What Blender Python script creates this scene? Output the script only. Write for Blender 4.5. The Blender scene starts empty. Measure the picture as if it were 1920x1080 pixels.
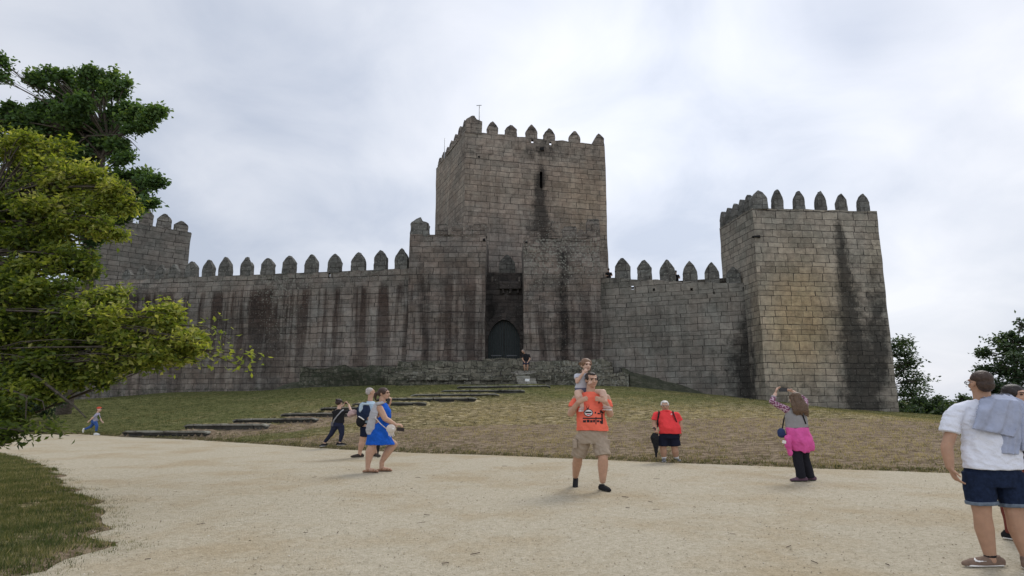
import bpy, bmesh, math, random
import numpy as np
from mathutils import Vector, Matrix, noise as mnoise
from mathutils.bvhtree import BVHTree

# ------------------------------------------------------------------ camera
SC = bpy.context.scene
F = 1150.0                      # focal length in pixels of a 1920 wide frame
TILT = math.radians(10.35)
EYE = 1.5
cam_d = bpy.data.cameras.new('camera')
cam_d.sensor_width = 36.0
cam_d.lens = F / 1920 * 36.0
cam_d.clip_start = 0.05
cam_d.clip_end = 6000
cam = bpy.data.objects.new('camera', cam_d)
SC.collection.objects.link(cam)
cam.location = (0, 0, EYE)
cam.rotation_euler = (math.radians(90) + TILT, 0, 0)
SC.camera = cam
SC.render.resolution_x = 1024
SC.render.resolution_y = 576
SC.view_settings.view_transform = 'Standard'
SC.view_settings.look = 'None'
SC.view_settings.exposure = 0.0
SC.view_settings.gamma = 1.0

# ------------------------------------------------------------------ sky and sun
SUN_EL, SUN_AZ = math.radians(48), math.radians(35)     # soft sun behind the castle, to the right
world = bpy.data.worlds.new('World')
SC.world = world
world.use_nodes = True
wt = world.node_tree
wt.nodes.clear()
def N(t, kind, **kw):
    n = t.nodes.new(kind)
    for k, v in kw.items():
        setattr(n, k, v)
    return n
wo = N(wt, 'ShaderNodeOutputWorld'); bg = N(wt, 'ShaderNodeBackground')
sky = N(wt, 'ShaderNodeTexSky', sky_type='NISHITA', sun_disc=False)
sky.sun_elevation = SUN_EL; sky.sun_rotation = SUN_AZ
sky.dust_density = 2.0; sky.air_density = 1.2
tc = N(wt, 'ShaderNodeTexCoord'); sp = N(wt, 'ShaderNodeSeparateXYZ')
wt.links.new(tc.outputs['Generated'], sp.inputs[0])
def math_(t, op, a, b=None, clamp=False):
    n = N(t, 'ShaderNodeMath', operation=op, use_clamp=clamp)
    for i, v in enumerate((a, b)):
        if v is None: continue
        if isinstance(v, (int, float)): n.inputs[i].default_value = v
        else: t.links.new(v, n.inputs[i])
    return n.outputs[0]
zz = math_(wt, 'MAXIMUM', sp.outputs[2], 0.0)
den = math_(wt, 'ADD', zz, 0.42)
ux = math_(wt, 'DIVIDE', sp.outputs[0], den); uy = math_(wt, 'DIVIDE', sp.outputs[1], den)
cb = N(wt, 'ShaderNodeCombineXYZ')
wt.links.new(ux, cb.inputs[0]); wt.links.new(uy, cb.inputs[1])
def wnoise(scale, detail, rough, off, dist=0.0):
    mp = N(wt, 'ShaderNodeMapping'); mp.inputs['Location'].default_value = off
    wt.links.new(cb.outputs[0], mp.inputs[0])
    n = N(wt, 'ShaderNodeTexNoise'); n.inputs['Scale'].default_value = scale
    n.inputs['Detail'].default_value = detail; n.inputs['Roughness'].default_value = rough
    n.inputs['Distortion'].default_value = dist
    wt.links.new(mp.outputs[0], n.inputs['Vector'])
    return n.outputs['Fac']
n1 = wnoise(1.15, 3, .5, (3.1, 1.7, 0), .3)
n2 = wnoise(3.2, 6, .55, (8.3, 4.2, 0), .4)
mix = math_(wt, 'ADD', math_(wt, 'MULTIPLY', n1, .68), math_(wt, 'MULTIPLY', n2, .32))
rp = N(wt, 'ShaderNodeValToRGB')
e = rp.color_ramp.elements
e[0].position = .40; e[0].color = (5.3, 5.85, 7.0, 1)
e[1].position = .61; e[1].color = (8.5, 8.7, 9.3, 1)
m = rp.color_ramp.elements.new(.49); m.color = (6.9, 7.3, 8.2, 1)
wt.links.new(mix, rp.inputs[0])
# brighter round the hidden sun
dotn = N(wt, 'ShaderNodeVectorMath', operation='DOT_PRODUCT')
wt.links.new(tc.outputs['Generated'], dotn.inputs[0])
gd = Vector((math.sin(math.radians(17)) * math.cos(math.radians(28)), math.cos(math.radians(17)) * math.cos(math.radians(28)), math.sin(math.radians(28))))
dotn.inputs[1].default_value = gd
gl = math_(wt, 'POWER', math_(wt, 'MAXIMUM', dotn.outputs['Value'], 0), 9.0)
gl = math_(wt, 'ADD', math_(wt, 'MULTIPLY', gl, .26), .93)
gl = math_(wt, 'ADD', gl, math_(wt, 'MULTIPLY', math_(wt, 'MAXIMUM', math_(wt, 'MULTIPLY', sp.outputs[1], -1.0), 0.0), .6))  # added fill: sky brightened behind the camera to lighten front faces
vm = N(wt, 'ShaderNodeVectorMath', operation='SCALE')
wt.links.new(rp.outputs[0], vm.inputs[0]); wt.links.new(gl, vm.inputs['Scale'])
mx = N(wt, 'ShaderNodeMix', data_type='RGBA')
mx.inputs[0].default_value = .93
wt.links.new(sky.outputs[0], mx.inputs[6]); wt.links.new(vm.outputs[0], mx.inputs[7])
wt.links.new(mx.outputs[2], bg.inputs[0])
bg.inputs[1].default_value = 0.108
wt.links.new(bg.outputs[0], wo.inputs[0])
sun_d = bpy.data.lights.new('sun', 'SUN')
sun_d.energy = 1.7
sun_d.angle = math.radians(20)
sun_d.color = (1.0, .96, .9)
sun = bpy.data.objects.new('sun', sun_d)
SC.collection.objects.link(sun)
sd = Vector((math.sin(SUN_AZ) * math.cos(SUN_EL), math.cos(SUN_AZ) * math.cos(SUN_EL), math.sin(SUN_EL)))
sun.rotation_euler = sd.to_track_quat('Z', 'Y').to_euler()

# ------------------------------------------------------------------ helpers
rng = np.random.default_rng(7)
random.seed(7)
COL = SC.collection
CT, ST = math.cos(TILT), math.sin(TILT)

def tanel(py):                      # height over eye per metre of depth for a pixel row
    return math.tan(math.atan((540 - py) / F) + TILT)
def P(px, py, Y):                   # the point at depth Y seen at a pixel
    dz = Y * tanel(py)
    zc = Y * CT + dz * ST
    return Vector(((px - 960) / F * zc, Y, EYE + dz))
def XZ(px, Y, z):                   # x of pixel column at depth Y and height z
    return (px - 960) / F * (Y * CT + (z - EYE) * ST)
def proj(x, y, z):
    zc = y * CT + (z - EYE) * ST
    return 960 + F * x / zc, 540 - F * ((z - EYE) * CT - y * ST) / zc
def on_line(px, z, a, b):           # plan parameter where pixel column px crosses the wall a-b at height z
    k = (px - 960) / F
    dx, dy = b[0] - a[0], b[1] - a[1]
    t = (k * (a[1] * CT + (z - EYE) * ST) - a[0]) / (dx - k * dy * CT)
    return a[0] + t * dx, a[1] + t * dy, t

def prop(o, label=None, cat=None, group=None, kind=None):
    if label: o['label'] = label
    if cat: o['category'] = cat
    if group: o['group'] = group
    if kind: o['kind'] = kind
    return o
def empty(name, loc, label, cat, group=None):
    o = bpy.data.objects.new(name, None)
    COL.objects.link(o); o.location = loc
    o.empty_display_size = .3
    return prop(o, label, cat, group)
def link(name, me, parent=None, loc=None):
    o = bpy.data.objects.new(name, me)
    COL.objects.link(o)
    if parent is not None:
        o.parent = parent
    if loc is not None: o.location = loc
    return o
def mesh_np(name, V, Fc, mat=None, uv=None, attrs=None, smooth=False):
    """V (n,3); Fc list of faces or (m,k) array; uv per vertex; attrs name->per vertex float"""
    me = bpy.data.meshes.new(name)
    if isinstance(Fc, np.ndarray):
        V = np.asarray(V, dtype=np.float32)
        k = Fc.shape[1]; nf = Fc.shape[0]
        me.vertices.add(len(V)); me.vertices.foreach_set('co', V.ravel())
        me.loops.add(nf * k); me.loops.foreach_set('vertex_index', Fc.astype(np.int32).ravel())
        me.polygons.add(nf)
        me.polygons.foreach_set('loop_start', np.arange(0, nf * k, k, dtype=np.int32))
        me.update(calc_edges=True)
    else:
        me.from_pydata([tuple(v) for v in V], [], [tuple(int(i) for i in f) for f in Fc])
        me.update()
    if uv is not None:
        l = me.uv_layers.new(name='uv')
        idx = np.empty(len(me.loops), dtype=np.int32)
        me.loops.foreach_get('vertex_index', idx)
        l.data.foreach_set('uv', np.asarray(uv, dtype=np.float32)[idx].ravel())
    for k_, a in (attrs or {}).items():
        at = me.attributes.new(k_, 'FLOAT', 'POINT')
        at.data.foreach_set('value', np.asarray(a, dtype=np.float32))
    if smooth:
        me.polygons.foreach_set('use_smooth', np.ones(len(me.polygons), dtype=bool))
    if mat: me.materials.append(mat)
    me.validate()
    return me

# cheap smooth numpy noise
_ph = rng.uniform(0, 6.28, (64, 3)); _dr = rng.normal(0, 1, (64, 3)); _dr /= np.linalg.norm(_dr, axis=1)[:, None]
def wob(x, y, z, scale=1.0, seed=0, n=9):
    x = np.asarray(x, float); s = 0
    for i in range(n):
        d = _dr[(i + seed * 5) % 64]; p = _ph[(i * 3 + seed) % 64]
        f = scale * (1 + .37 * i)
        s = s + np.sin((x * d[0] + y * d[1] + z * d[2]) * f + p[0]) / (1 + .25 * i)
    return s / 2.6

# ------------------------------------------------------------------ materials
def new_mat(name):
    m = bpy.data.materials.new(name); m.use_nodes = True
    t = m.node_tree; t.nodes.clear()
    o = N(t, 'ShaderNodeOutputMaterial'); b = N(t, 'ShaderNodeBsdfPrincipled')
    t.links.new(b.outputs[0], o.inputs[0])
    return m, t, b
def tnoise(t, vec, scale, detail=3, rough=.5, dist=0):
    n = N(t, 'ShaderNodeTexNoise')
    n.inputs['Scale'].default_value = scale; n.inputs['Detail'].default_value = detail
    n.inputs['Roughness'].default_value = rough; n.inputs['Distortion'].default_value = dist
    if vec is not None: t.links.new(vec, n.inputs['Vector'])
    return n
def ramp(t, fac, stops, interp='LINEAR'):
    r = N(t, 'ShaderNodeValToRGB'); r.color_ramp.interpolation = interp
    el = r.color_ramp.elements
    while len(el) < len(stops): el.new(.5)
    for e_, (p, c) in zip(el, stops):
        e_.position = p
        e_.color = (c, c, c, 1) if isinstance(c, (int, float)) else (*c, 1)
    t.links.new(fac, r.inputs[0])
    return r.outputs[0]
def mixc(t, fac, a, b, mode='MIX'):
    m = N(t, 'ShaderNodeMix', data_type='RGBA', blend_type=mode)
    for i, v in ((0, fac), (6, a), (7, b)):
        if isinstance(v, (int, float)): m.inputs[i].default_value = v
        elif isinstance(v, tuple): m.inputs[i].default_value = (*v, 1)
        else: t.links.new(v, m.inputs[i])
    return m.outputs[2]
def attr(t, name):
    return N(t, 'ShaderNodeAttribute', attribute_name=name).outputs['Fac']
def bump(t, b, h, strength, dist):
    n = N(t, 'ShaderNodeBump'); n.inputs['Strength'].default_value = strength
    n.inputs['Distance'].default_value = dist
    t.links.new(h, n.inputs['Height']); t.links.new(n.outputs[0], b.inputs['Normal'])
def objco(t):
    return N(t, 'ShaderNodeTexCoord').outputs['Object']

def masonry(name, dark=(.105, .085, .072), light=(.25, .215, .18), bw=.78, bh=.36, mortar=.024,
            streak=.0, red=0.0, rubble=0.0, mort_col=(.035, .03, .027)):
    m, t, b = new_mat(name)
    L = t.links.new
    uvn = N(t, 'ShaderNodeUVMap', uv_map='uv').outputs[0]
    wobn = tnoise(t, uvn, 1.6, 3)
    s1 = N(t, 'ShaderNodeVectorMath', operation='SUBTRACT'); L(wobn.outputs['Color'], s1.inputs[0]); s1.inputs[1].default_value = (.5, .5, .5)
    s2 = N(t, 'ShaderNodeVectorMath', operation='SCALE'); L(s1.outputs[0], s2.inputs[0]); s2.inputs['Scale'].default_value = .16 + .5 * rubble
    s3 = N(t, 'ShaderNodeVectorMath', operation='ADD'); L(uvn, s3.inputs[0]); L(s2.outputs[0], s3.inputs[1])
    sx = N(t, 'ShaderNodeSeparateXYZ'); L(s3.outputs[0], sx.inputs[0])
    u, v = sx.outputs[0], sx.outputs[1]
    cv = N(t, 'ShaderNodeCombineXYZ'); L(v, cv.inputs[1])
    vn = tnoise(t, cv.outputs[0], .95, 1)
    v2 = math_(t, 'ADD', v, math_(t, 'MULTIPLY', vn.outputs['Fac'], .85))
    row = math_(t, 'FLOOR', math_(t, 'DIVIDE', v2, bh))
    wn = N(t, 'ShaderNodeTexWhiteNoise', noise_dimensions='1D'); L(row, wn.inputs['W'])
    u2 = math_(t, 'ADD', math_(t, 'MULTIPLY', u, math_(t, 'ADD', math_(t, 'MULTIPLY', wn.outputs['Value'], .75), .62)), math_(t, 'MULTIPLY', wn.outputs['Value'], 13.7))
    cu = N(t, 'ShaderNodeCombineXYZ'); L(math_(t, 'MULTIPLY', u2, .33), cu.inputs[0]); L(math_(t, 'MULTIPLY', row, 7.3), cu.inputs[1])
    un = tnoise(t, cu.outputs[0], 1.4, 1)
    u3 = math_(t, 'ADD', u2, math_(t, 'MULTIPLY', un.outputs['Fac'], 1.1))
    c2 = N(t, 'ShaderNodeCombineXYZ'); L(u3, c2.inputs[0]); L(v2, c2.inputs[1])
    br = N(t, 'ShaderNodeTexBrick'); L(c2.outputs[0], br.inputs['Vector'])
    br.inputs['Scale'].default_value = 1; br.inputs['Brick Width'].default_value = bw
    br.inputs['Row Height'].default_value = bh; br.inputs['Mortar Size'].default_value = mortar
    br.inputs['Mortar Smooth'].default_value = .6; br.offset = 0.5
    br.inputs['Color1'].default_value = (0, 0, 0, 1); br.inputs['Color2'].default_value = (1, 1, 1, 1)
    br.inputs['Mortar'].default_value = (.5, .5, .5, 1)
    rnd = N(t, 'ShaderNodeSeparateColor'); L(br.outputs['Color'], rnd.inputs[0]); rnd = rnd.outputs[0]
    big = tnoise(t, uvn, .22, 4, .6).outputs['Fac']
    fine = tnoise(t, uvn, 9, 5, .7).outputs['Fac']
    mid = tnoise(t, uvn, 2.3, 4, .65).outputs['Fac']
    tone = math_(t, 'ADD', math_(t, 'ADD', math_(t, 'MULTIPLY', rnd, .17), math_(t, 'MULTIPLY', mid, .72)), math_(t, 'ADD', math_(t, 'MULTIPLY', big, .7), math_(t, 'MULTIPLY', fine, .36)))
    md = tuple((a * .55 + c * .45) for a, c in zip(dark, light))
    col = ramp(t, tone, [(.68, dark), (1.0, md), (1.38, light)] if False else [(.0, dark), (.5, md), (1.0, light)])
    # rescale tone to 0..1
    mr = N(t, 'ShaderNodeMapRange'); L(tone, mr.inputs[0]); mr.inputs[1].default_value = .74; mr.inputs[2].default_value = 1.20
    L(mr.outputs[0], col.node.inputs[0])
    # reddish / greyish blocks
    hue = tnoise(t, uvn, .8, 3).outputs['Fac']
    col = mixc(t, ramp(t, hue, [(.42, 0.0), (.62, .55)]), col, mixc(t, 1.0, col, (.92, 1.0, 1.02), 'MULTIPLY'))
    if red > 0:
        rn = tnoise(t, uvn, .45, 4, .6).outputs['Fac']
        col = mixc(t, math_(t, 'MULTIPLY', ramp(t, rn, [(.4, 0.0), (.6, 1.0)]), red), col, mixc(t, 1.0, col, (1.04, .91, .84), 'MULTIPLY'))
    col = mixc(t, math_(t, 'MULTIPLY', attr(t, 'warm'), .85), col, mixc(t, 1.0, col, (1.42, 1.2, .86), 'MULTIPLY'))
    # vertical run-off streaks
    if streak > 0:
        mp = N(t, 'ShaderNodeMapping'); mp.inputs['Scale'].default_value = (.62, .035, 1); L(uvn, mp.inputs[0])
        st = tnoise(t, mp.outputs[0], 1.7, 4, .62).outputs['Fac']
        sm = ramp(t, st, [(.44, 0.0), (.54, 1.0)])
        sm = math_(t, 'MULTIPLY', math_(t, 'MULTIPLY', sm, attr(t, 'fade')), streak)
        col = mixc(t, sm, col, mixc(t, 1.0, col, (.30, .25, .24), 'MULTIPLY'))
    # joints: dark, a few washed out pale
    mf = br.outputs['Fac']
    jn = tnoise(t, uvn, 1.1, 2).outputs['Fac']
    mcol = mixc(t, ramp(t, jn, [(.60, 0.0), (.70, .35)]), mort_col, (.26, .25, .23))
    col = mixc(t, math_(t, 'MULTIPLY', mf, ramp(t, tnoise(t, uvn, 2.1, 3).outputs['Fac'], [(.35, .55), (.55, 1.0)])), col, mcol)
    # modelled stains, lichen, moss
    stn = math_(t, 'ADD', attr(t, 'stain'), math_(t, 'MULTIPLY', math_(t, 'SUBTRACT', tnoise(t, uvn, 1.3, 6, .75).outputs['Fac'], .5), 2.2))
    col = mixc(t, ramp(t, stn, [(.25, 0.0), (.85, .90)]), col, mixc(t, .6, (.018, .017, .016), mixc(t, 1.0, col, (.2, .2, .2), 'MULTIPLY')))
    mo = math_(t, 'ADD', attr(t, 'moss'), math_(t, 'MULTIPLY', math_(t, 'SUBTRACT', tnoise(t, uvn, 2.6, 5, .7).outputs['Fac'], .5), 1.6))
    col = mixc(t, ramp(t, mo, [(.4, 0.0), (.75, .85)]), col, (.035, .042, .026))
    vo = N(t, 'ShaderNodeTexVoronoi'); vo.inputs['Scale'].default_value = 5.5; L(s3.outputs[0], vo.inputs['Vector'])
    ln = math_(t, 'SUBTRACT', math_(t, 'ADD', math_(t, 'MULTIPLY', attr(t, 'lichen'), .75), math_(t, 'MULTIPLY', tnoise(t, uvn, 3.4, 4, .7).outputs['Fac'], .9)), vo.outputs['Distance'])
    col = mixc(t, ramp(t, ln, [(.52, 0.0), (.68, .62)]), col, (.25, .25, .21))
    spk = tnoise(t, uvn, 7.5, 3, .8).outputs['Fac']
    spm = math_(t, 'MULTIPLY', ramp(t, spk, [(.60, 0.0), (.68, .55)]), ramp(t, tnoise(t, uvn, .5, 3).outputs['Fac'], [(.42, .1), (.6, 1.0)]))
    col = mixc(t, spm, col, (.30, .30, .27))
    dk = tnoise(t, uvn, 3.0, 4, .8).outputs['Fac']
    col = mixc(t, ramp(t, dk, [(.62, 0.0), (.72, .75)]), col, (.03, .027, .024))
    L(col, b.inputs['Base Color'])
    b.inputs['Roughness'].default_value = .93
    b.inputs['Specular IOR Level'].default_value = .25
    hgt = math_(t, 'ADD', math_(t, 'MULTIPLY', math_(t, 'SUBTRACT', 1.0, mf), .8), math_(t, 'ADD', math_(t, 'MULTIPLY', fine, .35), math_(t, 'MULTIPLY', math_(t, 'ADD', mid, rnd), .35)))
    bump(t, b, hgt, .8, .05)
    return m

def simple(name, col, rough=.8, var=.15, scale=20, spec=.3, metal=0, bumpd=0, bscale=60, sss=0, detail=3):
    m, t, b = new_mat(name)
    co = objco(t)
    n = tnoise(t, co, scale, detail, .6).outputs['Fac']
    lo = tuple(c * (1 - var) for c in col); hi = tuple(min(1, c * (1 + var)) for c in col)
    t.links.new(ramp(t, n, [(.3, lo), (.7, hi)]), b.inputs['Base Color'])
    b.inputs['Roughness'].default_value = rough; b.inputs['Specular IOR Level'].default_value = spec
    b.inputs['Metallic'].default_value = metal
    if bumpd: bump(t, b, tnoise(t, co, bscale, 3).outputs['Fac'], .6, bumpd)
    if sss:
        b.inputs['Subsurface Weight'].default_value = sss
        b.inputs['Subsurface Radius'].default_value = (.012, .005, .003)
        b.inputs['Subsurface Scale'].default_value = 1.0
    return m

def leaf_mat(name, stops, trans=.35):
    m, t, b = new_mat(name)
    c = ramp(t, attr(t, 'tint'), stops)
    t.links.new(c, b.inputs['Base Color']); b.inputs['Roughness'].default_value = .55
    b.inputs['Specular IOR Level'].default_value = .3
    tr = N(t, 'ShaderNodeBsdfTranslucent')
    t.links.new(mixc(t, 1.0, c, (1.25, 1.25, .55), 'MULTIPLY'), tr.inputs[0])
    ms = N(t, 'ShaderNodeMixShader'); ms.inputs[0].default_value = trans
    t.links.new(b.outputs[0], ms.inputs[1]); t.links.new(tr.outputs[0], ms.inputs[2])
    t.links.new(ms.outputs[0], [n for n in t.nodes if n.type == 'OUTPUT_MATERIAL'][0].inputs[0])
    return m
# ------------------------------------------------------------------ ground
_edge_px = [(-250, 818), (20, 815), (150, 814.5), (230, 819), (400, 827), (520, 835), (640, 843), (800, 850), (1000, 857), (1200, 866), (1380, 872), (1560, 880), (1760, 886), (1930, 893), (2300, 905)]
_ex, _ey = [], []
for a_, b_ in _edge_px:
    Y_ = -EYE / tanel(b_)
    p_ = P(a_, b_, Y_); _ex.append(p_.x); _ey.append(Y_)
_ex = np.array(_ex); _ey = np.array(_ey)
_wx = np.array([-60, -35.8, -27, -18, -13.8, -7.7, 1.5, 8.5, 14.6, 17.7, 27.2, 29.5, 40, 60])
_wy = np.array([54, 50.5, 48, 46, 45.2, 45, 44, 45, 46, 43.5, 43.5, 42, 38, 36])
_wz = np.array([1.2, 1.5, 1.98, 2.25, 2.4, 2.55, 2.55, 2.42, 1.89, 1.25, .49, .15, -.9, -1.6])
def y_edge(x): return np.interp(x, _ex, _ey) + .05 * wob(x, 0 * np.asarray(x), 0, 2.2, 3)
_lx = np.array([-5.0, -4.8, -4.5, -4.3, -4.35, -4.95, -6.4, -10.2, -14.6, -80]); _ly = np.array([-30, 3.2, 4.4, 5.67, 6.64, 7.7, 9.65, 14, 18.1, 31])
def x_lawn(y): return np.interp(y, _ly, _lx) + .10 * wob(0 * np.asarray(y), y, 0, 1.7, 5) + .20 * wob(0 * np.asarray(y), y, 0, 4.6, 2) + .07 * wob(0 * np.asarray(y), y, 0, 7, 6) + .09 * wob(0 * np.asarray(y), y, 0, 15, 8)

# stone treads climbing the slope: left px, right px, base row at left and right, riser height
STEPS = [(229, 390, 819, 820, 0.26), (345, 500, 807, 806, 0.26), (436, 592, 796, 794, 0.25), (526, 655, 785, 783, 0.24), (600, 725, 773, 771, 0.23),
         (660, 798, 764, 762, 0.23), (705, 893, 755.5, 754, 0.26), (770, 936, 747.5, 746, 0.26), (826, 984, 739.5, 738, 0.26), (857, 1032, 731, 729, 0.26)]
def H0(x, y):
    x = np.asarray(x, float); y = np.asarray(y, float)
    ye = y_edge(x); yw = np.interp(x, _wx, _wy); zw = np.interp(x, _wx, _wz)
    t = (y - ye) / (yw - ye)
    tc_ = np.clip(t, 0, 1)
    z = zw * (tc_ ** .82)
    z = z + np.where(t > 0, .05 * wob(x, y, 0, .45, 2) * np.clip(t * 5, 0, 1), 0)
    far = np.clip(y - yw - 1.0, 0, None)
    right = np.clip((x - 27) / 6, 0, 1)
    z = z - right * np.clip(far * .11, 0, 6)
    z = z - (1 - right) * np.clip((y - 85) * .08, 0, 6)
    return z
def H(x, y):
    x = np.asarray(x, float); y = np.asarray(y, float)
    z = H0(x, y)
    for s in STEP_W:
        (ax, ay), (bx, by), h, D = s
        L = math.hypot(bx - ax, by - ay)
        tx, ty = (bx - ax) / L, (by - ay) / L
        u = (x - ax) * tx + (y - ay) * ty
        d = -(x - ax) * ty + (y - ay) * tx
        lat = np.clip((u + .5) / .8, 0, 1) * np.clip((L + .5 - u) / .8, 0, 1)
        z = z + np.where((d > .12) & (d < D), h * .96 * (1 - (d - .12) / (D - .12)), 0) * lat
    tq = (y - y_edge(x)); z = z + np.where(tq > 0, (.022 * wob(x * .6, y, 0, 5.7, 9) + .018 * wob(x * .7, y, 0, 12.3, 11)) * (.5 + .5 * np.clip(wob(x, y, 0, .8, 7), -1, 1)) * np.clip(tq, 0, 1) * np.clip((48 - y) / 10, 0, 1), 0)
    ins = (y < y_edge(x)) & (x > x_lawn(y))
    dist = np.maximum(np.clip((y - y_edge(x)) / .12, 0, 1), np.clip((x_lawn(y) - x) / .12, 0, 1))
    return z - .02 + .045 * np.where(ins, 0, dist)
STEP_W = []
def ray_ground(px, py, fn):
    lo, best = 3.0, None
    for i in range(4000):
        Y = 3 + i * .02
        p = P(px, py, Y)
        if float(fn(p.x, Y)) >= p.z: return p
    return P(px, py, 44)
_sw = []
for (a_, b_, c_, d_, h_) in STEPS:
    A_ = ray_ground(a_, c_, H0); B_ = ray_ground(b_, d_, H0)
    _sw.append([(A_.x, A_.y), (B_.x, B_.y), h_, 2.0])
for i in range(len(_sw)):
    if i + 1 < len(_sw):
        gap = (_sw[i + 1][0][1] + _sw[i + 1][1][1]) / 2 - (_sw[i][0][1] + _sw[i][1][1]) / 2
        _sw[i][3] = max(.8, min(4.0, gap))
STEP_W = [tuple(s) for s in _sw]
def Hs(x, y): return float(H(x, y))

def lines(segs):
    out = [segs[0][0]]
    for a_, b_, st in segs:
        n = max(1, int(round((b_ - a_) / st)))
        out += list(np.linspace(a_, b_, n + 1)[1:])
    return np.array(out)
gx = lines([(-2500, -500, 500), (-500, -100, 50), (-100, -50, 5), (-50, -32, 1), (-32, -14, .22), (-14, 16, .15), (16, 34, .22), (34, 60, 1), (60, 120, 6), (120, 600, 60), (600, 2500, 400)])
gy = lines([(-200, -20, 20), (-20, 2, 2), (2, 12, .4), (12, 30, .13), (30, 48, .22), (48, 70, 1), (70, 130, 5), (130, 700, 60), (700, 3500, 400)])
GX, GY = np.meshgrid(gx, gy)
GZ = H(GX, GY)
nx, ny = len(gx), len(gy)
ii = np.arange(nx * ny).reshape(ny, nx)
Fq = np.stack([ii[:-1, :-1].ravel(), ii[:-1, 1:].ravel(), ii[1:, 1:].ravel(), ii[1:, :-1].ravel()], 1)
X_, Y_ = GX.ravel(), GY.ravel()
ye_ = y_edge(X_); tt_ = (Y_ - ye_) / (np.interp(X_, _wx, _wy) - ye_)
# dry mown belt in the middle of the slope, bare earth by the lowest treads and along the path
dry = np.exp(-((tt_ - .22) / .27) ** 2) * np.interp(X_, [-20, -12, -6, 0, 12, 22, 30], [.0, .3, .8, .95, .75, .5, .15])
dry = dry + .22 * np.clip((X_ + 10) / 8, 0, 1) * np.clip(tt_ * 2, 0, 1) + .18 * wob(X_, Y_, 0, .5, 4)
earth = np.zeros_like(X_)
for k_, s in enumerate(STEP_W):
    (ax, ay), (bx, by), h_, D_ = s
    if k_ < 4:
        cx, cy = bx + .4, (ay + by) / 2 - .9
        earth = np.maximum(earth, 1.15 * np.exp(-(((X_ - cx) / 2.6) ** 2 + ((Y_ - cy) / 1.5) ** 2)))
earth = np.maximum(earth, .8 * np.exp(-np.clip(Y_ - ye_, 0, None) / .35) * (Y_ > ye_ - 1))
earth = np.maximum(earth, 1.0 * np.exp(-np.clip(x_lawn(Y_) - X_, 0, None) / .8) * (Y_ < 22))
lawn = ((X_ < x_lawn(Y_)) & (Y_ < ye_ - .5)).astype(float)
mg, t, b = new_mat('grass_ground')
L = t.links.new
co = objco(t)
mpg = N(t, 'ShaderNodeMapping'); mpg.inputs['Scale'].default_value = (.42, 1, 1); L(co, mpg.inputs[0])
n1_ = tnoise(t, mpg.outputs[0], 2.2, 6, .72).outputs['Fac']; n2_ = tnoise(t, mpg.outputs[0], 7.5, 5, .75).outputs['Fac']; n3_ = tnoise(t, co, .35, 4, .6).outputs['Fac']
green = ramp(t, n2_, [(.36, (.052, .060, .020)), (.5, (.122, .130, .045)), (.66, (.215, .205, .085))])
drycol = ramp(t, n2_, [(.39, (.045, .033, .016)), (.46, (.15, .118, .056)), (.54, (.35, .28, .155)), (.61, (.58, .48, .30))])
df = math_(t, 'ADD', attr(t, 'dry'), math_(t, 'MULTIPLY', math_(t, 'SUBTRACT', math_(t, 'ADD', n1_, n3_), 1.0), .8))
gc = mixc(t, ramp(t, df, [(.15, 0.0), (.85, .92)]), green, drycol)
ec = ramp(t, n2_, [(.4, (.14, .10, .065)), (.6, (.36, .28, .19))])
ef = math_(t, 'ADD', attr(t, 'earth'), math_(t, 'MULTIPLY', math_(t, 'SUBTRACT', n1_, .5), 1.0))
gc = mixc(t, ramp(t, ef, [(.4, 0.0), (.7, 1.0)]), gc, ec)
L(gc, b.inputs['Base Color']); b.inputs['Roughness'].default_value = 1; b.inputs['Specular IOR Level'].default_value = .1
bump(t, b, math_(t, 'ADD', n2_, math_(t, 'MULTIPLY', n1_, .8)), 1.0, .16)
me = mesh_np('grass_hill', np.stack([X_, Y_, GZ.ravel()], 1), Fq, mg, attrs={'dry': np.clip(dry, 0, 1.3) + lawn * (.5 + .3 * wob(X_, Y_, 0, 2.6, 6)), 'earth': earth}, smooth=True)
prop(link('grass_hill', me), 'grass slope rising to the castle walls', None, None, 'structure')
bpy.data.objects['grass_hill']['category'] = 'ground'

# ------------------------------------------------------------------ gravel path
px_ = lines([(-80, -24, 2), (-24, -3, .14), (-3, 16, .25), (16, 60, 2)]); py_ = lines([(-25, 2, 2), (2, 12, .2), (12, 32, .14), (32, 46, 1)])
AX, AY = np.meshgrid(px_, py_)
AY = np.minimum(AY, y_edge(AX)); AX = np.maximum(AX, x_lawn(AY)); AY = np.minimum(AY, y_edge(AX))
AZ = .006 + .006 * wob(AX, AY, 0, .7, 1)
nx2, ny2 = len(px_), len(py_)
jj = np.arange(nx2 * ny2).reshape(ny2, nx2)
Fg = np.stack([jj[:-1, :-1].ravel(), jj[:-1, 1:].ravel(), jj[1:, 1:].ravel(), jj[1:, :-1].ravel()], 1)
VX = np.stack([AX.ravel(), AY.ravel(), AZ.ravel()], 1)
q = VX[Fg]; ar = np.abs(np.cross(q[:, 2, :2] - q[:, 0, :2], q[:, 3, :2] - q[:, 1, :2])) / 2
Fg = Fg[ar > 1e-4]
mgr, t, b = new_mat('gravel')
L = t.links.new; co = objco(t)
vo = N(t, 'ShaderNodeTexVoronoi'); vo.inputs['Scale'].default_value = 46; L(co, vo.inputs['Vector'])
vc = N(t, 'ShaderNodeSeparateColor'); L(vo.outputs['Color'], vc.inputs[0])
f1 = tnoise(t, co, 90, 3, .8).outputs['Fac']; f2 = tnoise(t, co, 9, 6, .75).outputs['Fac']; f3 = tnoise(t, co, .55, 5, .62).outputs['Fac']
tn = math_(t, 'ADD', math_(t, 'ADD', math_(t, 'MULTIPLY', vc.outputs[0], .20), math_(t, 'MULTIPLY', f1, .45)), math_(t, 'MULTIPLY', f2, .55))
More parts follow.
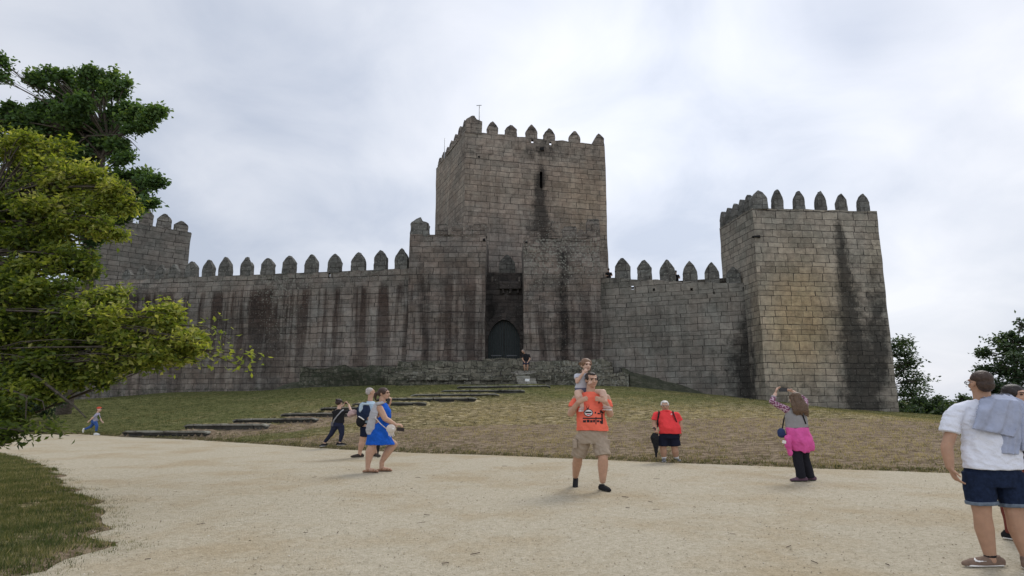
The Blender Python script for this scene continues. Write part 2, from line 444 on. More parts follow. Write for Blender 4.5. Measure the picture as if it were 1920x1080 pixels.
mr = N(t, 'ShaderNodeMapRange'); L(tn, mr.inputs[0]); mr.inputs[1].default_value = .30; mr.inputs[2].default_value = .92
gcol = ramp(t, mr.outputs[0], [(0, (.22, .18, .125)), (.35, (.41, .36, .262)), (.7, (.53, .47, .36)), (1, (.72, .665, .54))])
gcol = mixc(t, ramp(t, f3, [(.46, 0.0), (.64, .62)]), gcol, mixc(t, 1.0, gcol, (.82, .72, .58), 'MULTIPLY'))
lit = tnoise(t, co, 3.2, 7, .85).outputs['Fac']
gcol = mixc(t, ramp(t, lit, [(.655, 0.0), (.70, .65)]), gcol, (.15, .105, .065))
L(gcol, b.inputs['Base Color']); b.inputs['Roughness'].default_value = .95; b.inputs['Specular IOR Level'].default_value = .2
bump(t, b, math_(t, 'ADD', math_(t, 'MULTIPLY', vo.outputs['Distance'], -1.2), math_(t, 'ADD', f1, f2)), .7, .02)
me = mesh_np('gravel_path', VX, Fg, mgr, smooth=True)
prop(link('gravel_path', me), 'pale beige gravel path in front of the grass slope', 'path', None, 'structure')

# pebbles, twigs and fallen leaves lying on the gravel
def scatter_blobs(name, pts, sizes, mat, flat=.55, tints=None, label=None, cat=None):
    base = []
    bm = bmesh.new(); bmesh.ops.create_icosphere(bm, subdivisions=1, radius=1)
    bv = np.array([v.co[:] for v in bm.verts]); bf = np.array([[v.index for v in f.verts] for f in bm.faces]); bm.free()
    n = len(pts); k = len(bv)
    rot = rng.uniform(0, 6.28, n); el = rng.uniform(.7, 1.5, n)
    V = np.empty((n, k, 3))
    jit = 1 + rng.uniform(-.25, .25, (n, k))
    lx = bv[None, :, 0] * jit * (sizes * el)[:, None]; ly = bv[None, :, 1] * jit * sizes[:, None]
    V[..., 0] = lx * np.cos(rot)[:, None] - ly * np.sin(rot)[:, None] + pts[:, 0, None]
    V[..., 1] = lx * np.sin(rot)[:, None] + ly * np.cos(rot)[:, None] + pts[:, 1, None]
    V[..., 2] = bv[None, :, 2] * sizes[:, None] * flat + pts[:, 2, None]
    Fc = (bf[None] + (np.arange(n) * k)[:, None, None]).reshape(-1, 3)
    me = mesh_np(name, V.reshape(-1, 3), Fc, mat, attrs={'tint': np.repeat(rng.uniform(0, 1, n), k)}, smooth=True)
    return prop(link(name, me), label, cat, None, 'stuff')
n = 16000
r_ = 3.2 + 11 * rng.uniform(0, 1, n) ** 1.25; a_ = rng.uniform(-.75, .75, n)
pp = np.stack([r_ * np.sin(a_), r_ * np.cos(a_), np.full(n, .012)], 1)
pp = pp[(pp[:, 0] > x_lawn(pp[:, 1]) - .1) & (pp[:, 1] < y_edge(pp[:, 0]))]
ps = .0025 + .007 * rng.uniform(0, 1, len(pp)) ** 4
mpb, t, b = new_mat('pebble')
t.links.new(ramp(t, attr(t, 'tint'), [(0, (.24, .20, .14)), (.4, (.42, .36, .26)), (.85, (.54, .48, .37)), (1, (.72, .68, .58))]), b.inputs['Base Color']); b.inputs['Roughness'].default_value = .9
scatter_blobs('pebbles', pp, ps, mpb, .6, None, 'loose pale pebbles lying on the gravel path', 'pebbles')

def leaf_scatter(pts, length, width, up=None, rngl=rng, bend=.25, drop=0.0):
    """diamond leaves; returns V,F,tint"""
    n = len(pts)
    d = rngl.normal(0, 1, (n, 3)); d[:, 2] = d[:, 2] * .6 - drop
    d /= np.linalg.norm(d, axis=1)[:, None]
    s = rngl.normal(0, 1, (n, 3)); s[:, 2] *= .5
    s -= (s * d).sum(1)[:, None] * d; s /= np.linalg.norm(s, axis=1)[:, None]
    nn = np.cross(d, s)
    l = length * rngl.uniform(.6, 1.25, n)[:, None]; w = width * rngl.uniform(.6, 1.25, n)[:, None]
    V = np.stack([pts, pts + d * l * .45 + s * w * .5 + nn * w * bend, pts + d * l, pts + d * l * .45 - s * w * .5 + nn * w * bend], 1)
    Fc = np.array([[0, 1, 2], [0, 2, 3]])[None] + (np.arange(n) * 4)[:, None, None]
    return V.reshape(-1, 3), Fc.reshape(-1, 3)
n = 2600
r_ = 3.4 + 14 * rng.uniform(0, 1, n) ** 1.1; a_ = rng.uniform(-.75, .7, n)
pp = np.stack([r_ * np.sin(a_), r_ * np.cos(a_), np.full(n, .022)], 1)
pp = pp[(pp[:, 0] > x_lawn(pp[:, 1]) - 1.5) & (pp[:, 1] < y_edge(pp[:, 0]))]
V_, F_ = leaf_scatter(pp, .03, .014)
V_[:, 2] = .016 + (V_[:, 2] - .022) * .25 + .006
litter = leaf_mat('litter', [(0, (.05, .03, .018)), (.6, (.14, .09, .045)), (1, (.26, .2, .08))], .1)
me = mesh_np('leaf_litter', V_, F_, litter, attrs={'tint': np.repeat(rng.uniform(0, 1, len(pp)), 4)})
prop(link('leaf_litter', me), 'brown fallen leaves and bits scattered over the gravel path', 'fallen leaves', None, 'stuff')

def twigs():
    R = random.Random(12); V, Fc = [], []
    for i in range(60):
        r_ = 3.4 + 12 * R.random(); a_ = R.uniform(-.7, .7); x, y = r_ * math.sin(a_), r_ * math.cos(a_)
        if x < float(x_lawn(y)) or y > float(y_edge(x)): continue
        L_ = R.uniform(.03, .13); w = R.uniform(.002, .005); t_ = R.uniform(0, 3.14); k = 4; b0 = len(V); bend = R.uniform(-.03, .03)
        for j in range(k + 1):
            u = j / k - .5; px, py = x + math.cos(t_) * L_ * u - math.sin(t_) * bend * (u * u), y + math.sin(t_) * L_ * u + math.cos(t_) * bend * (u * u)
            for q, (sx_, sz_) in enumerate(((-1, 0), (0, 1), (1, 0))): V.append((px - math.sin(t_) * w * sx_, py + math.cos(t_) * w * sx_, .016 + w * 1.6 * sz_))
        for j in range(k):
            for q in range(2): Fc.append((b0 + j * 3 + q, b0 + j * 3 + q + 1, b0 + j * 3 + q + 4, b0 + j * 3 + q + 3))
    prop(link('twigs', mesh_np('twigs', V, Fc, simple('twig_wood', (.07, .05, .035), .9, .3))), 'small dark twigs scattered on the gravel path', 'twigs', None, 'stuff')
twigs()

# ------------------------------------------------------------------ stone treads on the slope
m_step = masonry('step_stone', (.10, .09, .075), (.34, .32, .27), bw=1.1, bh=.5, mortar=.02)
def stone_tread(a, b, h, depth=.42, seed=0):
    L_ = math.hypot(b[0] - a[0], b[1] - a[1]); n = max(6, int(L_ / .22))
    tx, ty = (b[0] - a[0]) / L_, (b[1] - a[1]) / L_
    V, UV, Fc = [], [], []
    prof = [(0.03, -.25), (0.03, .0), (.03, .55), (0.03, .76), (-.03, .77), (-.03, 1.0), (depth * .6, 1.0), (depth, .98), (depth, -.2)]
    z0s = []
    for i in range(n + 1):
        u = i / n; bow = -.10 * math.sin(math.pi * u) * L_ * .12
        x = a[0] + (b[0] - a[0]) * u - ty * bow * -1; y = a[1] + (b[1] - a[1]) * u + tx * bow
        zt = float(H0(x, y)) - .02
        z0s.append(zt)
    zl = np.interp(np.linspace(0, 1, n + 1), [0, 1], [np.mean(z0s[:3]), np.mean(z0s[-3:])])
    for i in range(n + 1):
        u = i / n; bow = -.10 * math.sin(math.pi * u) * L_ * .12
        for j, (d, zf) in enumerate(prof):
            w = .010 * float(wob(u * L_ * 1.0, j * .7, seed, 3.1, seed % 7)); w2 = .008 * float(wob(u * L_, j * 1.3, seed + 3, 4.0, 4))
            x = a[0] + (b[0] - a[0]) * u - ty * (d + w); y = a[1] + (b[1] - a[1]) * u + tx * (bow + d + w)
            endf = min(1, min(u, 1 - u) * L_ / .3 + .75)
            z = zl[i] + (h * zf * (endf if zf > 0 else 1)) + w2
            V.append((x, y, z)); UV.append((u * L_ + seed * 3.3, z + d))
    k = len(prof)
    for i in range(n):
        for j in range(k - 1):
            Fc.append((i * k + j, (i + 1) * k + j, (i + 1) * k + j + 1, i * k + j + 1))
    Fc.append(tuple(range(k))[::-1]); Fc.append(tuple(n * k + j for j in range(k)))
    V = np.array(V)
    jn_ = np.arange(len(V)) % k
    att = {'stain': np.where(jn_ < 4, 1.0, -1.2), 'moss': np.where(jn_ < 4, .3, -.3), 'lichen': np.where(jn_ < 4, .1, .9), 'warm': np.zeros(len(V)), 'fade': np.zeros(len(V))}  # risers coloured darker, nosing and tread lighter, to set the steps apart
    c0 = V[:, :].mean(0); c0[2] = V[:, 2].min()
    me = mesh_np('stone_step', V - c0, Fc, m_step, uv=UV, attrs=att)
    return link('stone_step', me, None, tuple(c0))
_names = ['lowest long stone step, nearest the gravel path and the running child', 'second long stone step up from the gravel path, beside bare earth', 'third stone step up the grass slope, left of the dark clothed photographer',
          'fourth stone step up the slope, ending behind the dark clothed photographer', 'fifth stone step up the slope, between photographer and backpack walker', 'sixth stone step up, passing behind the woman in the blue dress',
          'seventh stone step up the slope, right of the blue dress woman', 'third stone step from the top of the slope below the castle gate', 'second stone step from the top of the slope below the gate', 'topmost stone step of the slope, just below the rubble terrace']
for i, s in enumerate(STEP_W):
    o = stone_tread(s[0], s[1], s[2], seed=i)
    prop(o, _names[i], 'step', 'stone steps climbing the grass slope')
# ------------------------------------------------------------------ castle masonry
M_CL = masonry('curtain_stone', (.10, .09, .08), (.295, .268, .235), bh=.46, bw=.95, streak=1.0, red=.6)
M_GT = masonry('gate_tower_stone', (.09, .078, .068), (.255, .225, .195), bh=.44, bw=.9, streak=.8, red=.6)
M_KP = masonry('keep_stone', (.132, .113, .095), (.335, .292, .246), bw=1.05, bh=.53, streak=.28, red=.35)
M_RT = masonry('corner_tower_stone', (.138, .124, .103), (.385, .348, .288), bw=.88, bh=.455, streak=.22, red=.15)
M_CR = masonry('right_wall_stone', (.108, .102, .088), (.285, .264, .228), bw=.95, bh=.45, streak=.4, red=.25)
M_LT = masonry('left_tower_stone', (.11, .103, .090), (.28, .257, .222), bh=.45, bw=.95, streak=.5, red=.2)
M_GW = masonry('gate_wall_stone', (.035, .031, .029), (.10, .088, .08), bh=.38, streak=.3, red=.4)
M_ME = masonry('merlon_stone', (.062, .060, .054), (.205, .197, .178), bw=.9, bh=.55, streak=0, red=0)
M_RU = masonry('rubble_stone', (.042, .042, .030), (.235, .215, .165), bw=.55, bh=.30, mortar=.03, rubble=.5)
M_DARK = simple('deep_dark', (.01, .01, .01), .9)

SPL = .22
def splay(hs, sh=0.0): return [(h[0] - sh - SPL, h[1] - sh + SPL, h[2] - .05, h[3] + .25) for h in hs]
class Wall:
    """collects quads with uv and position; attributes are set from a function of position"""
    def __init__(s): s.V = []; s.UV = []; s.F = []
    def grid(s, a, b, z0, z1a, z1b, step=.3, holes=(), u0=0.0, jag=.05, inner=None, nrm=None, seed=0, edge_jag=True):
        """vertical face from plan a to b, bottom z0, top z1a..z1b; holes (u0,u1,z0,z1) cut through along vector inner"""
        Lw = math.hypot(b[0] - a[0], b[1] - a[1])
        us = set(np.linspace(0, Lw, max(2, int(Lw / step) + 1)).round(4))
        top = max(z1a, z1b)
        zs = set(np.linspace(z0, top, max(2, int((top - z0) / step) + 1)).round(4))
        def snap(vals, x):
            vals = sorted(vals); near = min(vals, key=lambda q: abs(q - x))
            if abs(near - x) < step * .45 and near not in (vals[0], vals[-1]): vals.remove(near)
            vals.append(round(x, 4)); return set(vals)
        for h in holes:
            for q in h[:2]: us = snap(us, q)
            for q in h[2:4]: zs = snap(zs, q)
        us, zs = sorted(us), sorted(zs)
        base = len(s.V); nu, nz = len(us), len(zs)
        for u in us:
            for z in zs:
                ztop = z1a + (z1b - z1a) * u / Lw
                zz_ = z if z < z0 + (top - z0) * .8 or top == ztop else z - (top - ztop) * ((z - z0) / (top - z0) - .8) / .2
                x = a[0] + (b[0] - a[0]) * u / Lw; y = a[1] + (b[1] - a[1]) * u / Lw
                if jag:
                    jx = float(wob(x, y, zz_, 1.1, seed % 5)) * jag * .5; jy = float(wob(x, y, zz_, 1.3, 6)) * jag
                    jz = float(wob(x, y, zz_, 2.6, 8)) * jag * (1.0 if z == zs[-1] and edge_jag else .0)
                else: jx = jy = jz = 0
                s.V.append((x + jx, y + jy, zz_ + jz)); s.UV.append((u0 + u, zz_))
        def inh(uc, zc):
            return any(h[0] < uc < h[1] and h[2] < zc < h[3] for h in holes)
        for i in range(nu - 1):
            for j in range(nz - 1):
                if inh((us[i] + us[i + 1]) / 2, (zs[j] + zs[j + 1]) / 2): continue
                s.F.append((base + i * nz + j, base + (i + 1) * nz + j, base + (i + 1) * nz + j + 1, base + i * nz + j + 1))
        if inner is not None:
            for h in holes:
                ring = []
                for (u, z) in ((h[0], h[2]), (h[1], h[2]), (h[1], h[3]), (h[0], h[3])):
                    x = a[0] + (b[0] - a[0]) * u / Lw; y = a[1] + (b[1] - a[1]) * u / Lw
                    ring.append((x, y, z))
                b0 = len(s.V)
                for k, r in enumerate(ring): s.V.append(r); s.UV.append((u0 + h[0] + k * .1, r[2]))
                for k, r in enumerate(ring): s.V.append((r[0] + inner[0] + (SPL * (b[0] - a[0]) / Lw if k in (1, 2) else -SPL * (b[0] - a[0]) / Lw), r[1] + inner[1] + (SPL * (b[1] - a[1]) / Lw if k in (1, 2) else -SPL * (b[1] - a[1]) / Lw), r[2] + (.25 if k > 1 else -.05))); s.UV.append((u0 + h[0] + k * .1 + .5, r[2]))
                for k in range(4):
                    s.F.append((b0 + k, b0 + (k + 1) % 4, b0 + 4 + (k + 1) % 4, b0 + 4 + k))
        return Lw
    def poly(s, pts, uvs=None):
        b0 = len(s.V)
        for i, p in enumerate(pts):
            s.V.append(tuple(p)); s.UV.append(uvs[i] if uvs else (p[0] + p[1] * .3, p[2] + p[1] * .7))
        s.F.append(tuple(range(b0, b0 + len(pts))))
    def strip(s, a, b, c, d, step=.4, jag=.05):
        """quad a-b-c-d cut along ab"""
        a, b, c, d = map(Vector, (a, b, c, d)); n = max(1, int((b - a).length / step))
        b0 = len(s.V)
        for i in range(n + 1):
            for q in (a.lerp(b, i / n), d.lerp(c, i / n)):
                s.V.append((q.x, q.y, q.z)); s.UV.append((q.x, q.z + q.y * .5))
        for i in range(n): s.F.append((b0 + 2 * i, b0 + 2 * i + 2, b0 + 2 * i + 3, b0 + 2 * i + 1))
    def build(s, name, mat, parent, af=None):
        V = np.array(s.V); o = Vector(parent.location) if parent else Vector((0, 0, 0))
        z = np.zeros(len(V)); at = {'stain': z, 'moss': z, 'lichen': z, 'warm': z, 'fade': z + .5}
        if af is not None:
            zc = V[:, 1] * CT + (V[:, 2] - EYE) * ST
            px = 960 + F * V[:, 0] / zc; py = 540 - F * ((V[:, 2] - EYE) * CT - V[:, 1] * ST) / zc
            at.update(af(V, px, py))
        me = mesh_np(name, V - np.array(o[:]), s.F, mat, uv=s.UV, attrs=at)
        return link(name, me, parent)

def gauss(x, c, w): return np.exp(-((x - c) / w) ** 2)

def prism(corners, z0, ztop, drop=1.6, th=.7, step=.3, holes=None, jag=.05, W=None, ztops=None):
    """hollow topped tower of a plan polygon listed counter-clockwise seen from above starting at the front left corner"""
    W = W or Wall(); n = len(corners); cs = [Vector(c) for c in corners]
    cen = sum(cs, Vector((0, 0))) / n
    ins = []
    for i in range(n):
        p, q, r = cs[i - 1], cs[i], cs[(i + 1) % n]
        e1 = (q - p).normalized(); e2 = (r - q).normalized()
        n1 = Vector((-e1.y, e1.x)); n2 = Vector((-e2.y, e2.x))
        k = (n1 + n2); k = k / (k.dot(n1)) * th
        ins.append(q + k)
    u = 0
    zt = ztops or [ztop] * n
    for i in range(n):
        a, b = cs[i], cs[(i + 1) % n]; ia, ib = ins[i], ins[(i + 1) % n]
        hs = (holes or {}).get(i, ())
        e = (b - a).normalized(); nn = Vector((-e.y, e.x)) * th
        Lw = W.grid(a, b, z0, zt[i], zt[(i + 1) % n], step, hs, u, jag, inner=nn)
        sh = (ia - a).dot(e)
        W.grid(ia, ib, ztop - drop, zt[i], zt[(i + 1) % n], step, splay([h for h in hs if h[2] > ztop - drop], sh), u + 50, 0)
        W.strip((*a, zt[i]), (*b, zt[(i + 1) % n]), (*ib, zt[(i + 1) % n]), (*ia, zt[i]))
        u += Lw
    W.poly([(*p, ztop - drop) for p in ins])
    return W

def merlon(parent, x, y, z, w, h, ang, th=.5, style=0, seed=0, lich=.5, mat=None, body=.5, stain=.0):
    """pointed battlement block standing on the wall top; ang = plan direction of its width"""
    R = np.random.default_rng(seed * 13 + 5)
    prof = [(-.04, 1, 1), (.12, 1, 1), (.28, .99, 1), (body * .8, .99, .98), (body, .99, .98), (body + (1 - body) * .25, .86, .95), (body + (1 - body) * .5, .64, .9), (body + (1 - body) * .75, .38, .82), (body + (1 - body) * .93, .19, .7), (1.0, .08, .6)]
    if style == 1: prof = [(f, a_ if f < .6 else min(1, a_ * 1.12 + .04), b_) for f, a_, b_ in prof]
    V, UV, Fc = [], [], []
    for r, (f, a_, b_) in enumerate(prof):
        for k, (cx, cy) in enumerate([(-1, -1), (-.33, -1), (.33, -1), (1, -1), (1, 0), (1, 1), (.33, 1), (-.33, 1), (-1, 1), (-1, 0)]):
            jx, jy, jz = R.uniform(-.035, .035, 3)
            lx = cx * w / 2 * a_ + jx * w * (.6 if f > 0 else .2); ly = cy * th / 2 * b_ + jy * .8
            lz = f * h + (jz * h * .5 if 0 < f else 0)
            if style == 2 and lx > .08 * w: lz = min(lz, h * (.82 - .25 * (lx / w)))
            if style == 3: lz = min(lz, h * .62 + jz)
            if style == 4 and lx < 0: lz = min(lz, h * (1 + lx / w * 1.5))
            V.append((lx * math.cos(ang) - ly * math.sin(ang), lx * math.sin(ang) + ly * math.cos(ang), lz)); UV.append((lx + seed * 1.7 + cy * .8, z + lz))
    n = 10
    for r in range(len(prof) - 1):
        for k in range(n): Fc.append((r * n + k, r * n + (k + 1) % n, (r + 1) * n + (k + 1) % n, (r + 1) * n + k))
    Fc.append(tuple((len(prof) - 1) * n + k for k in range(n)))
    V = np.array(V); z_ = np.zeros(len(V))
    at = {'stain': z_ + stain + .25 * (V[:, 2] > h * .55), 'moss': z_ + .12, 'lichen': z_ + lich, 'warm': z_, 'fade': z_}
    me = mesh_np('merlon', V, Fc, mat or M_ME, uv=UV, attrs=at)
    return link('merlon', me, parent, tuple(Vector((x, y, z)) - Vector(parent.location)))

def merlons_on(parent, a, b, za, zb, data, seed=0, ang=None, **kw):
    """data: (pixel centre, pixel top, pixel width[, style])"""
    for i, d in enumerate(data):
        z_ = za
        for _ in range(3):
            x, y, t_ = on_line(d[0], z_, a, b); z_ = za + (zb - za) * t_
        ang_ = math.atan2(b[1] - a[1], b[0] - a[0]) if ang is None else ang
        top = EYE + y * tanel(d[1])
        mpp = (y * CT + (z_ - EYE) * ST) / F
        e = Vector((b[0] - a[0], b[1] - a[1])).normalized(); nn = Vector((-e.y, e.x)) * .27
        wpx = d[2]
        q_ = x / (y * CT + (z_ - EYE) * ST)
        wm_ = (wpx * mpp - .5 * abs(math.sin(ang_) + q_ * CT * math.cos(ang_))) / max(.5, abs(math.cos(ang_) - q_ * CT * math.sin(ang_)))
        merlon(parent, x + nn.x, y + nn.y, z_ - .02, wm_ * 1.12, top - z_ + .05, ang_, style=d[3] if len(d) > 3 else 0, seed=seed + i, **kw)

# --- keep
kz = 1.5 + 56 * tanel(247)
KA = (XZ(869, 56, 15), 56.0); KB = (XZ(1140.5, 59.4, 15), 59.4); 
KDv = Vector((XZ(813.5, 65.6, 15) - KA[0], 65.6 - KA[1])); KD = (KA[0] + KDv.x, KA[1] + KDv.y); KC = (KB[0] + KDv.x, KB[1] + KDv.y)
keep = empty('castle_keep', (0, 58, 2.5), 'tall square stone keep rising above the gate, highest tower of the castle', 'tower')
KL = math.hypot(KB[0] - KA[0], KB[1] - KA[1])
def hole_at(px, py0, py1, wpx, a, b):
    y = a[1]
    for _ in range(4):
        z_ = EYE + y * tanel((py0 + py1) / 2); x, y, t_ = on_line(px, z_, a, b)
    L_ = math.hypot(b[0] - a[0], b[1] - a[1]); hw = wpx / 2 * (y * CT + (z_ - EYE) * ST) / F
    return (t_ * L_ - hw, t_ * L_ + hw, EYE + y * tanel(py1), EYE + y * tanel(py0))
hk = [hole_at(998, 259, 268, 4, KA, KB), hole_at(1032, 266, 272, 4, KA, KB)]
slit = hole_at(1014.5, 322, 352, 5, KA, KB)
W = prism([KA, KB, KC, KD], 1.0, kz, drop=1.9, holes={0: hk + [slit]}, jag=.07)
def af_keep(V, px, py):
    st = .95 * gauss(px, 1013, 8 + np.clip((py - 330) / 14, 0, 6)) * np.clip((py - 300) / 25, 0, 1) + .25 * gauss(px, 1012, 30) * np.clip((py - 300) / 60, 0, 1)
    st = st + .35 * gauss(py, 285, 28) + .35 * gauss(px, 1014, 26) * gauss(py, 275, 26) + .3 * np.clip((py - 395) / 40, 0, 1) * (px > 985)
    return {'stain': st, 'lichen': .18 + .4 * np.clip((py - 385) / 40, 0, 1) * gauss(px, 1050, 70), 'moss': .1 * gauss(py, 270, 20) + 0 * px,
            'fade': np.clip((py - 260) / 100, .2, .8), 'warm': .35 * gauss(px, 1100, 60) * gauss(py, 400, 90) + .18 * gauss(py, 350, 70)}
W.build('wall', M_KP, keep, af_keep)
mslit = Wall(); 
kf = [(913, 0)]
merlons_on(keep, KA, KB, kz, kz, [(924, 227, 20), (959, 234, 21, 1), (997.5, 233, 21), (1031, 240, 21), (1078.5, 245, 21)], seed=3, lich=.35, mat=M_KP, stain=.35)
# corner blocks lean to one side
ang_f = math.atan2(KB[1] - KA[1], KB[0] - KA[0]); ang_s = math.atan2(KD[1] - KA[1], KD[0] - KA[0])
merlon(keep, KA[0] + .75, KA[1] + .55, kz - .02, 1.6, 1.85, ang_f, th=.8, style=2, seed=91, lich=.35, mat=M_KP, body=.7, stain=.35)
merlon(keep, KB[0] - .7, KB[1] + .35, kz - .02, 1.2, 1.45, ang_f, th=.7, style=4, seed=92, lich=.35, mat=M_KP, body=.6, stain=.35)
for i in range(7):
    t_ = (i + .72) / 7.1
    merlon(keep, KA[0] + KDv.x * t_ + .36, KA[1] + KDv.y * t_ + .1, kz - .02, .95, [1.7, 1.7, 1.45, 1.35, 1.2, 1.2, 1.1][i], ang_s, style=0, seed=60 + i, mat=M_KP, lich=.3, stain=.35)
for i in range(5):     # rear battlements
    t_ = (i + .5) / 5
    merlon(keep, KD[0] + (KC[0] - KD[0]) * t_, KD[1] + (KC[1] - KD[1]) * t_ - .4, kz - .02, 1.0, 1.2, ang_f, seed=70 + i, mat=M_KP)
    merlon(keep, KB[0] + KDv.x * t_ - .36, KB[1] + KDv.y * t_, kz - .02, 1.0, 1.2, ang_s, seed=80 + i, mat=M_KP)

def tube_mesh(name, pts, rad, mat, parent=None, label=None, cat=None, group=None, seg=8, loc=None):
    V, Fc = [], []
    pts = [Vector(p) for p in pts]
    rads = rad if isinstance(rad, (list, tuple)) else [rad] * len(pts)
    for i, p in enumerate(pts):
        d = (pts[min(i + 1, len(pts) - 1)] - pts[max(i - 1, 0)]).normalized()
        s = d.orthogonal().normalized() if i == 0 else (s - d * s.dot(d)).normalized()
        t_ = d.cross(s)
        for k in range(seg):
            a_ = 2 * math.pi * k / seg; V.append(p + (s * math.cos(a_) + t_ * math.sin(a_)) * rads[i])
    for i in range(len(pts) - 1):
        for k in range(seg): Fc.append((i * seg + k, i * seg + (k + 1) % seg, (i + 1) * seg + (k + 1) % seg, (i + 1) * seg + k))
    Fc.append(tuple(range(seg))[::-1]); Fc.append(tuple((len(pts) - 1) * seg + k for k in range(seg)))
    me = mesh_np(name, V, Fc, mat, smooth=True)
    return prop(link(name, me, parent, loc), label, cat, group)
m_pole = simple('pole_metal', (.32, .33, .35), .4, .1, metal=.6)
p0 = P(898.5, 243, 57.5); p1 = P(898.5, 197, 57.5)
fp = empty('flagpole', (p0.x, p0.y, kz - 1.9), 'thin bare pale flagpole on top of the keep, taller of the two poles', 'flagpole')
hp = p1.z - (kz - 1.9)
tube_mesh('pole', [(0, 0, 0), (0, 0, hp * .5), (0, 0, hp)], [.075, .06, .04], m_pole, fp)
tube_mesh('crossbar', [(-.3, 0, hp - .05), (.22, 0, hp - .02)], .035, m_pole, fp)
tube_mesh('foot', [(0, 0, 0), (0, 0, .35)], .14, m_pole, fp)
p1 = P(834, 259, 63)
ap = empty('antenna', (p1.x, 63, kz - 1.9), 'very thin short rod on the left rear edge of the keep', 'antenna')
tube_mesh('rod', [(0, 0, 0), (0, 0, p1.z - kz + 1.9)], [.06, .035], m_pole, ap, seg=6)
tube_mesh('foot', [(0, 0, 0), (0, 0, .3)], .1, m_pole, ap, seg=6)

# --- gate towers
GY0 = 48.0
gz = EYE + GY0 * tanel(440)
ga = (XZ(762, GY0, 5), GY0); gb = (XZ(909, GY0, 6), GY0)
gtl = empty('gate_tower', (ga[0] + 3, 49, 4.4), 'lower square tower flanking the gate on its left, with one broken merlon', 'tower')
W = prism([ga, gb, (gb[0], GY0 + 7), (ga[0], GY0 + 7)], 1.5, gz, drop=1.2, jag=.09)
def af_gtl(V, px, py):
    return {'stain': .5 * gauss(px, 795, 14) * (py > 480) + .35 * gauss(px, 850, 20) * np.clip((py - 520) / 60, 0, 1) + .3 * np.clip((470 - py) / 40, 0, 1) + .25 * np.clip((px - 880) / 30, 0, 1),
            'lichen': .15 + .35 * np.clip((500 - py) / 60, 0, 1), 'moss': .25 * np.clip((480 - py) / 40, 0, 1) + 0 * px, 'fade': np.clip((py - 470) / 70, .1, 1), 'warm': 0 * px}
W.build('wall', M_GT, gtl, af_gtl)
merlon(gtl, XZ(787, 48.35, 14), 48.42, gz - .05, 1.5, 1.55, 0, th=.8, style=2, seed=31, mat=M_ME, body=.62)
for c_, w_, h_ in ((828, 22, 1.0), (857, 20, 1.25), (880, 14, .8), (900, 26, 1.0)):
    merlon(gtl, XZ(c_, 48.4, 14), 48.42, gz - .05, w_ / 1150 * 50, h_ + .55, 0, th=.7, style=3, seed=c_, mat=M_GT, stain=.3)
ra = (XZ(982, GY0, 6), GY0); rb_ = (XZ(1129.5, GY0, 6), GY0)
gz2 = EYE + GY0 * tanel(447)
gtr = empty('gate_tower', (ra[0] + 3, 49, 4.4), 'lower ruined tower flanking the gate on its right, crusted with pale lichen', 'tower')
W = prism([ra, rb_, (rb_[0], GY0 + 8.5), (ra[0], GY0 + 8.5)], 1.5, gz2, drop=.8, jag=.16)
def af_gtr(V, px, py):
    return {'stain': .75 * gauss(px, 1056, 12) * (py > 470) + .3 * gauss(px, 1080, 22) * gauss(py, 620, 80) + .3 * np.clip((510 - py) / 60, 0, 1) + .35 * gauss(px, 1018, 9) ,
            'lichen': .22 + .5 * np.clip((600 - py) / 120, 0, 1), 'moss': .3 * np.clip((500 - py) / 50, 0, 1) + 0 * px, 'fade': np.clip((py - 500) / 90, .1, 1), 'warm': 0 * px}
W.build('wall', M_GT, gtr, af_gtr)
for c_, w_, h_, st_ in ((1003, 20, .75, 3), (1068, 26, 1.15, 3), (1090, 22, .9, 2), (1112, 24, 1.75, 3)):
    merlon(gtr, XZ(c_, 48.5, 14), 48.45, gz2 - .1, w_ / 1150 * 50, h_ * 1.6 if st_ == 3 else h_, 0, th=.8, style=st_, seed=c_, mat=M_GT, stain=.3)

# --- gate wall with arched doorway between the towers
GW = 50.4
wa = (gb[0] - .4, GW); wb = (ra[0] + .4, GW)
gwz = EYE + GW * tanel(511.5)
gate = empty('gate_wall', ((wa[0] + wb[0]) / 2, GW, 4.5), 'dark recessed wall between the gate towers holding the arched castle door', 'wall')
W = Wall()
xl, xr = XZ(914.5, GW, 5), XZ(975, GW, 5); zs_ = EYE + GW * tanel(636); zt_ = EYE + GW * tanel(599); zf_ = EYE + GW * tanel(673.5)
cx_ = (xl + xr) / 2; hw_ = (xr - xl) / 2
def arch(x):
    q = min(1, abs(x - cx_) / hw_); return zs_ + (zt_ - zs_) * (1 - q ** 1.75) ** .62
Lw = wb[0] - wa[0]
hl = [hole_at(923.5, 519, 529, 3.5, wa, wb), hole_at(973.5, 519, 528, 3, wa, wb)]
# left and right of the door, above the door
W.grid(wa, (xl, GW), 1, zs_, zs_, .3, (), 0, 0); W.grid((xr, GW), wb, 1, zs_, zs_, .3, (), xr - wa[0], 0)
W.grid((xl, GW), (xr, GW), 1, zf_, zf_, .3, (), xl - wa[0], 0)
W.grid(wa, wb, zt_ + .02, gwz, gwz, .3, hl, 0, .0, inner=(0, .9))
W.grid((wa[0], GW + .9), (wb[0], GW + .9), zt_, gwz, gwz, .3, splay(hl), 50, .0)
W.strip((wa[0], GW, gwz), (wb[0], GW, gwz), (wb[0], GW + .9, gwz), (wa[0], GW + .9, gwz))
W.grid(wa, (xl, GW), zs_, zt_ + .02, zt_ + .02, .3, (), 0, 0); W.grid((xr, GW), wb, zs_, zt_ + .02, zt_ + .02, .3, (), xr - wa[0], 0)
na = 26; xs_ = [cx_ - hw_ * math.cos(math.pi * i / na) for i in range(na + 1)]
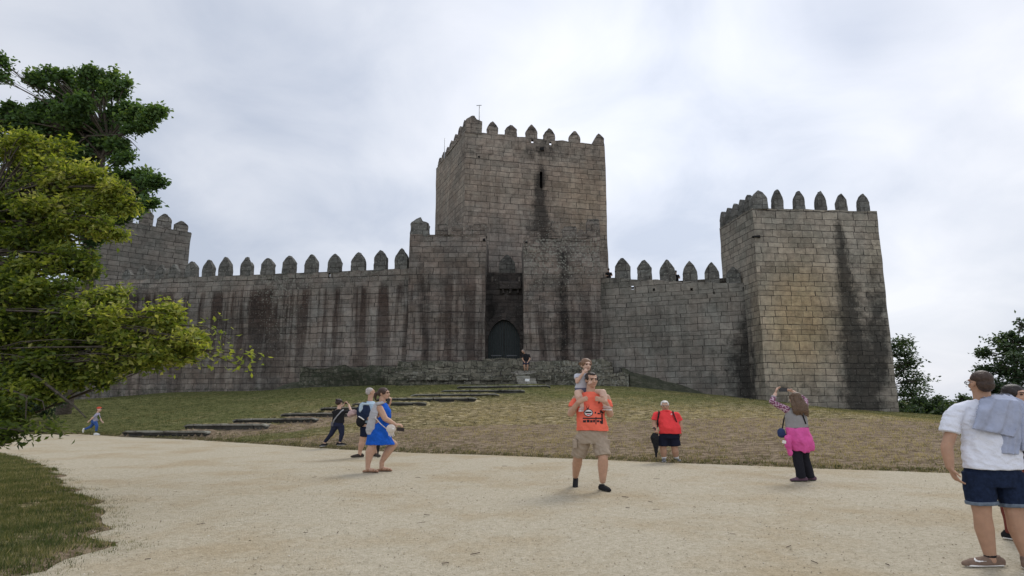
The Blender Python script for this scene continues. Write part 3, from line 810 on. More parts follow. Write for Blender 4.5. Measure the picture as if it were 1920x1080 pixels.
for i in range(na):
    x0, x1 = xs_[i], xs_[i + 1]
    W.poly([(x0, GW, arch(x0)), (x1, GW, arch(x1)), (x1, GW, zt_ + .02), (x0, GW, zt_ + .02)], [(x0 - wa[0], arch(x0)), (x1 - wa[0], arch(x1)), (x1 - wa[0], zt_), (x0 - wa[0], zt_)])
    W.poly([(x0, GW, arch(x0)), (x0, GW + .75, arch(x0)), (x1, GW + .75, arch(x1)), (x1, GW, arch(x1))])
for xx in (xl, xr): W.poly([(xx, GW, zf_), (xx, GW + .75, zf_), (xx, GW + .75, zs_), (xx, GW, zs_)])
W.poly([(xl, GW, zf_), (xr, GW, zf_), (xr, GW + .8, zf_), (xl, GW + .8, zf_)])
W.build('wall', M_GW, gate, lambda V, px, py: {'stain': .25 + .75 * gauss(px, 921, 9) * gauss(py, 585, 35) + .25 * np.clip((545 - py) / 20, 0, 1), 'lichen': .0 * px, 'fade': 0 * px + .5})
V, UV, Fc = [], [], []          # voussoirs standing a little proud
for i in range(13):
    a0, a1 = math.pi * (i + .04) / 13, math.pi * (i + .96) / 13
    b0 = len(V)
    for (aa, o_) in ((a0, 0), (a1, 0), (a1, .55), (a0, .55)):
        x = cx_ - (hw_ + o_) * math.cos(aa); z = arch(cx_ - hw_ * math.cos(aa)) + o_ * math.sin(aa)
        for dy in (-.05, .08): V.append((x, GW + dy, z)); UV.append((i * 1.3 + o_, z))
    q = [b0, b0 + 2, b0 + 4, b0 + 6]
    Fc.append(tuple(q)); 
    for k in range(4): Fc.append((q[k], q[k] + 1, q[(k + 1) % 4] + 1, q[(k + 1) % 4]))
V = np.array(V) - np.array(gate.location[:])
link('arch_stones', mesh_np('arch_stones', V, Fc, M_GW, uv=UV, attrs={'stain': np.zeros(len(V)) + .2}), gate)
# door leaves
m_door = simple('door_paint', (.012, .021, .021), .6, .25, 6, spec=.4, bumpd=.01, bscale=12)
m_iron = simple('door_iron', (.11, .115, .12), .5, .2, metal=.5)
door = None
for sgn in (-1, 1):
    V, Fc = [], []
    edge = .025; n_ = 7
    for i in range(n_):
        x0 = cx_ + sgn * (edge + (hw_ - edge) * i / n_); x1 = cx_ + sgn * (edge + (hw_ - edge) * (i + 1) / n_ - .015)
        if sgn < 0: x0, x1 = x1, x0
        t0, t1 = arch(x0) + .05, arch(x1) + .05
        b0 = len(V)
        for y_ in (GW + .55, GW + .66):
            V += [(x0, y_, zf_), (x1, y_, zf_), (x1, y_, t1), (x0, y_, t0)]
        Fc += [(b0, b0 + 1, b0 + 2, b0 + 3), (b0 + 5, b0 + 4, b0 + 7, b0 + 6), (b0, b0 + 3, b0 + 7, b0 + 4), (b0 + 1, b0 + 5, b0 + 6, b0 + 2), (b0 + 3, b0 + 2, b0 + 6, b0 + 7)]
    d = link('door', mesh_np('door', np.array(V) - np.array(gate.location[:]), Fc, m_door), gate)
    kx0, kx1 = sorted((cx_ + sgn * .22, cx_ + sgn * (hw_ - .25)))
    z0 = zf_ + .28
    V = [(x, y, z) for y in (GW + .50, GW + .549) for (x, z) in ((kx0, z0), (kx1, z0), (kx1, z0 + .09), (kx0, z0 + .09))]
    link('kick_bar', mesh_np('kick_bar', np.array(V) - np.array(gate.location[:]), [(0, 1, 2, 3), (0, 4, 5, 1), (1, 5, 6, 2), (2, 6, 7, 3), (3, 7, 4, 0)], m_iron), d)
V = [(xl - 1, GW + .8, zf_), (xr + 1, GW + .8, zf_), (xr + 1, GW + .8, zt_ + .6), (xl - 1, GW + .8, zt_ + .6)]
# stone hood on two brackets over the door
def boxm(name, x0, x1, y0, y1, z0, z1, mat, parent, sub=3, jit=.02, seed=0, moss=.2, lich=.3, stain=.2, riser=False):
    bm = bmesh.new(); bmesh.ops.create_cube(bm, size=1)
    bmesh.ops.scale(bm, vec=(x1 - x0, y1 - y0, z1 - z0), verts=bm.verts)
    bmesh.ops.bevel(bm, geom=bm.edges[:], offset=min(.03, (z1 - z0) * .2), segments=1, affect='EDGES')
    bmesh.ops.subdivide_edges(bm, edges=[e for e in bm.edges if e.calc_length() > .4], cuts=sub, use_grid_fill=True)
    R = random.Random(seed)
    c = Vector(((x0 + x1) / 2, (y0 + y1) / 2, (z0 + z1) / 2))
    for v in bm.verts: v.co += Vector((R.uniform(-jit, jit), R.uniform(-jit, jit), R.uniform(-jit, jit)))
    bm.verts.index_update()
    V = np.array([(v.co + c)[:] for v in bm.verts]); Fc = [tuple(v.index for v in f.verts) for f in bm.faces]; bm.free()
    UV = [(p[0] + seed * 2.3 + p[1], p[2] + p[1] * .8) for p in V]
    n = np.zeros(len(V)); off = np.array(parent.location[:]) if parent else np.array(c[:]) - [0, 0, (z1 - z0) / 2]
    if riser: stain = np.where(V[:, 2] < z1 - .07, .95, -.6)  # darker below the top edge, lighter above, so each step reads
    me = mesh_np(name, V - off, Fc, mat, uv=UV, attrs={'stain': n + stain, 'moss': n + moss, 'lichen': n + lich})
    return link(name, me, parent, None if parent else tuple(off))
boxm('hood_slab', XZ(936, GW, 8), XZ(977, GW, 8), GW - .42, GW + .02, EYE + GW * tanel(543), EYE + GW * tanel(529), M_GW, gate, seed=4)
for c_ in (943, 957, 971):
    boxm('corbel', XZ(c_ - 2, GW, 8), XZ(c_ + 2, GW, 8), GW - .36, GW + .02, EYE + GW * tanel(551), EYE + GW * tanel(543) - .01, M_GW, gate, seed=c_)
merlons_on(gate, wa, wb, gwz, gwz, [(950.5, 477.5, 28)], seed=41, lich=.3, stain=.3)

# --- curtain wall left of the gate
cl_b = (ga[0] + .6, 48.6); clz = EYE + 48.6 * tanel(503.5)
xq = 52.0; cl_q = (XZ(345, xq, 10), xq)
k_ = ((cl_q[0] - cl_b[0]), (cl_q[1] - cl_b[1])); cl_a = (cl_b[0] + k_[0] * 2.3, cl_b[1] + k_[1] * 2.3)
clzq = EYE + xq * tanel(520); cla_z = clz + (clzq - clz) * 2.3
cwl = empty('curtain_wall', (-20, 50, 2), 'long battlemented wall left of the gate, dark with vertical run-off streaks', 'wall')
W = Wall()
hc = [hole_at(617.5, 511, 519, 3.5, cl_a, cl_b)]
Lc = W.grid(cl_a, cl_b, 0, cla_z, clz, .3, hc, 0, .06, inner=(0, .7))
e = (Vector(cl_b) - Vector(cl_a)).normalized(); nn = Vector((-e.y, e.x))
ia, ib = Vector(cl_a) + nn * .7, Vector(cl_b) + nn * .7
W.strip((*cl_a, cla_z), (*cl_b, clz), (*ib, clz), (*ia, cla_z))
W.grid(ia, ib, clz - 1.9, cla_z, clz, .3, splay(hc), 60, 0, edge_jag=False)
ja, jb = Vector(cl_a) + nn * 2.4, Vector(cl_b) + nn * 2.4
W.strip((*ia, cla_z - 1.5), (*ib, clz - 1.5), (*jb, clz - 1.5), (*ja, cla_z - 1.5))
W.grid(jb, ja, 0, clz - 1.5, cla_z - 1.5, .6, (), 90, 0)
def af_cl(V, px, py):
    top = np.interp(px, [345, 765], [520, 503]); d = py - top
    return {'stain': .22 * np.clip(1 - d / 45, 0, 1) + .35 * gauss(px, 757, 6) * (d > 40) + .25 * gauss(px, 540, 50) * gauss(py, 600, 80) + .45 * gauss(px, 270, 50) * gauss(py, 590, 60),
            'lichen': .2 + .4 * np.clip(1 - d / 60, 0, 1) + .35 * gauss(px, 525, 60) * gauss(py, 590, 80), 'moss': .3 * np.clip(1 - d / 40, 0, 1) + .5 * np.clip((py - 715) / 15, 0, 1) + .35 * gauss(px, 525, 70) * gauss(py, 600, 90),
            'fade': np.clip((d - 22) / 14, 0, 1) * np.clip(1.25 - d / 260, 0, 1), 'warm': .1 * gauss(py, 690, 30) + 0 * px}
W.build('wall', M_CL, cwl, af_cl)
merlons_on(cwl, cl_a, cl_b, cla_z, clz, [(235, 505, 22), (263, 497, 22, 2), (298, 496, 23, 2), (322, 495, 22), (355, 490, 25, 1), (387, 487, 24), (418.5, 482, 26), (459, 482, 25, 2), (498.5, 484, 26, 1), (539, 479.5, 26, 1), (581, 476.5, 26), (625, 475.5, 26), (669.5, 472.5, 27), (711.5, 469.5, 25, 1), (751, 465.5, 25)], seed=200)

# --- tall tower behind the left end
ly0, ly1 = 53.6, 58.5
la = (XZ(182, ly0, 12), ly0); lb = (XZ(341, ly1, 8), ly1)
lz = EYE + ly1 * tanel(436)
e = (Vector(lb) - Vector(la)).normalized(); nn = Vector((-e.y, e.x)) * 10
ltw = empty('corner_tower', (-30, 56, 2), 'grey stone tower behind the left trees with three pointed merlons showing', 'tower')
W = prism([la, lb, (lb[0] + nn.x, lb[1] + nn.y), (la[0] + nn.x, la[1] + nn.y)], .5, lz, drop=1.6)
W.build('wall', M_LT, ltw, lambda V, px, py: {'stain': .3 * np.clip((450 - py) / 30, 0, 1) + .3 * gauss(px, 335, 12), 'lichen': .25 + 0 * px, 'moss': .1 + 0 * px, 'fade': .3 + 0 * px})
merlons_on(ltw, la, lb, lz, lz, [(197, 375, 24), (236, 384, 26), (274, 391, 25, 1), (308, 401, 26, 1), (340, 414.5, 25, 1)], seed=300, lich=.2, mat=M_LT, stain=.25)
for i in range(4):
    t_ = (i + 1) / 4.6
    merlon(ltw, lb[0] + nn.x * t_ - .3, lb[1] + nn.y * t_, lz, 1.0, 1.5, math.atan2(nn.y, nn.x), seed=320 + i, mat=M_LT)

# --- curtain wall right of the gate
r0 = (rb_[0] - .5, 49.2); 
ry = 44.6; r1 = (XZ(1432, ry, 5), ry)
rz0 = EYE + 49.2 * tanel(521); rz1 = EYE + ry * tanel(533)
cwr = empty('curtain_wall', (12, 49, 1.5), 'shorter battlemented grey wall between the gate and the big right tower', 'wall')
W = Wall()
hr = [hole_at(1186, 530, 538, 4.5, r0, r1), hole_at(1226, 530.5, 540, 3.5, r0, r1), hole_at(1296, 527, 535, 4.5, r0, r1), hole_at(1338, 536, 545, 2.5, r0, r1)]
W.grid(r0, r1, 0, rz0, rz1, .3, hr, 0, .06, inner=(0, .7))
W.strip((*r0, rz0), (*r1, rz1), (r1[0], r1[1] + .7, rz1), (r0[0], r0[1] + .7, rz0))
W.grid((r0[0], r0[1] + .7), (r1[0], r1[1] + .7), rz1 - 1.6, rz0, rz1, .3, splay(hr), 60, 0, edge_jag=False)
W.strip((r0[0], r0[1] + .7, rz0 - 1.5), (r1[0], r1[1] + .7, rz1 - 1.5), (r1[0], r1[1] + 2.4, rz1 - 1.5), (r0[0], r0[1] + 2.4, rz0 - 1.5))
W.grid((r1[0], r1[1] + 2.4), (r0[0], r0[1] + 2.4), 0, rz1 - 1.5, rz0 - 1.5, .6, (), 90, 0)
def af_cr(V, px, py):
    return {'stain': .35 * np.clip((545 - py) / 22, 0, 1) + .75 * gauss(px, 1385, 40) * gauss(py, 690, 75) + .6 * gauss(px, 1402, 12) + .25 * gauss(px, 1160, 12) * gauss(py, 580, 40),
            'lichen': .12 + .3 * np.clip((560 - py) / 40, 0, 1), 'moss': .15 * np.clip((560 - py) / 40, 0, 1) + 0 * px, 'fade': np.clip((py - 545) / 30, 0, 1) * .7, 'warm': 0 * px}
W.build('wall', M_CR, cwr, af_cr)
merlons_on(cwr, r0, r1, rz0, rz1, [(1167, 484, 27, 1), (1208, 487.5, 25, 1), (1251.5, 486.5, 27), (1294, 489.5, 25), (1335.5, 492, 25), (1376, 500, 25)], seed=400, stain=.15)
for c_ in (1167, 1208):        # the first two merlons have a dark arched niche
    x, y, t_ = on_line(c_, rz0, r0, r1); 

# --- great right tower
ty = 43.0
ta = (XZ(1437, ty, 1.4), ty); tb = (XZ(1685, 43.9, .8), 43.9)
tz = EYE + ty * tanel(390)
td = (XZ(1349, 48.4, 15), 48.4); tdv = Vector((td[0] - ta[0], td[1] - ta[1])); 
rtw = empty('corner_tower', (22, 46, .8), 'big square stone tower at the right end with a long black stain down its front', 'tower')
tx1 = tb[0] - .3
W = prism([ta, tb, (tb[0] + tdv.x * 1.7, tb[1] + tdv.y * 1.7), (ta[0] + tdv.x, ta[1] + tdv.y)], -2, tz, drop=1.7, jag=.06)
def af_rt(V, px, py):
    f = (V[:, 1] < 44.2) & (px > 1400)
    c = np.interp(py, [400, 430, 600, 775], [1567, 1573, 1592, 1612]); w = np.interp(py, [400, 450, 600, 775], [7, 11, 19, 33])
    st = 1.05 * gauss(px, c, w) * np.clip((py - 405) / 20, 0, 1) * f + .65 * gauss(px, 1650, 22) * gauss(py, 660, 110) * f + .3 * gauss(px, 1620, 30) * np.clip((py - 420) / 60, 0, 1) * f + .3 * np.clip((418 - py) / 25, 0, 1)
    st = st + .35 * gauss(px, 1490, 60) * gauss(py, 735, 22) * f + .3 * gauss(px, 1650, 25) * gauss(py, 600, 120) * f
    wm = 1.35 * gauss(px, 1500, 70) * gauss(py, 600, 110) * f + .25 * gauss(px, 1640, 20) * gauss(py, 480, 60) * f
    st = st + (~f) * (.35 * np.clip((py - 520) / 200, 0, 1) + .5 * gauss(px, 1413, 10) * (py > 560))
    return {'stain': st, 'lichen': .12 + .3 * np.clip((430 - py) / 40, 0, 1), 'moss': .1 * np.clip((430 - py) / 40, 0, 1) + 0 * px, 'fade': .35 + 0 * px, 'warm': wm}
W.build('wall', M_RT, rtw, af_rt)
merlons_on(rtw, (ta[0], ta[1]), (tb[0], tb[1]), tz, tz, [(1462, 355, 22), (1502.5, 357.5, 22), (1543.5, 358, 22), (1582.5, 363, 22), (1623.5, 363, 24)], seed=500, lich=.3, mat=M_ME, stain=.1)
merlon(rtw, XZ(1421, 43.6, 15) , 43.5, tz, 1.12, 1.42, 0, th=1.0, seed=510, lich=.3, stain=.1)
for i in range(5):
    t_ = (i + 1) / 5.15
    merlon(rtw, ta[0] + tdv.x * t_ + .36, ta[1] + tdv.y * t_, tz, .62, 1.35, math.atan2(tdv.y, tdv.x), style=0, seed=520 + i, lich=.3)
merlon(rtw, XZ(1603, 50, 15), 50, tz, .9, 1.1, 0, seed=530)

# putlog holes and cracks: near-black plates on the faces stand in for shaded hollows
def hole_plate(parent, px, py, wpx, hpx, Yw, name='putlog_hole_shade'):
    z0 = EYE + Yw * tanel(py + hpx / 2); z1 = EYE + Yw * tanel(py - hpx / 2); x0, x1 = XZ(px - wpx / 2, Yw, z0), XZ(px + wpx / 2, Yw, z0)
    V = np.array([(x0, Yw - .012, z0 + .04), (x1, Yw - .012, z0), (x1 - .03, Yw - .012, z1), (x0 + .02, Yw - .012, z1 - .05), (x0, Yw + .2, z0), (x1, Yw + .2, z0), (x1, Yw + .2, z1), (x0, Yw + .2, z1)]) - np.array(parent.location[:])
    link(name, mesh_np(name, V, [(0, 1, 2, 3), (0, 4, 5, 1), (1, 5, 6, 2), (2, 6, 7, 3), (3, 7, 4, 0)], M_DARK), parent)
hole_plate(rtw, 1419, 443, 14, 4, 42.92)
hole_plate(keep, 897, 294, 6, 4, 56.3); hole_plate(keep, 1016, 278.5, 8, 6, 57.7)
hole_plate(gtl, 907.5, 449, 5, 5, 47.9); hole_plate(gtr, 987, 454, 5, 4, 47.85)
hole_plate(cwr, 1140, 577, 4, 8, 49.1)
# near-black sheet behind the keep slit stands in for its shaded inside
V = np.array([(slit[0], 0, 0)])
t0 = slit[0] / KL; t1 = slit[1] / KL
pa = (KA[0] + (KB[0] - KA[0]) * t0, KA[1] + (KB[1] - KA[1]) * t0 + .72); pb = (KA[0] + (KB[0] - KA[0]) * t1, KA[1] + (KB[1] - KA[1]) * t1 + .72)
V = np.array([(pa[0] - .2, pa[1], slit[2] - .2), (pb[0] + .2, pb[1], slit[2] - .2), (pb[0] + .2, pb[1], slit[3] + .2), (pa[0] - .2, pa[1], slit[3] + .2)]) - np.array(keep.location[:])
link('slit_dark_back', mesh_np('slit_dark_back', V, [(0, 1, 2, 3)], M_DARK), keep)

# --- rubble terrace before the gate
ter = empty('stone_terrace', (XZ(900, 46, 2.5), 46, 2.3), 'low mossy rubble terrace spread below the gate towers', 'terrace')
def tier(name, pxl, pxr, Yf, Yb, ztop, z0, seed, jag=.16):
    W = Wall(); a = (XZ(pxl, Yf, 3), Yf); b = (XZ(pxr, Yf, 3), Yf)
    W.grid(a, b, z0, ztop, ztop, .22, (), seed * 7.7, jag, seed=seed)
    W.grid((a[0], Yb), a, z0, ztop, ztop, .3, (), 3, jag); W.grid(b, (b[0], Yb), z0, ztop, ztop, .3, (), 3, jag)
    b0 = len(W.V); n = int((b[0] - a[0]) / .3); m_ = max(2, int((Yb - Yf) / .3))
    for i in range(n + 1):
        for j in range(m_ + 1):
            x = a[0] + (b[0] - a[0]) * i / n; y = Yf + (Yb - Yf) * j / m_
            jz = float(wob(x, y, ztop, 2.6, 8)) * jag * (1 if j == 0 else .5)
            W.V.append((x + float(wob(x, Yf, ztop, 1.1, seed % 5)) * jag * .5 * (j == 0), y + float(wob(x, Yf, ztop, 1.3, 6)) * jag * (j == 0), ztop + jz)); W.UV.append((x, y))
    for i in range(n):
        for j in range(m_): W.F.append((b0 + i * (m_ + 1) + j, b0 + (i + 1) * (m_ + 1) + j, b0 + (i + 1) * (m_ + 1) + j + 1, b0 + i * (m_ + 1) + j + 1))
    return W.build(name, M_RU, ter, lambda V, px, py: {'stain': .15 + .5 * gauss(V[:, 2], z0 + .5, .25), 'moss': .42 * np.clip((900 - px) / 200, 0, 1) + .22, 'lichen': .35 + .35 * np.clip((px - 980) / 100, 0, 1)})
zA = EYE + 46.9 * tanel(677.5)
tier('upper_tier', 745, 1148, 46.7, 48.2, zA, 1.5, 1)
tier('doorway_floor', 905, 985, 47.6, 50.5, zf_ - .12, 3.5, 2, .05)
zB = EYE + 46.0 * tanel(688)
tier('middle_tier', 640, 1150, 46.0, 46.85, zB, 1.5, 3)
zC = EYE + 45.2 * tanel(701)
tier('lower_tier', 722, 1180, 45.1, 46.15, zC, 1.2, 4)
tier('lower_tier', 560, 726, 45.5, 48.6, EYE + 45.5 * tanel(690), 1.2, 5, .2)
tier('kerb_row', 742, 1062, 44.4, 45.3, EYE + 44.4 * tanel(719.5), 1.2, 6, .07)
# loose stones of the terrace: every one a part
R = random.Random(4)
for i in range(34):
    px = R.uniform(748, 1150); yb = R.choice([45.0, 45.02, 45.9, 46.6])
    zb = {45.0: 2.45, 45.02: 2.9, 45.9: zC - .02, 46.6: zB - .02}[yb]
    w_ = R.uniform(.25, .6); x_ = XZ(px, yb, 3)
    if 955 < px < 1010: continue
    boxm('stone_block', x_ - w_, x_ + w_, yb - .2 - R.uniform(0, .12), yb + .3, zb, zb + R.uniform(.2, .42), M_RU, ter, sub=2, jit=.04, seed=i, moss=.3 if px < 950 else .15, lich=.6)
# stairs up the terrace
st = empty('stone_stairs', (XZ(985, 44.5, 2.5), 44.6, 2.4), 'short flight of stone stairs up the terrace right of the castle door', 'stairs')
for i in range(6):
    z1_ = 2.62 + i * .2; yy = 44.25 + i * .27
    sh = i * -1.5
    boxm('step', XZ(972 + sh, yy, 3), XZ(1007 + sh * .6, yy, 3), yy, yy + 1.1 - i * .05, z1_ - .35 if i else 2.2, z1_, m_step, st, sub=3, jit=.012, seed=40 + i, lich=.6, riser=True)
for i in range(4):
    z1_ = zC + .12 + i * .22; yy = 45.85 + i * .33
    boxm('step', XZ(940, yy, 3), XZ(988, yy, 3), yy, yy + .6, z1_ - .3, z1_, m_step, st, sub=3, jit=.015, seed=60 + i, lich=.5, riser=True)
o = boxm('pale_stone', XZ(985, 44.5, 3), XZ(993, 44.5, 3), 44.62, 44.9, 2.83, 3.0, simple('white_stone', (.7, .7, .68), .8), None, sub=2, jit=.03, seed=3)
prop(o, 'small white stone lying on the terrace stairs', 'stone')

# sloping mossy rock banks either side of the terrace
m_rock, t, b = new_mat('mossy_rock')
co = objco(t); a1 = tnoise(t, co, 1.4, 6, .7).outputs['Fac']; a2 = tnoise(t, co, 6, 5, .7).outputs['Fac']
t.links.new(ramp(t, math_(t, 'ADD', math_(t, 'MULTIPLY', a1, .6), math_(t, 'MULTIPLY', a2, .4)), [(.35, (.018, .018, .013)), (.5, (.045, .05, .026)), (.64, (.11, .10, .075))]), b.inputs['Base Color'])
b.inputs['Roughness'].default_value = .95; bump(t, b, math_(t, 'ADD', a1, a2), 1, .12)
def bank(p_lo, p_hi, Yf, Yb, label, skew=0.0):
    (x0, z0), (x1, z1) = p_lo, p_hi
    n, m_ = 26, 10; V, Fc = [], []
    for i in range(n + 1):
        u = i / n; x = x0 + (x1 - x0) * u; zt = z0 + (z1 - z0) * u ** .85
        for j in range(m_ + 1):
            v = j / m_; y = Yf + (Yb - Yf) * v
            hgt = 1.0 + (zt - 1.0) * (1 - (1 - v) ** 2.2)
            V.append((x + .1 * float(wob(x, y, 0, 1.5, 2)), y - .5 * u * (1 - v) - skew * (1 - u), hgt + .10 * float(wob(x, y, 0, 2.3, 1))))
    for i in range(n):
        for j in range(m_):
            q = (i * (m_ + 1) + j, (i + 1) * (m_ + 1) + j, (i + 1) * (m_ + 1) + j + 1, i * (m_ + 1) + j + 1)
            Fc.append(q if x1 > x0 else q[::-1])
    V = np.array(V); c = V.mean(0); c[2] = 1.0
    prop(link('rock_bank', mesh_np('rock_bank', V - c, Fc, m_rock, smooth=False), None, tuple(c)), label, 'rock')
Y1 = 46.2
bank((XZ(495, Y1, 2), EYE + 47 * tanel(731)), (XZ(600, Y1, 3), EYE + 47 * tanel(697)), 45.3, 48.4, 'dark mossy rock bank sloping down left of the rubble terrace')
bank((XZ(1345, Y1, 2), EYE + 48 * tanel(740)), (XZ(1172, Y1, 3), EYE + 48 * tanel(688)), 44.9, 49.3, 'dark mossy rock wedge running down right of the rubble terrace', 1.2)
# ------------------------------------------------------------------ trees
def sweep(V, Fc, pts, r0, r1, seg=6):
    pts = [Vector(p) for p in pts]; b0 = len(V); s = None
    for i, p in enumerate(pts):
        d = (pts[min(i + 1, len(pts) - 1)] - pts[max(i - 1, 0)])
        if d.length < 1e-6: d = Vector((0, 0, 1))
        d.normalize()
        s = d.orthogonal().normalized() if s is None else (s - d * s.dot(d)).normalized()
        t_ = d.cross(s); r = r0 + (r1 - r0) * i / (len(pts) - 1)
        for k in range(seg):
            a_ = 2 * math.pi * k / seg; V.append((p + (s * math.cos(a_) + t_ * math.sin(a_)) * r)[:])
    for i in range(len(pts) - 1):
        for k in range(seg): Fc.append((b0 + i * seg + k, b0 + i * seg + (k + 1) % seg, b0 + (i + 1) * seg + (k + 1) % seg, b0 + (i + 1) * seg + k))
def bez(a, b, sag=.15, n=6, R=random):
    a, b = Vector(a), Vector(b); L_ = (b - a).length
    c = (a + b) / 2 + Vector((R.uniform(-1, 1), R.uniform(-1, 1), R.uniform(.2, 1))) * L_ * sag
    return [(1 - t) ** 2 * a + 2 * t * (1 - t) * c + t * t * b for t in [i / n for i in range(n + 1)]]
m_bark = simple('bark', (.075, .062, .048), .95, .4, 12, bumpd=.03, bscale=20)
m_bark_pale = simple('bark_pale', (.16, .14, .115), .95, .35, 9, bumpd=.02, bscale=20)

DENS = .84
def tree(name, label, cat, base, nodes, clumps, leafm, leaf=(.08, .04), seed=1, r0=.2, bark=None, per_twig=14, twig=.4, group=None, flat=1.0, twig_r=.006, tint_fn=None, branch_r=.04, drop=0.0, extra=(), dens=1.0):
    """nodes: trunk points; clumps: (centre, (rx,ry,rz), n_twigs, tint)"""
    R = random.Random(seed); rg = np.random.default_rng(seed)
    e = empty(name, base, label, cat, group); base = Vector(base)
    V, Fc = [], []
    tp = [base] + [Vector(n_) for n_ in nodes]
    fine = []
    for i in range(len(tp) - 1):
        for k in range(4): fine.append(tp[i].lerp(tp[i + 1], k / 4) + Vector((R.uniform(-1, 1), R.uniform(-1, 1), 0)) * r0 * .25 * (i + k > 0))
    fine.append(tp[-1])
    sweep(V, Fc, fine, r0, r0 * .3, 9)
    LP, LT, LS = [], [], []
    parts_ = []
    for (c, rad, nt, tint) in clumps:
        k_ = 7 if nt > 110 else (5 if nt > 60 else (3 if nt > 28 else 1))
        for i_ in range(k_):
            o_ = Vector((R.uniform(-1, 1) * rad[0], R.uniform(-1, 1) * rad[1], R.uniform(-1, 1) * rad[2])) * (.72 if k_ > 1 else 0)
            f_ = R.uniform(.3, .58) if k_ > 1 else 1
            parts_.append((Vector(c) + o_, tuple(q * f_ for q in rad), int(nt / k_ * R.uniform(.8, 1.5) * DENS * dens), tint + R.uniform(-.13, .13)))
    for (c, rad, nt, tint) in parts_:
        c = Vector(c)
        cand = [q for q in fine if q.z < c.z + .2] or fine
        st_ = min(cand, key=lambda q: (q - c).length + R.uniform(0, .4) * (q - c).length)
        br = bez(st_, c, .12, 7, R); sweep(V, Fc, br, branch_r * (1 if k_ < 0 else 1), branch_r * .35, 5)
        subs = []
        for _ in range(max(3, nt // 14)):
            d = Vector(rg.normal(0, 1, 3)); d.normalize()
            q = c + Vector((d.x * rad[0], d.y * rad[1], d.z * rad[2])) * R.uniform(.3, .9)
            s_ = bez(br[R.randint(3, 7)], q, .15, 4, R); sweep(V, Fc, s_, branch_r * .35, twig_r * 1.3, 4); subs.append(s_)
        for _ in range(nt):
            s_ = R.choice(subs); a = s_[R.randint(1, 4)]
            d = Vector(rg.normal(0, 1, 3)); d.normalize(); rr = R.uniform(.15, 1) ** .45 * (1 if R.random() < .7 else R.uniform(1, 1.7))
            q = c + Vector((d.x * rad[0], d.y * rad[1], d.z * rad[2])) * rr
            dd = q - a
            L_ = min(dd.length, twig * R.uniform(.7, 1.5))
            if dd.length < 1e-3: continue
            st2 = q - dd.normalized() * L_
            tw = bez(st2, q, .2, 3, R)
            if R.random() < .5: sweep(V, Fc, tw, twig_r, twig_r * .4, 3)
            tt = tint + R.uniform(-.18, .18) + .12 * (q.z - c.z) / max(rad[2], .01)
            for k in range(per_twig):
                f = R.uniform(.1, 1.05); i0 = min(2, int(f * 3)); p = tw[i0].lerp(tw[i0 + 1], min(1, f * 3 - i0))
                LP.append((p + Vector(rg.normal(0, 1, 3)) * leaf[0] * .55 * Vector((1, 1, flat)).length / 1.7)[:]); LT.append(tt + R.gauss(0, .16))
    for (pts, ra_, rb2, nl, tint) in extra:     # hand-laid branches
        sweep(V, Fc, [Vector(p) for p in pts], ra_, rb2, 5)
        for _ in range(nl):
            k = R.randint(0, len(pts) - 2); p = Vector(pts[k]).lerp(Vector(pts[k + 1]), R.random())
            LP.append((p + Vector(rg.normal(0, 1, 3)) * leaf[0] * .9)[:]); LT.append(tint + R.uniform(-.2, .2))
    b_ = np.array(base[:])
    link('trunk', mesh_np('trunk', np.array(V) - b_, Fc, bark or m_bark, smooth=True), e)
    LPa = np.array(LP); LV, LF = leaf_scatter(LPa, leaf[0], leaf[1], rngl=rg, drop=drop)
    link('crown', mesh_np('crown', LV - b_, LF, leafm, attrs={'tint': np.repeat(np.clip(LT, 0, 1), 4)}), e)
    return e
def CL(px, py, rx, ry, Y, nt, tint, deep=None):
    c = P(px, py, Y); m = (Y * CT + (c.z - EYE) * ST) / F
    return (c, (rx * m, (deep if deep else (rx + ry) / 2 * m * .8), ry * m), nt, tint)

lm_near = leaf_mat('leaf_yellow_green', [(0, (.036, .062, .016)), (.35, (.105, .150, .030)), (.6, (.19, .235, .042)), (.82, (.30, .33, .06)), (1, (.46, .45, .15))], .55)
lm_dark = leaf_mat('leaf_dark_green', [(0, (.034, .065, .028)), (.5, (.095, .17, .062)), (.85, (.15, .23, .075)), (1, (.22, .29, .09))], .45)
lm_blk = leaf_mat('leaf_evergreen', [(0, (.028, .048, .026)), (.6, (.065, .105, .05)), (1, (.12, .17, .08))], .4)

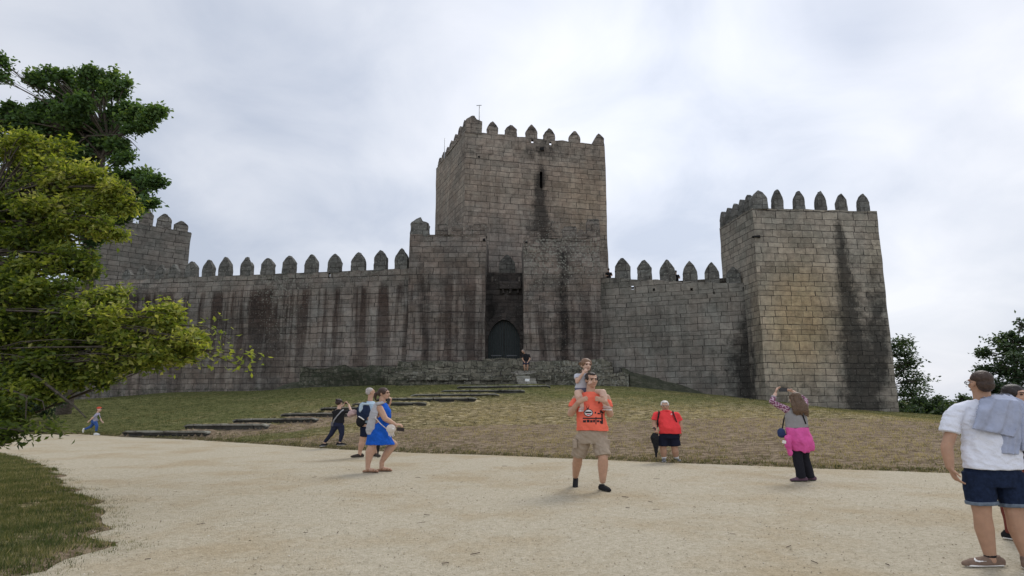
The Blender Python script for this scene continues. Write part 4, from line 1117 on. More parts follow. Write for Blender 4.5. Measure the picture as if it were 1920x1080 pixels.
# near tree on the left, its trunk outside the picture
Yn = 8.6
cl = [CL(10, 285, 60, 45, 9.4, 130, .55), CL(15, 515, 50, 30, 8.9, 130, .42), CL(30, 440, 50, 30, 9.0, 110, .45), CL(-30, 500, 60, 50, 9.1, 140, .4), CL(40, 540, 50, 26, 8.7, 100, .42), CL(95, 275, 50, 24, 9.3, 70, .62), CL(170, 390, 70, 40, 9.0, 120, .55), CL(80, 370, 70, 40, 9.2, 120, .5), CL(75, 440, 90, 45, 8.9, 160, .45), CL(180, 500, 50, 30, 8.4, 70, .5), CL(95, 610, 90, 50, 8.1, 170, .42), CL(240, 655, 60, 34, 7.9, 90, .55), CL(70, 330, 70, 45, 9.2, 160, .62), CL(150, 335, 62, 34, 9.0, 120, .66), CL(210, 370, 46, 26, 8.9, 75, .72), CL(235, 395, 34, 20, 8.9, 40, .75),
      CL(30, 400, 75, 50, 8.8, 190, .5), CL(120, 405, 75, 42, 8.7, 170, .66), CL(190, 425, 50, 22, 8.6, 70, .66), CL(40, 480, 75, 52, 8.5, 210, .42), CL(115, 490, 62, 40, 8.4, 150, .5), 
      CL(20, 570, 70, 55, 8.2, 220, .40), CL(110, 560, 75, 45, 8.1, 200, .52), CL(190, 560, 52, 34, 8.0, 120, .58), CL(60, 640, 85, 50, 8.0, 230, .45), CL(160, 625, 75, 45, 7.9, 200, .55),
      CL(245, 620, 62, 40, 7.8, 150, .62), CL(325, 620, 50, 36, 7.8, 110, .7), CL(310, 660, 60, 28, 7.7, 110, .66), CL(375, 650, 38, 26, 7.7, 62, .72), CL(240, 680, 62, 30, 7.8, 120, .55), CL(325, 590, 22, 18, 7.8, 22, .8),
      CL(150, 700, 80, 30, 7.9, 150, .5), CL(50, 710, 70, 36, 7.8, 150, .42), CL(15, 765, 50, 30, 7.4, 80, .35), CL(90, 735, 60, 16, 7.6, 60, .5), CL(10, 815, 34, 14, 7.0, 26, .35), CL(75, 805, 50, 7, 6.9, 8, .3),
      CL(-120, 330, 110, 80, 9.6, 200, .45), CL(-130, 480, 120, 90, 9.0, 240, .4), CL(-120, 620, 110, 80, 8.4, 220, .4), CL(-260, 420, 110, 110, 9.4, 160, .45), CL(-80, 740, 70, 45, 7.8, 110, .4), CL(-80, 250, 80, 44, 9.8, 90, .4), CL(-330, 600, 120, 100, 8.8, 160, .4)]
tb_ = P(-290, 900, 8.9); tbase = (tb_.x, 8.9, -.05)
nodes = [(tb_.x + .05, 8.9, 1.2), (tb_.x + .25, 8.85, 2.2), (tb_.x + .7, 8.9, 3.2), (tb_.x + 1.2, 9.1, 4.4)]
ext = [([P(330, 640, 7.75), P(380, 655, 7.75), P(430, 678, 7.75), P(468, 690, 7.75)], .02, .006, 34, .6), ([P(380, 655, 7.75), P(420, 660, 7.7), P(470, 667, 7.7), P(492, 672, 7.7)], .012, .004, 46, .72),
       ([P(340, 610, 7.8), P(385, 612, 7.8), P(410, 625, 7.8), P(435, 640, 7.8)], .012, .004, 40, .62),
       ([P(60, 700, 7.7), P(110, 738, 7.5), P(140, 762, 7.4), P(161, 783, 7.3)], .022, .007, 5, .4), ([P(-40, 720, 7.6), P(30, 735, 7.4), P(50, 745, 7.3), P(48, 785, 7.3)], .02, .006, 9, .3),
       ([P(30, 735, 7.4), P(80, 752, 7.3), P(84, 770, 7.3)], .01, .004, 8, .35), ([P(-30, 800, 7.0), P(30, 806, 6.9), P(90, 812, 6.9), P(130, 817, 6.9)], .009, .003, 22, .3)]
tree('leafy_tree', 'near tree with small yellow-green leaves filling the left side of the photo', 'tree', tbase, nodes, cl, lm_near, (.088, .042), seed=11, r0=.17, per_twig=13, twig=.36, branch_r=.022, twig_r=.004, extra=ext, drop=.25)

# tall dark oak farther back
Yo = 33
g0 = P(120, 756, Yo); gz0 = Hs(g0.x, Yo)
cl = [CL(190, 145, 42, 20, 33, 90, .55), CL(80, 240, 90, 40, 34.5, 200, .35), CL(195, 240, 50, 26, 33.5, 130, .4), CL(150, 265, 70, 30, 33.5, 150, .35), CL(245, 200, 26, 12, 33, 40, .5), CL(120, 150, 40, 18, 33.5, 70, .5), CL(100, 215, 60, 26, 33.5, 120, .4), CL(150, 300, 80, 36, 34.5, 200, .3), CL(230, 360, 60, 26, 34, 120, .32), CL(60, 330, 80, 50, 35, 200, .28), CL(170, 175, 40, 22, 33.5, 80, .5), CL(255, 330, 40, 20, 33, 60, .4), CL(215, 165, 30, 18, 33, 50, .6), CL(60, 165, 26, 24, 33, 50, .5), CL(110, 180, 52, 28, 34, 120, .5), CL(160, 205, 60, 32, 32, 150, .5), CL(70, 215, 50, 34, 33, 120, .4), CL(225, 205, 30, 14, 33, 40, .5),
      CL(245, 222, 42, 14, 32.5, 60, .5), CL(290, 222, 32, 17, 32, 70, .55), CL(262, 240, 30, 10, 32, 30, .45), CL(130, 250, 60, 34, 34, 140, .35), CL(180, 285, 56, 28, 33, 120, .35), CL(215, 270, 24, 14, 32, 36, .4), CL(228, 300, 22, 12, 32, 30, .4),
      CL(15, 200, 18, 20, 33, 30, .4), CL(10, 255, 45, 40, 34, 90, .35), CL(60, 290, 60, 40, 34, 130, .3), CL(205, 330, 55, 24, 33, 100, .35), CL(150, 345, 70, 38, 34, 150, .3), CL(272, 340, 32, 14, 32, 44, .45), CL(303, 345, 20, 14, 32, 34, .45), CL(290, 376, 30, 9, 32, 34, .45),
      CL(245, 375, 34, 14, 33, 44, .4), CL(200, 400, 56, 26, 34, 100, .3), CL(100, 410, 80, 50, 34, 170, .3), CL(235, 405, 34, 20, 34, 60, .3), CL(170, 450, 30, 18, 33, 36, .3), CL(165, 490, 24, 14, 33, 24, .3), CL(160, 515, 26, 10, 33, 18, .3), CL(40, 470, 80, 60, 34, 150, .3), CL(0, 112, 18, 12, 32, 14, .4), CL(-20, 140, 30, 20, 32, 24, .4),
      CL(-80, 250, 90, 70, 34, 160, .35), CL(-90, 400, 100, 80, 34, 170, .3), CL(60, 560, 80, 50, 34, 110, .25)]
ext = [([P(140, 275, 32.6), P(165, 255, 32.4), P(200, 254, 32.3), P(225, 252, 32.2), P(245, 264, 32.1), P(262, 282, 32)], .07, .015, 0, .4), ([P(225, 252, 32.2), P(245, 258, 32.1), P(258, 268, 32)], .03, .01, 0, .4), ([P(200, 254, 32.3), P(232, 258, 32.2), P(246, 274, 32.1)], .02, .01, 0, .4)]
tree('oak_tree', 'tall dark green oak tree standing behind the near yellow-green tree', 'tree', (g0.x, Yo, gz0 - .1), [(g0.x + .3, Yo, 4), (g0.x + .5, Yo, 8), (g0.x + .2, Yo, 12), (g0.x + .6, Yo, 16)], cl, lm_dark, (.25, .17), seed=23, r0=.38, per_twig=17, twig=.8, branch_r=.065, twig_r=.012, dens=1.25, bark=m_bark, extra=ext)

# young tree and shrubs under the canopy on the far left
for i, (px, yb, Y, hh, lab) in enumerate([(52, 772, 30, 2.6, 'small dark shrub at the left edge under the near tree branches'), (15, 760, 44, 3.2, 'dark bush before the far left end of the castle wall'), (-40, 770, 36, 4.0, 'dark bush outside the left edge beside the path')]):
    q = P(px, yb, Y); z_ = Hs(q.x, Y)
    tree('shrub', lab, 'shrub', (q.x, Y, z_ - .05), [(q.x, Y, z_ + hh * .4)], [((q.x + a_ * .7, Y, z_ + hh * b_), (.9, .8, hh * .28), 60, .3) for a_, b_ in ((-1, .45), (1, .5), (0, .8), (.3, .35))], lm_blk, (.2, .12), seed=40 + i, r0=.07, per_twig=9, twig=.4, branch_r=.03, twig_r=.01)

# trees to the right of the castle
def layered(px0, px1, py0, py1, Y, n, label, seed):
    R = random.Random(seed); cl = []
    for i in range(n):
        f = i / (n - 1); py = py0 + (py1 - py0) * f
        w = (px1 - px0) * (.35 + .65 * min(1, f * 1.7 + .1)) * R.uniform(.75, 1.05) * (1 if f < .75 else .85)
        cx = px0 + R.uniform(.25, .75) * w
        cl.append(CL(cx, py, w * .34, 5.5, Y + R.uniform(-1.5, 1.5), 26, .35 + R.uniform(-.2, .2), 1.8))
        cl.append(CL(px0 + w * R.uniform(.5, .85), py + R.uniform(-4, 4), w * .22, 4.5, Y + R.uniform(-1.5, 1.5), 16, .5, 1.5))
    q = P(px0, py1, Y)
    z_ = float(H0(q.x, Y))
    return tree('conifer_tree', label, 'tree', (q.x, Y, z_ - .2), [(q.x, Y, z_ + (P(px0, py0, Y).z - z_) * k) for k in (.35, .7, .98)], cl, lm_blk, (.34, .16), seed=seed, r0=.3, per_twig=11, twig=.8, branch_r=.06, twig_r=.02, dens=.75)
layered(1665, 1772, 640, 790, 58, 13, 'dark layered conifer right behind the big right tower', 71)
cl = [CL(1895, 625, 30, 20, 36, 60, .4), CL(1935, 640, 60, 40, 36, 160, .35), CL(1870, 655, 36, 20, 36, 70, .4), CL(1905, 680, 60, 30, 35, 150, .35), CL(1862, 690, 34, 18, 36, 60, .35), CL(1890, 720, 66, 34, 35, 170, .3), CL(1960, 700, 80, 60, 36, 170, .3), CL(1842, 660, 14, 8, 36, 14, .4), CL(1915, 605, 12, 8, 36, 10, .4),
      CL(1900, 760, 70, 30, 35, 130, .3), CL(1990, 780, 80, 40, 35, 110, .3), CL(1845, 745, 40, 22, 36, 60, .3)]
q = P(1935, 850, 36); z_ = float(H0(q.x, 36))
tree('broadleaf_tree', 'dark round-leaved tree at the right edge behind the man in the white t-shirt', 'tree', (q.x, 36, z_ - .2), [(q.x, 36, 1.0), (q.x - .3, 36, 2.8), (q.x - .2, 36, 4.4)], cl, lm_blk, (.21, .15), seed=81, r0=.28, per_twig=10, twig=.6, branch_r=.06, twig_r=.015, dens=.8)
bl = [(1702, 775, 22, 24, 50, 'low dark bush touching the right side of the big tower'), (1738, 778, 26, 22, 52, 'low dark bush below the layered conifer'), (1775, 775, 26, 24, 47, 'dark bush on the skyline just left of the white t-shirt man'), (1722, 764, 24, 26, 55, 'bush in the gap just right of the big tower base'), (1756, 764, 22, 26, 50, 'rounded dark bush midway between tower and white t-shirt man'), (1812, 768, 28, 34, 44, 'taller bush on the skyline behind the white t-shirt man')]
for i, (px, py, rx, ry, Y, lab) in enumerate(bl):
    q = P(px, py + ry, Y); z_ = float(H0(q.x, Y))
    zt = P(px, py, Y).z
    tree('bush', lab, 'bush', (q.x, Y, z_ - .1), [(q.x, Y, max(z_ + .5, zt - .4))], [CL(px - rx * .4, py + 6, rx * .6, ry * .55, Y, 70, .35), CL(px + rx * .4, py + 2, rx * .6, ry * .6, Y, 80, .45), CL(px, py - 6, rx * .6, ry * .6, Y + .5, 70, .5), CL(px, py + ry * .7, rx * .95, ry * .5, Y, 90, .25)], lm_blk, (.25, .16), seed=90 + i, r0=.1, per_twig=11, twig=.5, branch_r=.04, twig_r=.014, group='bushes on the skyline right of the castle')
# far woods beyond the hill, low on the horizon
def far_wood():
    R = np.random.default_rng(5); pts = []
    for i in range(150):
        a_ = R.uniform(-.85, .95); d_ = R.uniform(110, 150); x, y = d_ * math.sin(a_), d_ * math.cos(a_)
        if y < 60: continue
        rr = R.uniform(3, 5); g = float(H0(x, y))
        k = R.normal(0, 1, (260, 3)); k /= np.linalg.norm(k, axis=1)[:, None]; k *= R.uniform(.5, 1, (260, 1)) ** .4
        p_ = k * [rr, rr, rr * .8] + [x, y, g + rr * .8]
        pts.append(p_)
    pts = np.concatenate(pts); V_, F_ = leaf_scatter(pts, 1.3, .9, rngl=R)
    prop(link('far_woods', mesh_np('far_woods', V_, F_, lm_blk, attrs={'tint': np.repeat(R.uniform(0, .8, len(pts)), 4)})), 'distant dark belt of woods beyond the castle hill', 'woods', None, 'stuff')
far_wood()

# ------------------------------------------------------------------ grass
def blades(name, xy, h, w, per, spread, mat, label, tint, lean=.5, rngl=rng):
    n = len(xy); xs = np.repeat(xy[:, 0], per) + rngl.normal(0, spread, n * per); ys = np.repeat(xy[:, 1], per) + rngl.normal(0, spread, n * per)
    zs = H(xs, ys) - .01
    N_ = len(xs); a = rngl.uniform(0, 6.28, N_); l = h * rngl.uniform(.5, 1.4, N_); ww = w * rngl.uniform(.6, 1.3, N_)
    dx, dy = np.cos(a), np.sin(a); ln = lean * rngl.uniform(.2, 1.3, N_)
    b2 = rngl.uniform(0, 6.28, N_); sx_, sy_ = np.cos(b2), np.sin(b2)
    V = np.stack([np.stack([xs - sx_ * ww, ys - sy_ * ww, zs], 1), np.stack([xs + sx_ * ww, ys + sy_ * ww, zs], 1), np.stack([xs + dx * ln * l, ys + dy * ln * l, zs + l], 1)], 1).reshape(-1, 3)
    Fc = np.arange(N_ * 3).reshape(-1, 3)
    tn = np.clip(np.repeat(tint + rngl.normal(0, .19, n), per) + rngl.uniform(-.2, .2, N_), 0, 1)
    me = mesh_np(name, V, Fc, mat, attrs={'tint': np.repeat(tn, 3)})
    return prop(link(name, me), label, 'grass', None, 'stuff')
gm = leaf_mat('grass_blade', [(0, (.035, .05, .014)), (.3, (.09, .105, .034)), (.6, (.20, .175, .075)), (1, (.46, .37, .21))], .3)
gmn = leaf_mat('lawn_blade', [(0, (.04, .055, .018)), (.4, (.10, .125, .04)), (.7, (.22, .20, .085)), (1, (.45, .37, .22))], .35)
# near lawn on the left
n = 30000
yy = 3.2 + 15 * rng.uniform(0, 1, n) ** 1.2; xx = x_lawn(yy) + .5 - rng.exponential(1.5, n) 
keep_ = (xx > -15) & (rng.uniform(0, 1, n) < np.clip((x_lawn(yy) + .5 - xx) / 1.7, 0, 1) ** 1.3) & (wob(xx, yy, 0, 1.5, 7) > -.75)
xy = np.stack([xx[keep_], yy[keep_]], 1)
blades('lawn_grass', xy, .055, .005, 9, .04, gmn, 'ragged green grass at the lower left edge of the gravel', .42 + .22 * np.clip(wob(xy[:, 0], xy[:, 1], 0, 6.5, 3), -1, 1))
# tufts over the slope, dense near the path edge
n = 52000
xx = rng.uniform(-30, 24, n); ye = y_edge(xx); yy = ye + .02 + 28 * rng.uniform(0, 1, n) ** 1.35
ok = (yy < np.interp(xx, _wx, _wy) - .4)
for s in STEP_W:
    (ax, ay), (bx, by), h_, D_ = s
    ok &= ~((xx > ax - .2) & (xx < bx + .2) & (np.abs(yy - (ay + (by - ay) * (xx - ax) / (bx - ax))) < .5))
tt = (yy - ye) / (np.interp(xx, _wx, _wy) - ye)
dr = np.exp(-((tt - .22) / .27) ** 2) * np.interp(xx, [-20, -12, -6, 0, 12, 22, 30], [.0, .3, .8, .95, .75, .5, .15])
dn = wob(xx * .4, yy, 0, 2.4, 2)
ok &= rng.uniform(0, 1, n) < np.clip(.8 - .15 * dr + .35 * dn, .15, 1)
xy = np.stack([xx[ok], yy[ok]], 1)
blades('hill_grass', xy, .06, .008, 7, .06, gm, 'short mown grass tufts, green and dried brown, over the castle slope', np.clip(.2 + .6 * dr[ok] + .25 * dn[ok] + .2 * np.clip((xy[:, 0] + 8) / 10, 0, 1), 0, 1))
n = 7000
xx = rng.uniform(-30, 14, n); yy = y_edge(xx) + rng.exponential(.12, n) - .05
blades('verge_grass', np.stack([xx, yy], 1), .05, .006, 6, .03, gm, 'grass fringe along the far edge of the gravel path', rng.uniform(.15, .6, n))
# ------------------------------------------------------------------ people
def skinm(name, c): return simple(name, c, .55, .10, 14, spec=.35, bumpd=.001, bscale=90, sss=.12)
SK_TAN = skinm('skin_tan', (.40, .235, .155)); SK_FAIR = skinm('skin_fair', (.56, .37, .28)); SK_MID = skinm('skin_mid', (.48, .29, .20)); SK_PALE = skinm('skin_pale', (.62, .43, .34))
def cloth(name, c, var=.12, sc=9, b=.006): return simple(name, c, .9, var, sc, spec=.12, bumpd=b, bscale=26)
M_EYE = simple('eye_dark', (.02, .015, .012), .3, .1); M_LIP = simple('lip', (.32, .13, .10), .6, .1); M_BLACK = cloth('black_cloth', (.018, .018, .020)); M_RUB = simple('black_rubber', (.02, .02, .02), .6, .2); M_WHITE = simple('white_rubber', (.72, .70, .67), .6, .06)
M_GLASS = simple('black_plastic', (.015, .015, .017), .3, .1, spec=.5)
def hairm(name, c): return simple(name, c, .5, .45, 60, spec=.35, bumpd=.006, bscale=140, detail=5)

class Prims:
    def __init__(s): s.V = []; s.F = []
    def _add(s, V, F): b = len(s.V); s.V += V; s.F += [tuple(i + b for i in f) for f in F]
    def loft(s, rings, seg=16, closed=True):
        """rings: (centre, x axis vec, y axis vec)"""
        V, F_ = [], []
        for c, ax, ay in rings:
            for k in range(seg):
                a_ = 2 * math.pi * k / seg; V.append(tuple(c + ax * math.cos(a_) + ay * math.sin(a_)))
        for i in range(len(rings) - 1):
            for k in range(seg): F_.append((i * seg + k, i * seg + (k + 1) % seg, (i + 1) * seg + (k + 1) % seg, (i + 1) * seg + k))
        F_.append(tuple(range(seg))[::-1]); F_.append(tuple((len(rings) - 1) * seg + k for k in range(seg)))
        s._add(V, F_)
    def cap(s, a, b, ra, rb, round_=True, seg=12, flat=1.0, side=None):
        """tapered capsule; flat<1 squeezes it along the axis 'side'"""
        a, b = Vector(a), Vector(b); d = b - a
        if d.length < 1e-5: d = Vector((0, 0, 1e-4))
        dn = d.normalized(); u = Vector(side) if side is not None else dn.orthogonal()
        u = (u - dn * u.dot(dn)).normalized(); v = dn.cross(u)
        rings = []
        if round_:
            for t_ in (80, 55, 28): q = math.radians(t_); rings.append((a - dn * ra * math.sin(q), u * ra * math.cos(q) * flat, v * ra * math.cos(q)))
        rings.append((a, u * ra * flat, v * ra)); rings.append((b, u * rb * flat, v * rb))
        if round_:
            for t_ in (28, 55, 80): q = math.radians(t_); rings.append((b + dn * rb * math.sin(q), u * rb * math.cos(q) * flat, v * rb * math.cos(q)))
        s.loft(rings, seg)
    def chain(s, pts, rad, round_=True, **k):
        for i in range(len(pts) - 1): s.cap(pts[i], pts[i + 1], rad[i], rad[i + 1], round_, **k)
    def tube(s, pts, rad, flat=1.0, side=None, seg=14):
        """flat-ended continuous tube through pts"""
        pts = [Vector(p) for p in pts]; rings = []; u = Vector(side) if side is not None else None
        for i, p in enumerate(pts):
            d = (pts[min(i + 1, len(pts) - 1)] - pts[max(0, i - 1)]).normalized()
            uu = (u if u is not None else d.orthogonal()); uu = (uu - d * uu.dot(d)).normalized(); u = uu
            f = flat[i] if isinstance(flat, (list, tuple)) else flat
            rings.append((p, uu * rad[i] * f, d.cross(uu) * rad[i]))
        s.loft(rings, seg)
    def ell(s, c, r, yaw=0.0, pitch=0.0, n=10):
        V, F_ = [], []; c = Vector(c); M = Matrix.Rotation(yaw, 3, 'Z') @ Matrix.Rotation(pitch, 3, 'X')
        V.append(tuple(c + M @ Vector((0, 0, r[2]))))
        for i in range(1, n):
            t_ = math.pi * i / n
            for k in range(2 * n):
                a_ = math.pi * k / n
                V.append(tuple(c + M @ Vector((r[0] * math.sin(t_) * math.cos(a_), r[1] * math.sin(t_) * math.sin(a_), r[2] * math.cos(t_)))))
        V.append(tuple(c + M @ Vector((0, 0, -r[2])))); m2 = 2 * n
        for k in range(m2): F_.append((0, 1 + k, 1 + (k + 1) % m2))
        for i in range(n - 2):
            for k in range(m2): F_.append((1 + i * m2 + k, 1 + (i + 1) * m2 + k, 1 + (i + 1) * m2 + (k + 1) % m2, 1 + i * m2 + (k + 1) % m2))
        l_ = len(V) - 1
        for k in range(m2): F_.append((l_, 1 + (n - 2) * m2 + (k + 1) % m2, 1 + (n - 2) * m2 + k))
        s._add(V, F_)
    def box(s, c, h, yaw=0.0, pitch=0.0, roll=0.0):
        M = Matrix.Rotation(yaw, 3, 'Z') @ Matrix.Rotation(pitch, 3, 'X') @ Matrix.Rotation(roll, 3, 'Y'); c = Vector(c)
        V = [tuple(c + M @ Vector((a * h[0], b * h[1], d * h[2]))) for a in (-1, 1) for b in (-1, 1) for d in (-1, 1)]
        s._add(V, [(0, 1, 3, 2), (4, 6, 7, 5), (0, 4, 5, 1), (2, 3, 7, 6), (0, 2, 6, 4), (1, 5, 7, 3)])

def lerp(a, b, t): return Vector(a).lerp(Vector(b), t)

class Fig:
    """a figure; joints are given as (pixel x, pixel y, metres nearer(-)/farther(+)) in the photograph's frame at depth Y"""
    def __init__(s, label, px, py, Y, SX=1.26, name='person', cat='person', base=None, group=None):
        s.Y = Y; s.SX = SX
        b = Vector(base) if base is not None else P(px, py, Y)
        s.b = b; s.root = empty(name, b, label, cat, group)
    def J(s, px, py, dy=0.0):
        if py == 0: py = 775
        p = P(px, py, s.Y + dy) - s.b
        return Vector((p.x / s.SX, p.y, p.z))
    def out(s, name, pr, mat, parent=None, vox=.009, smooth=6, fold=0.0, fscale=9, floor=False, raw=False, cut=None, seed=0, bevel=0):
        me = bpy.data.meshes.new(name); me.from_pydata(pr.V, [], pr.F); me.update()
        if not raw:
            o = bpy.data.objects.new('tmp', me); COL.objects.link(o)
            r = o.modifiers.new('r', 'REMESH'); r.mode = 'VOXEL'; r.voxel_size = vox
            if smooth:
                k = o.modifiers.new('s', 'SMOOTH'); k.iterations = smooth; k.factor = .5
            dg = bpy.context.evaluated_depsgraph_get()
            me2 = bpy.data.meshes.new_from_object(o.evaluated_get(dg)); me2.name = name
            bpy.data.objects.remove(o); bpy.data.meshes.remove(me); me = me2
        n = len(me.vertices); co = np.empty(n * 3, dtype=np.float32); me.vertices.foreach_get('co', co); co = co.reshape(-1, 3)
        if fold:
            no = np.empty(n * 3, dtype=np.float32); me.vertices.foreach_get('normal', no); no = no.reshape(-1, 3)
            f = wob(co[:, 0], co[:, 1], co[:, 2] * .55, fscale, seed) + .6 * wob(co[:, 0] + co[:, 2] * .8, co[:, 1], co[:, 2], fscale * 2.1, seed + 3)
            f = -np.abs(f) + .12
            co += no * (f * fold)[:, None]
        if floor: co[:, 2] = np.maximum(co[:, 2], floor if floor is not True else 0.0)
        co[:, 0] *= s.SX
        me.vertices.foreach_set('co', co.ravel())
        me.materials.clear(); me.materials.append(mat)
        me.polygons.foreach_set('use_smooth', np.full(len(me.polygons), not (raw and bevel == 0 and len(me.polygons) < 40)))
        me.update()
        return link(name, me, parent or s.root)

def hand(pr, w, d, nrm, thumb, sc=1.0, curl=.5, spread=1.0):
    """palm and five fingers from wrist w along d; nrm = back of the hand; thumb = side towards the thumb"""
    d = Vector(d).normalized(); n = Vector(nrm); n = (n - d * n.dot(d)).normalized(); t = Vector(thumb); t = (t - d * t.dot(d) - n * t.dot(n)).normalized()
    L = .095 * sc
    pr.cap(w, w + d * L * .55, .024 * sc, .034 * sc, flat=.48, side=n); pr.cap(w + d * L * .35, w + d * L * .85, .038 * sc, .039 * sc, flat=.36, side=n)
    for i, (o, l) in enumerate(((.030, .072), (.010, .082), (-.011, .076), (-.031, .060))):
        p = w + d * L * .92 + t * o * sc * spread; dd = (d + t * o * 2.5 * spread).normalized(); r = .0095 * sc
        a = curl * (1 + .15 * i)
        for k, f in enumerate((.45, .32, .23)):
            dd = (dd * math.cos(a * .55) - n * math.sin(a * .55)).normalized(); q = p + dd * l * f * sc; pr.cap(p, q, r, r * .92, seg=8); p = q; r *= .92; 
            n2 = (n - dd * n.dot(dd)).normalized(); 
    p = w + d * L * .3 + t * .028 * sc; q = p + (d * .6 + t * .9).normalized() * .042 * sc; pr.cap(p, q, .013 * sc, .0105 * sc, seg=8)
    pr.cap(q, q + (d * .95 + t * .25 - n * curl * .5).normalized() * .034 * sc, .0105 * sc, .009 * sc, seg=8)

def head(fg, c, yaw=0.0, sc=1.0, skin=None, pr=None, hair=None, style='short', pitch=0.0, face=True, lod=False, beard=None):
    """c centre of the skull; yaw 0 faces the camera (-y), positive turns to picture right"""
    c = Vector(c); M = Matrix.Rotation(yaw, 3, 'Z') @ Matrix.Rotation(pitch, 3, 'X')
    def W(x, y, z): return c + M @ (Vector((x, y, z)) * sc)
    def E(p, x, y, z, r, q=0): p.ell(W(x, y, z), tuple(k * sc for k in r), yaw, pitch + q)
    E(pr, 0, .015, .035, (.074, .092, .085)); E(pr, 0, -.022, -.02, (.062, .072, .085)); E(pr, 0, -.045, -.075, (.040, .040, .038)); E(pr, 0, -.03, -.055, (.055, .05, .045))
    for q in (-1, 1):
        E(pr, q * .076, .012, -.008, (.010, .020, .032)); E(pr, q * .035, -.068, -.025, (.022, .018, .02))
    pr.cap(W(0, -.085, .018), W(0, -.108, -.022), .009 * sc, .0135 * sc); E(pr, 0, -.09, -.03, (.018, .012, .010)); E(pr, 0, -.080, .036, (.05, .016, .014))
    E(pr, 0, -.083, -.055, (.026, .012, .012))
    if face:
        for q in (-1, 1):
            e = Prims(); E(e, q * .031, -.083, .012, (.0155, .010, .0075)); fg.out('eye', e, M_EYE, raw=True, bevel=1)
            if hair:
                e = Prims(); e.cap(W(q * .014, -.099, .033), W(q * .05, -.084, .036), .006 * sc, .004 * sc); fg.out('eyebrow', e, hair, raw=True, bevel=1)
        e = Prims(); E(e, 0, -.094, -.056, (.024, .006, .0065)); fg.out('mouth', e, M_LIP, raw=True, bevel=1)
    if hair and style:
        h = Prims()
        if style == 'short':
            E(h, 0, .030, .052, (.081, .090, .078)); E(h, 0, .055, .01, (.074, .066, .07)); 
        elif style == 'crop':
            E(h, 0, .026, .046, (.080, .093, .082)); E(h, 0, .058, -.012, (.072, .058, .075))
        elif style == 'receding':
            E(h, 0, .038, .055, (.083, .084, .078)); E(h, 0, .06, .005, (.078, .057, .068)); E(h, 0, -.015, .095, (.050, .058, .030)); 
            for q in (-1, 1): E(h, q * .068, -.005, .035, (.018, .05, .04))
        elif style in ('bun', 'pony', 'long', 'messy'):
            E(h, 0, .022, .055, (.085, .096, .078)); E(h, 0, .052, .01, (.083, .072, .085))
            for q in (-1, 1): E(h, q * .062, -.015, .03, (.026, .055, .055))
            if style == 'bun': E(h, 0, .10, .09, (.045, .045, .042))
            if style == 'pony': h.chain([W(0, .10, .03), W(-.01, .15, .0), W(-.01, .165, -.06), W(0, .155, -.14)], [.028 * sc, .034 * sc, .030 * sc, .014 * sc])
            if style == 'long':
                for q in (-.06, -.03, 0, .03, .06): h.chain([W(q, .06, 0), W(q * 1.25, .095, -.10), W(q * 1.4, .10, -.2), W(q * 1.3 + .01, .085, -.29)], [.045 * sc, .045 * sc, .042 * sc, .018 * sc])
            if style == 'messy':
                for k in range(22):
                    a_ = k * 2.4; u_ = W(.085 * math.sin(a_), .03 + .06 * math.cos(a_), -.02 + .11 * math.sin(k * 1.3)); h.cap(u_, u_ + M @ Vector((.035 * math.sin(a_), .02, -.03 + .03 * math.sin(k * 3.1))) * sc, .014 * sc, .004 * sc, seg=6)
        fg.out('hair', h, hair, vox=.008 if not lod else .012, smooth=3, fold=.004, fscale=40)
    return W

def arm(pr, sh, el, wr, r=(.052, .043, .030)):
    m = lerp(sh, el, .45); f = lerp(el, wr, .3)
    pr.chain([sh, m, el], [r[0], r[0] * .97, r[1]]); pr.chain([el, f, wr], [r[1], r[1] * 1.03, r[2]])
def leg(pr, hip, kn, an, r=(.085, .057, .040), calf=1.12, back=None):
    m = lerp(hip, kn, .5); c = lerp(kn, an, .33) + (Vector(back) * .015 if back is not None else Vector((0, 0, 0)))
    pr.chain([hip, m, kn], [r[0], r[0] * .86, r[1]]); pr.chain([kn, c, an], [r[1], r[1] * calf, r[2]])
def shoe(fg, an, toe, mat, sole=None, L=.27, w=.048, zg=0.0, high=.075, name='shoe', vox=.008, open_=False):
    """an ankle; toe = horizontal direction; zg ground height under the foot"""
    t = Vector((toe[0], toe[1], 0)).normalized(); dz = toe[2] if len(toe) > 2 else 0.0
    s_ = Vector((-t.y, t.x, 0)); a = Vector((an[0], an[1], zg))
    up = Vector((0, 0, 1))
    heel = a - t * L * .24; ball = a + t * L * .46 + up * dz; tip = a + t * L * .66 + up * dz
    p = Prims()
    if not open_:
        p.chain([heel + up * .045, a + up * .055, a + t * L * .25 + up * (.045 + dz * .5), ball + up * .03, tip + up * .025], [.036, .040, .040, w * .85, w * .6])
        p.cap(a - t * L * .1 + up * .03, a - t * .03 + up * (high + .02), .040, .041, round_=False)
        p.cap(heel + up * .03, ball + up * .03, .036, w * .9)
    else:
        p.chain([heel + up * .02, a + t * L * .2 + up * .02, ball + up * .018, tip + up * .012], [.030, .028, w * .8, w * .5])
    o = fg.out(name, p, mat, vox=vox, smooth=3, floor=zg + .012 if dz >= 0 else zg - 1)
    q = Prims(); rings = []
    for (f, ww) in ((-.30, .02), (-.24, .036), (-.05, .036), (.2, .038), (.46, w * .95), (.6, w * .75), (.67, w * .35)):
        c = a + t * L * f + up * (.014 + (dz * max(0, (f + .1)) / .6)); rings.append((c, s_ * ww, up * .016))
    q.loft(rings, 10); fg.out('sole', q, sole or M_RUB, parent=o, raw=True, bevel=1)
    return o
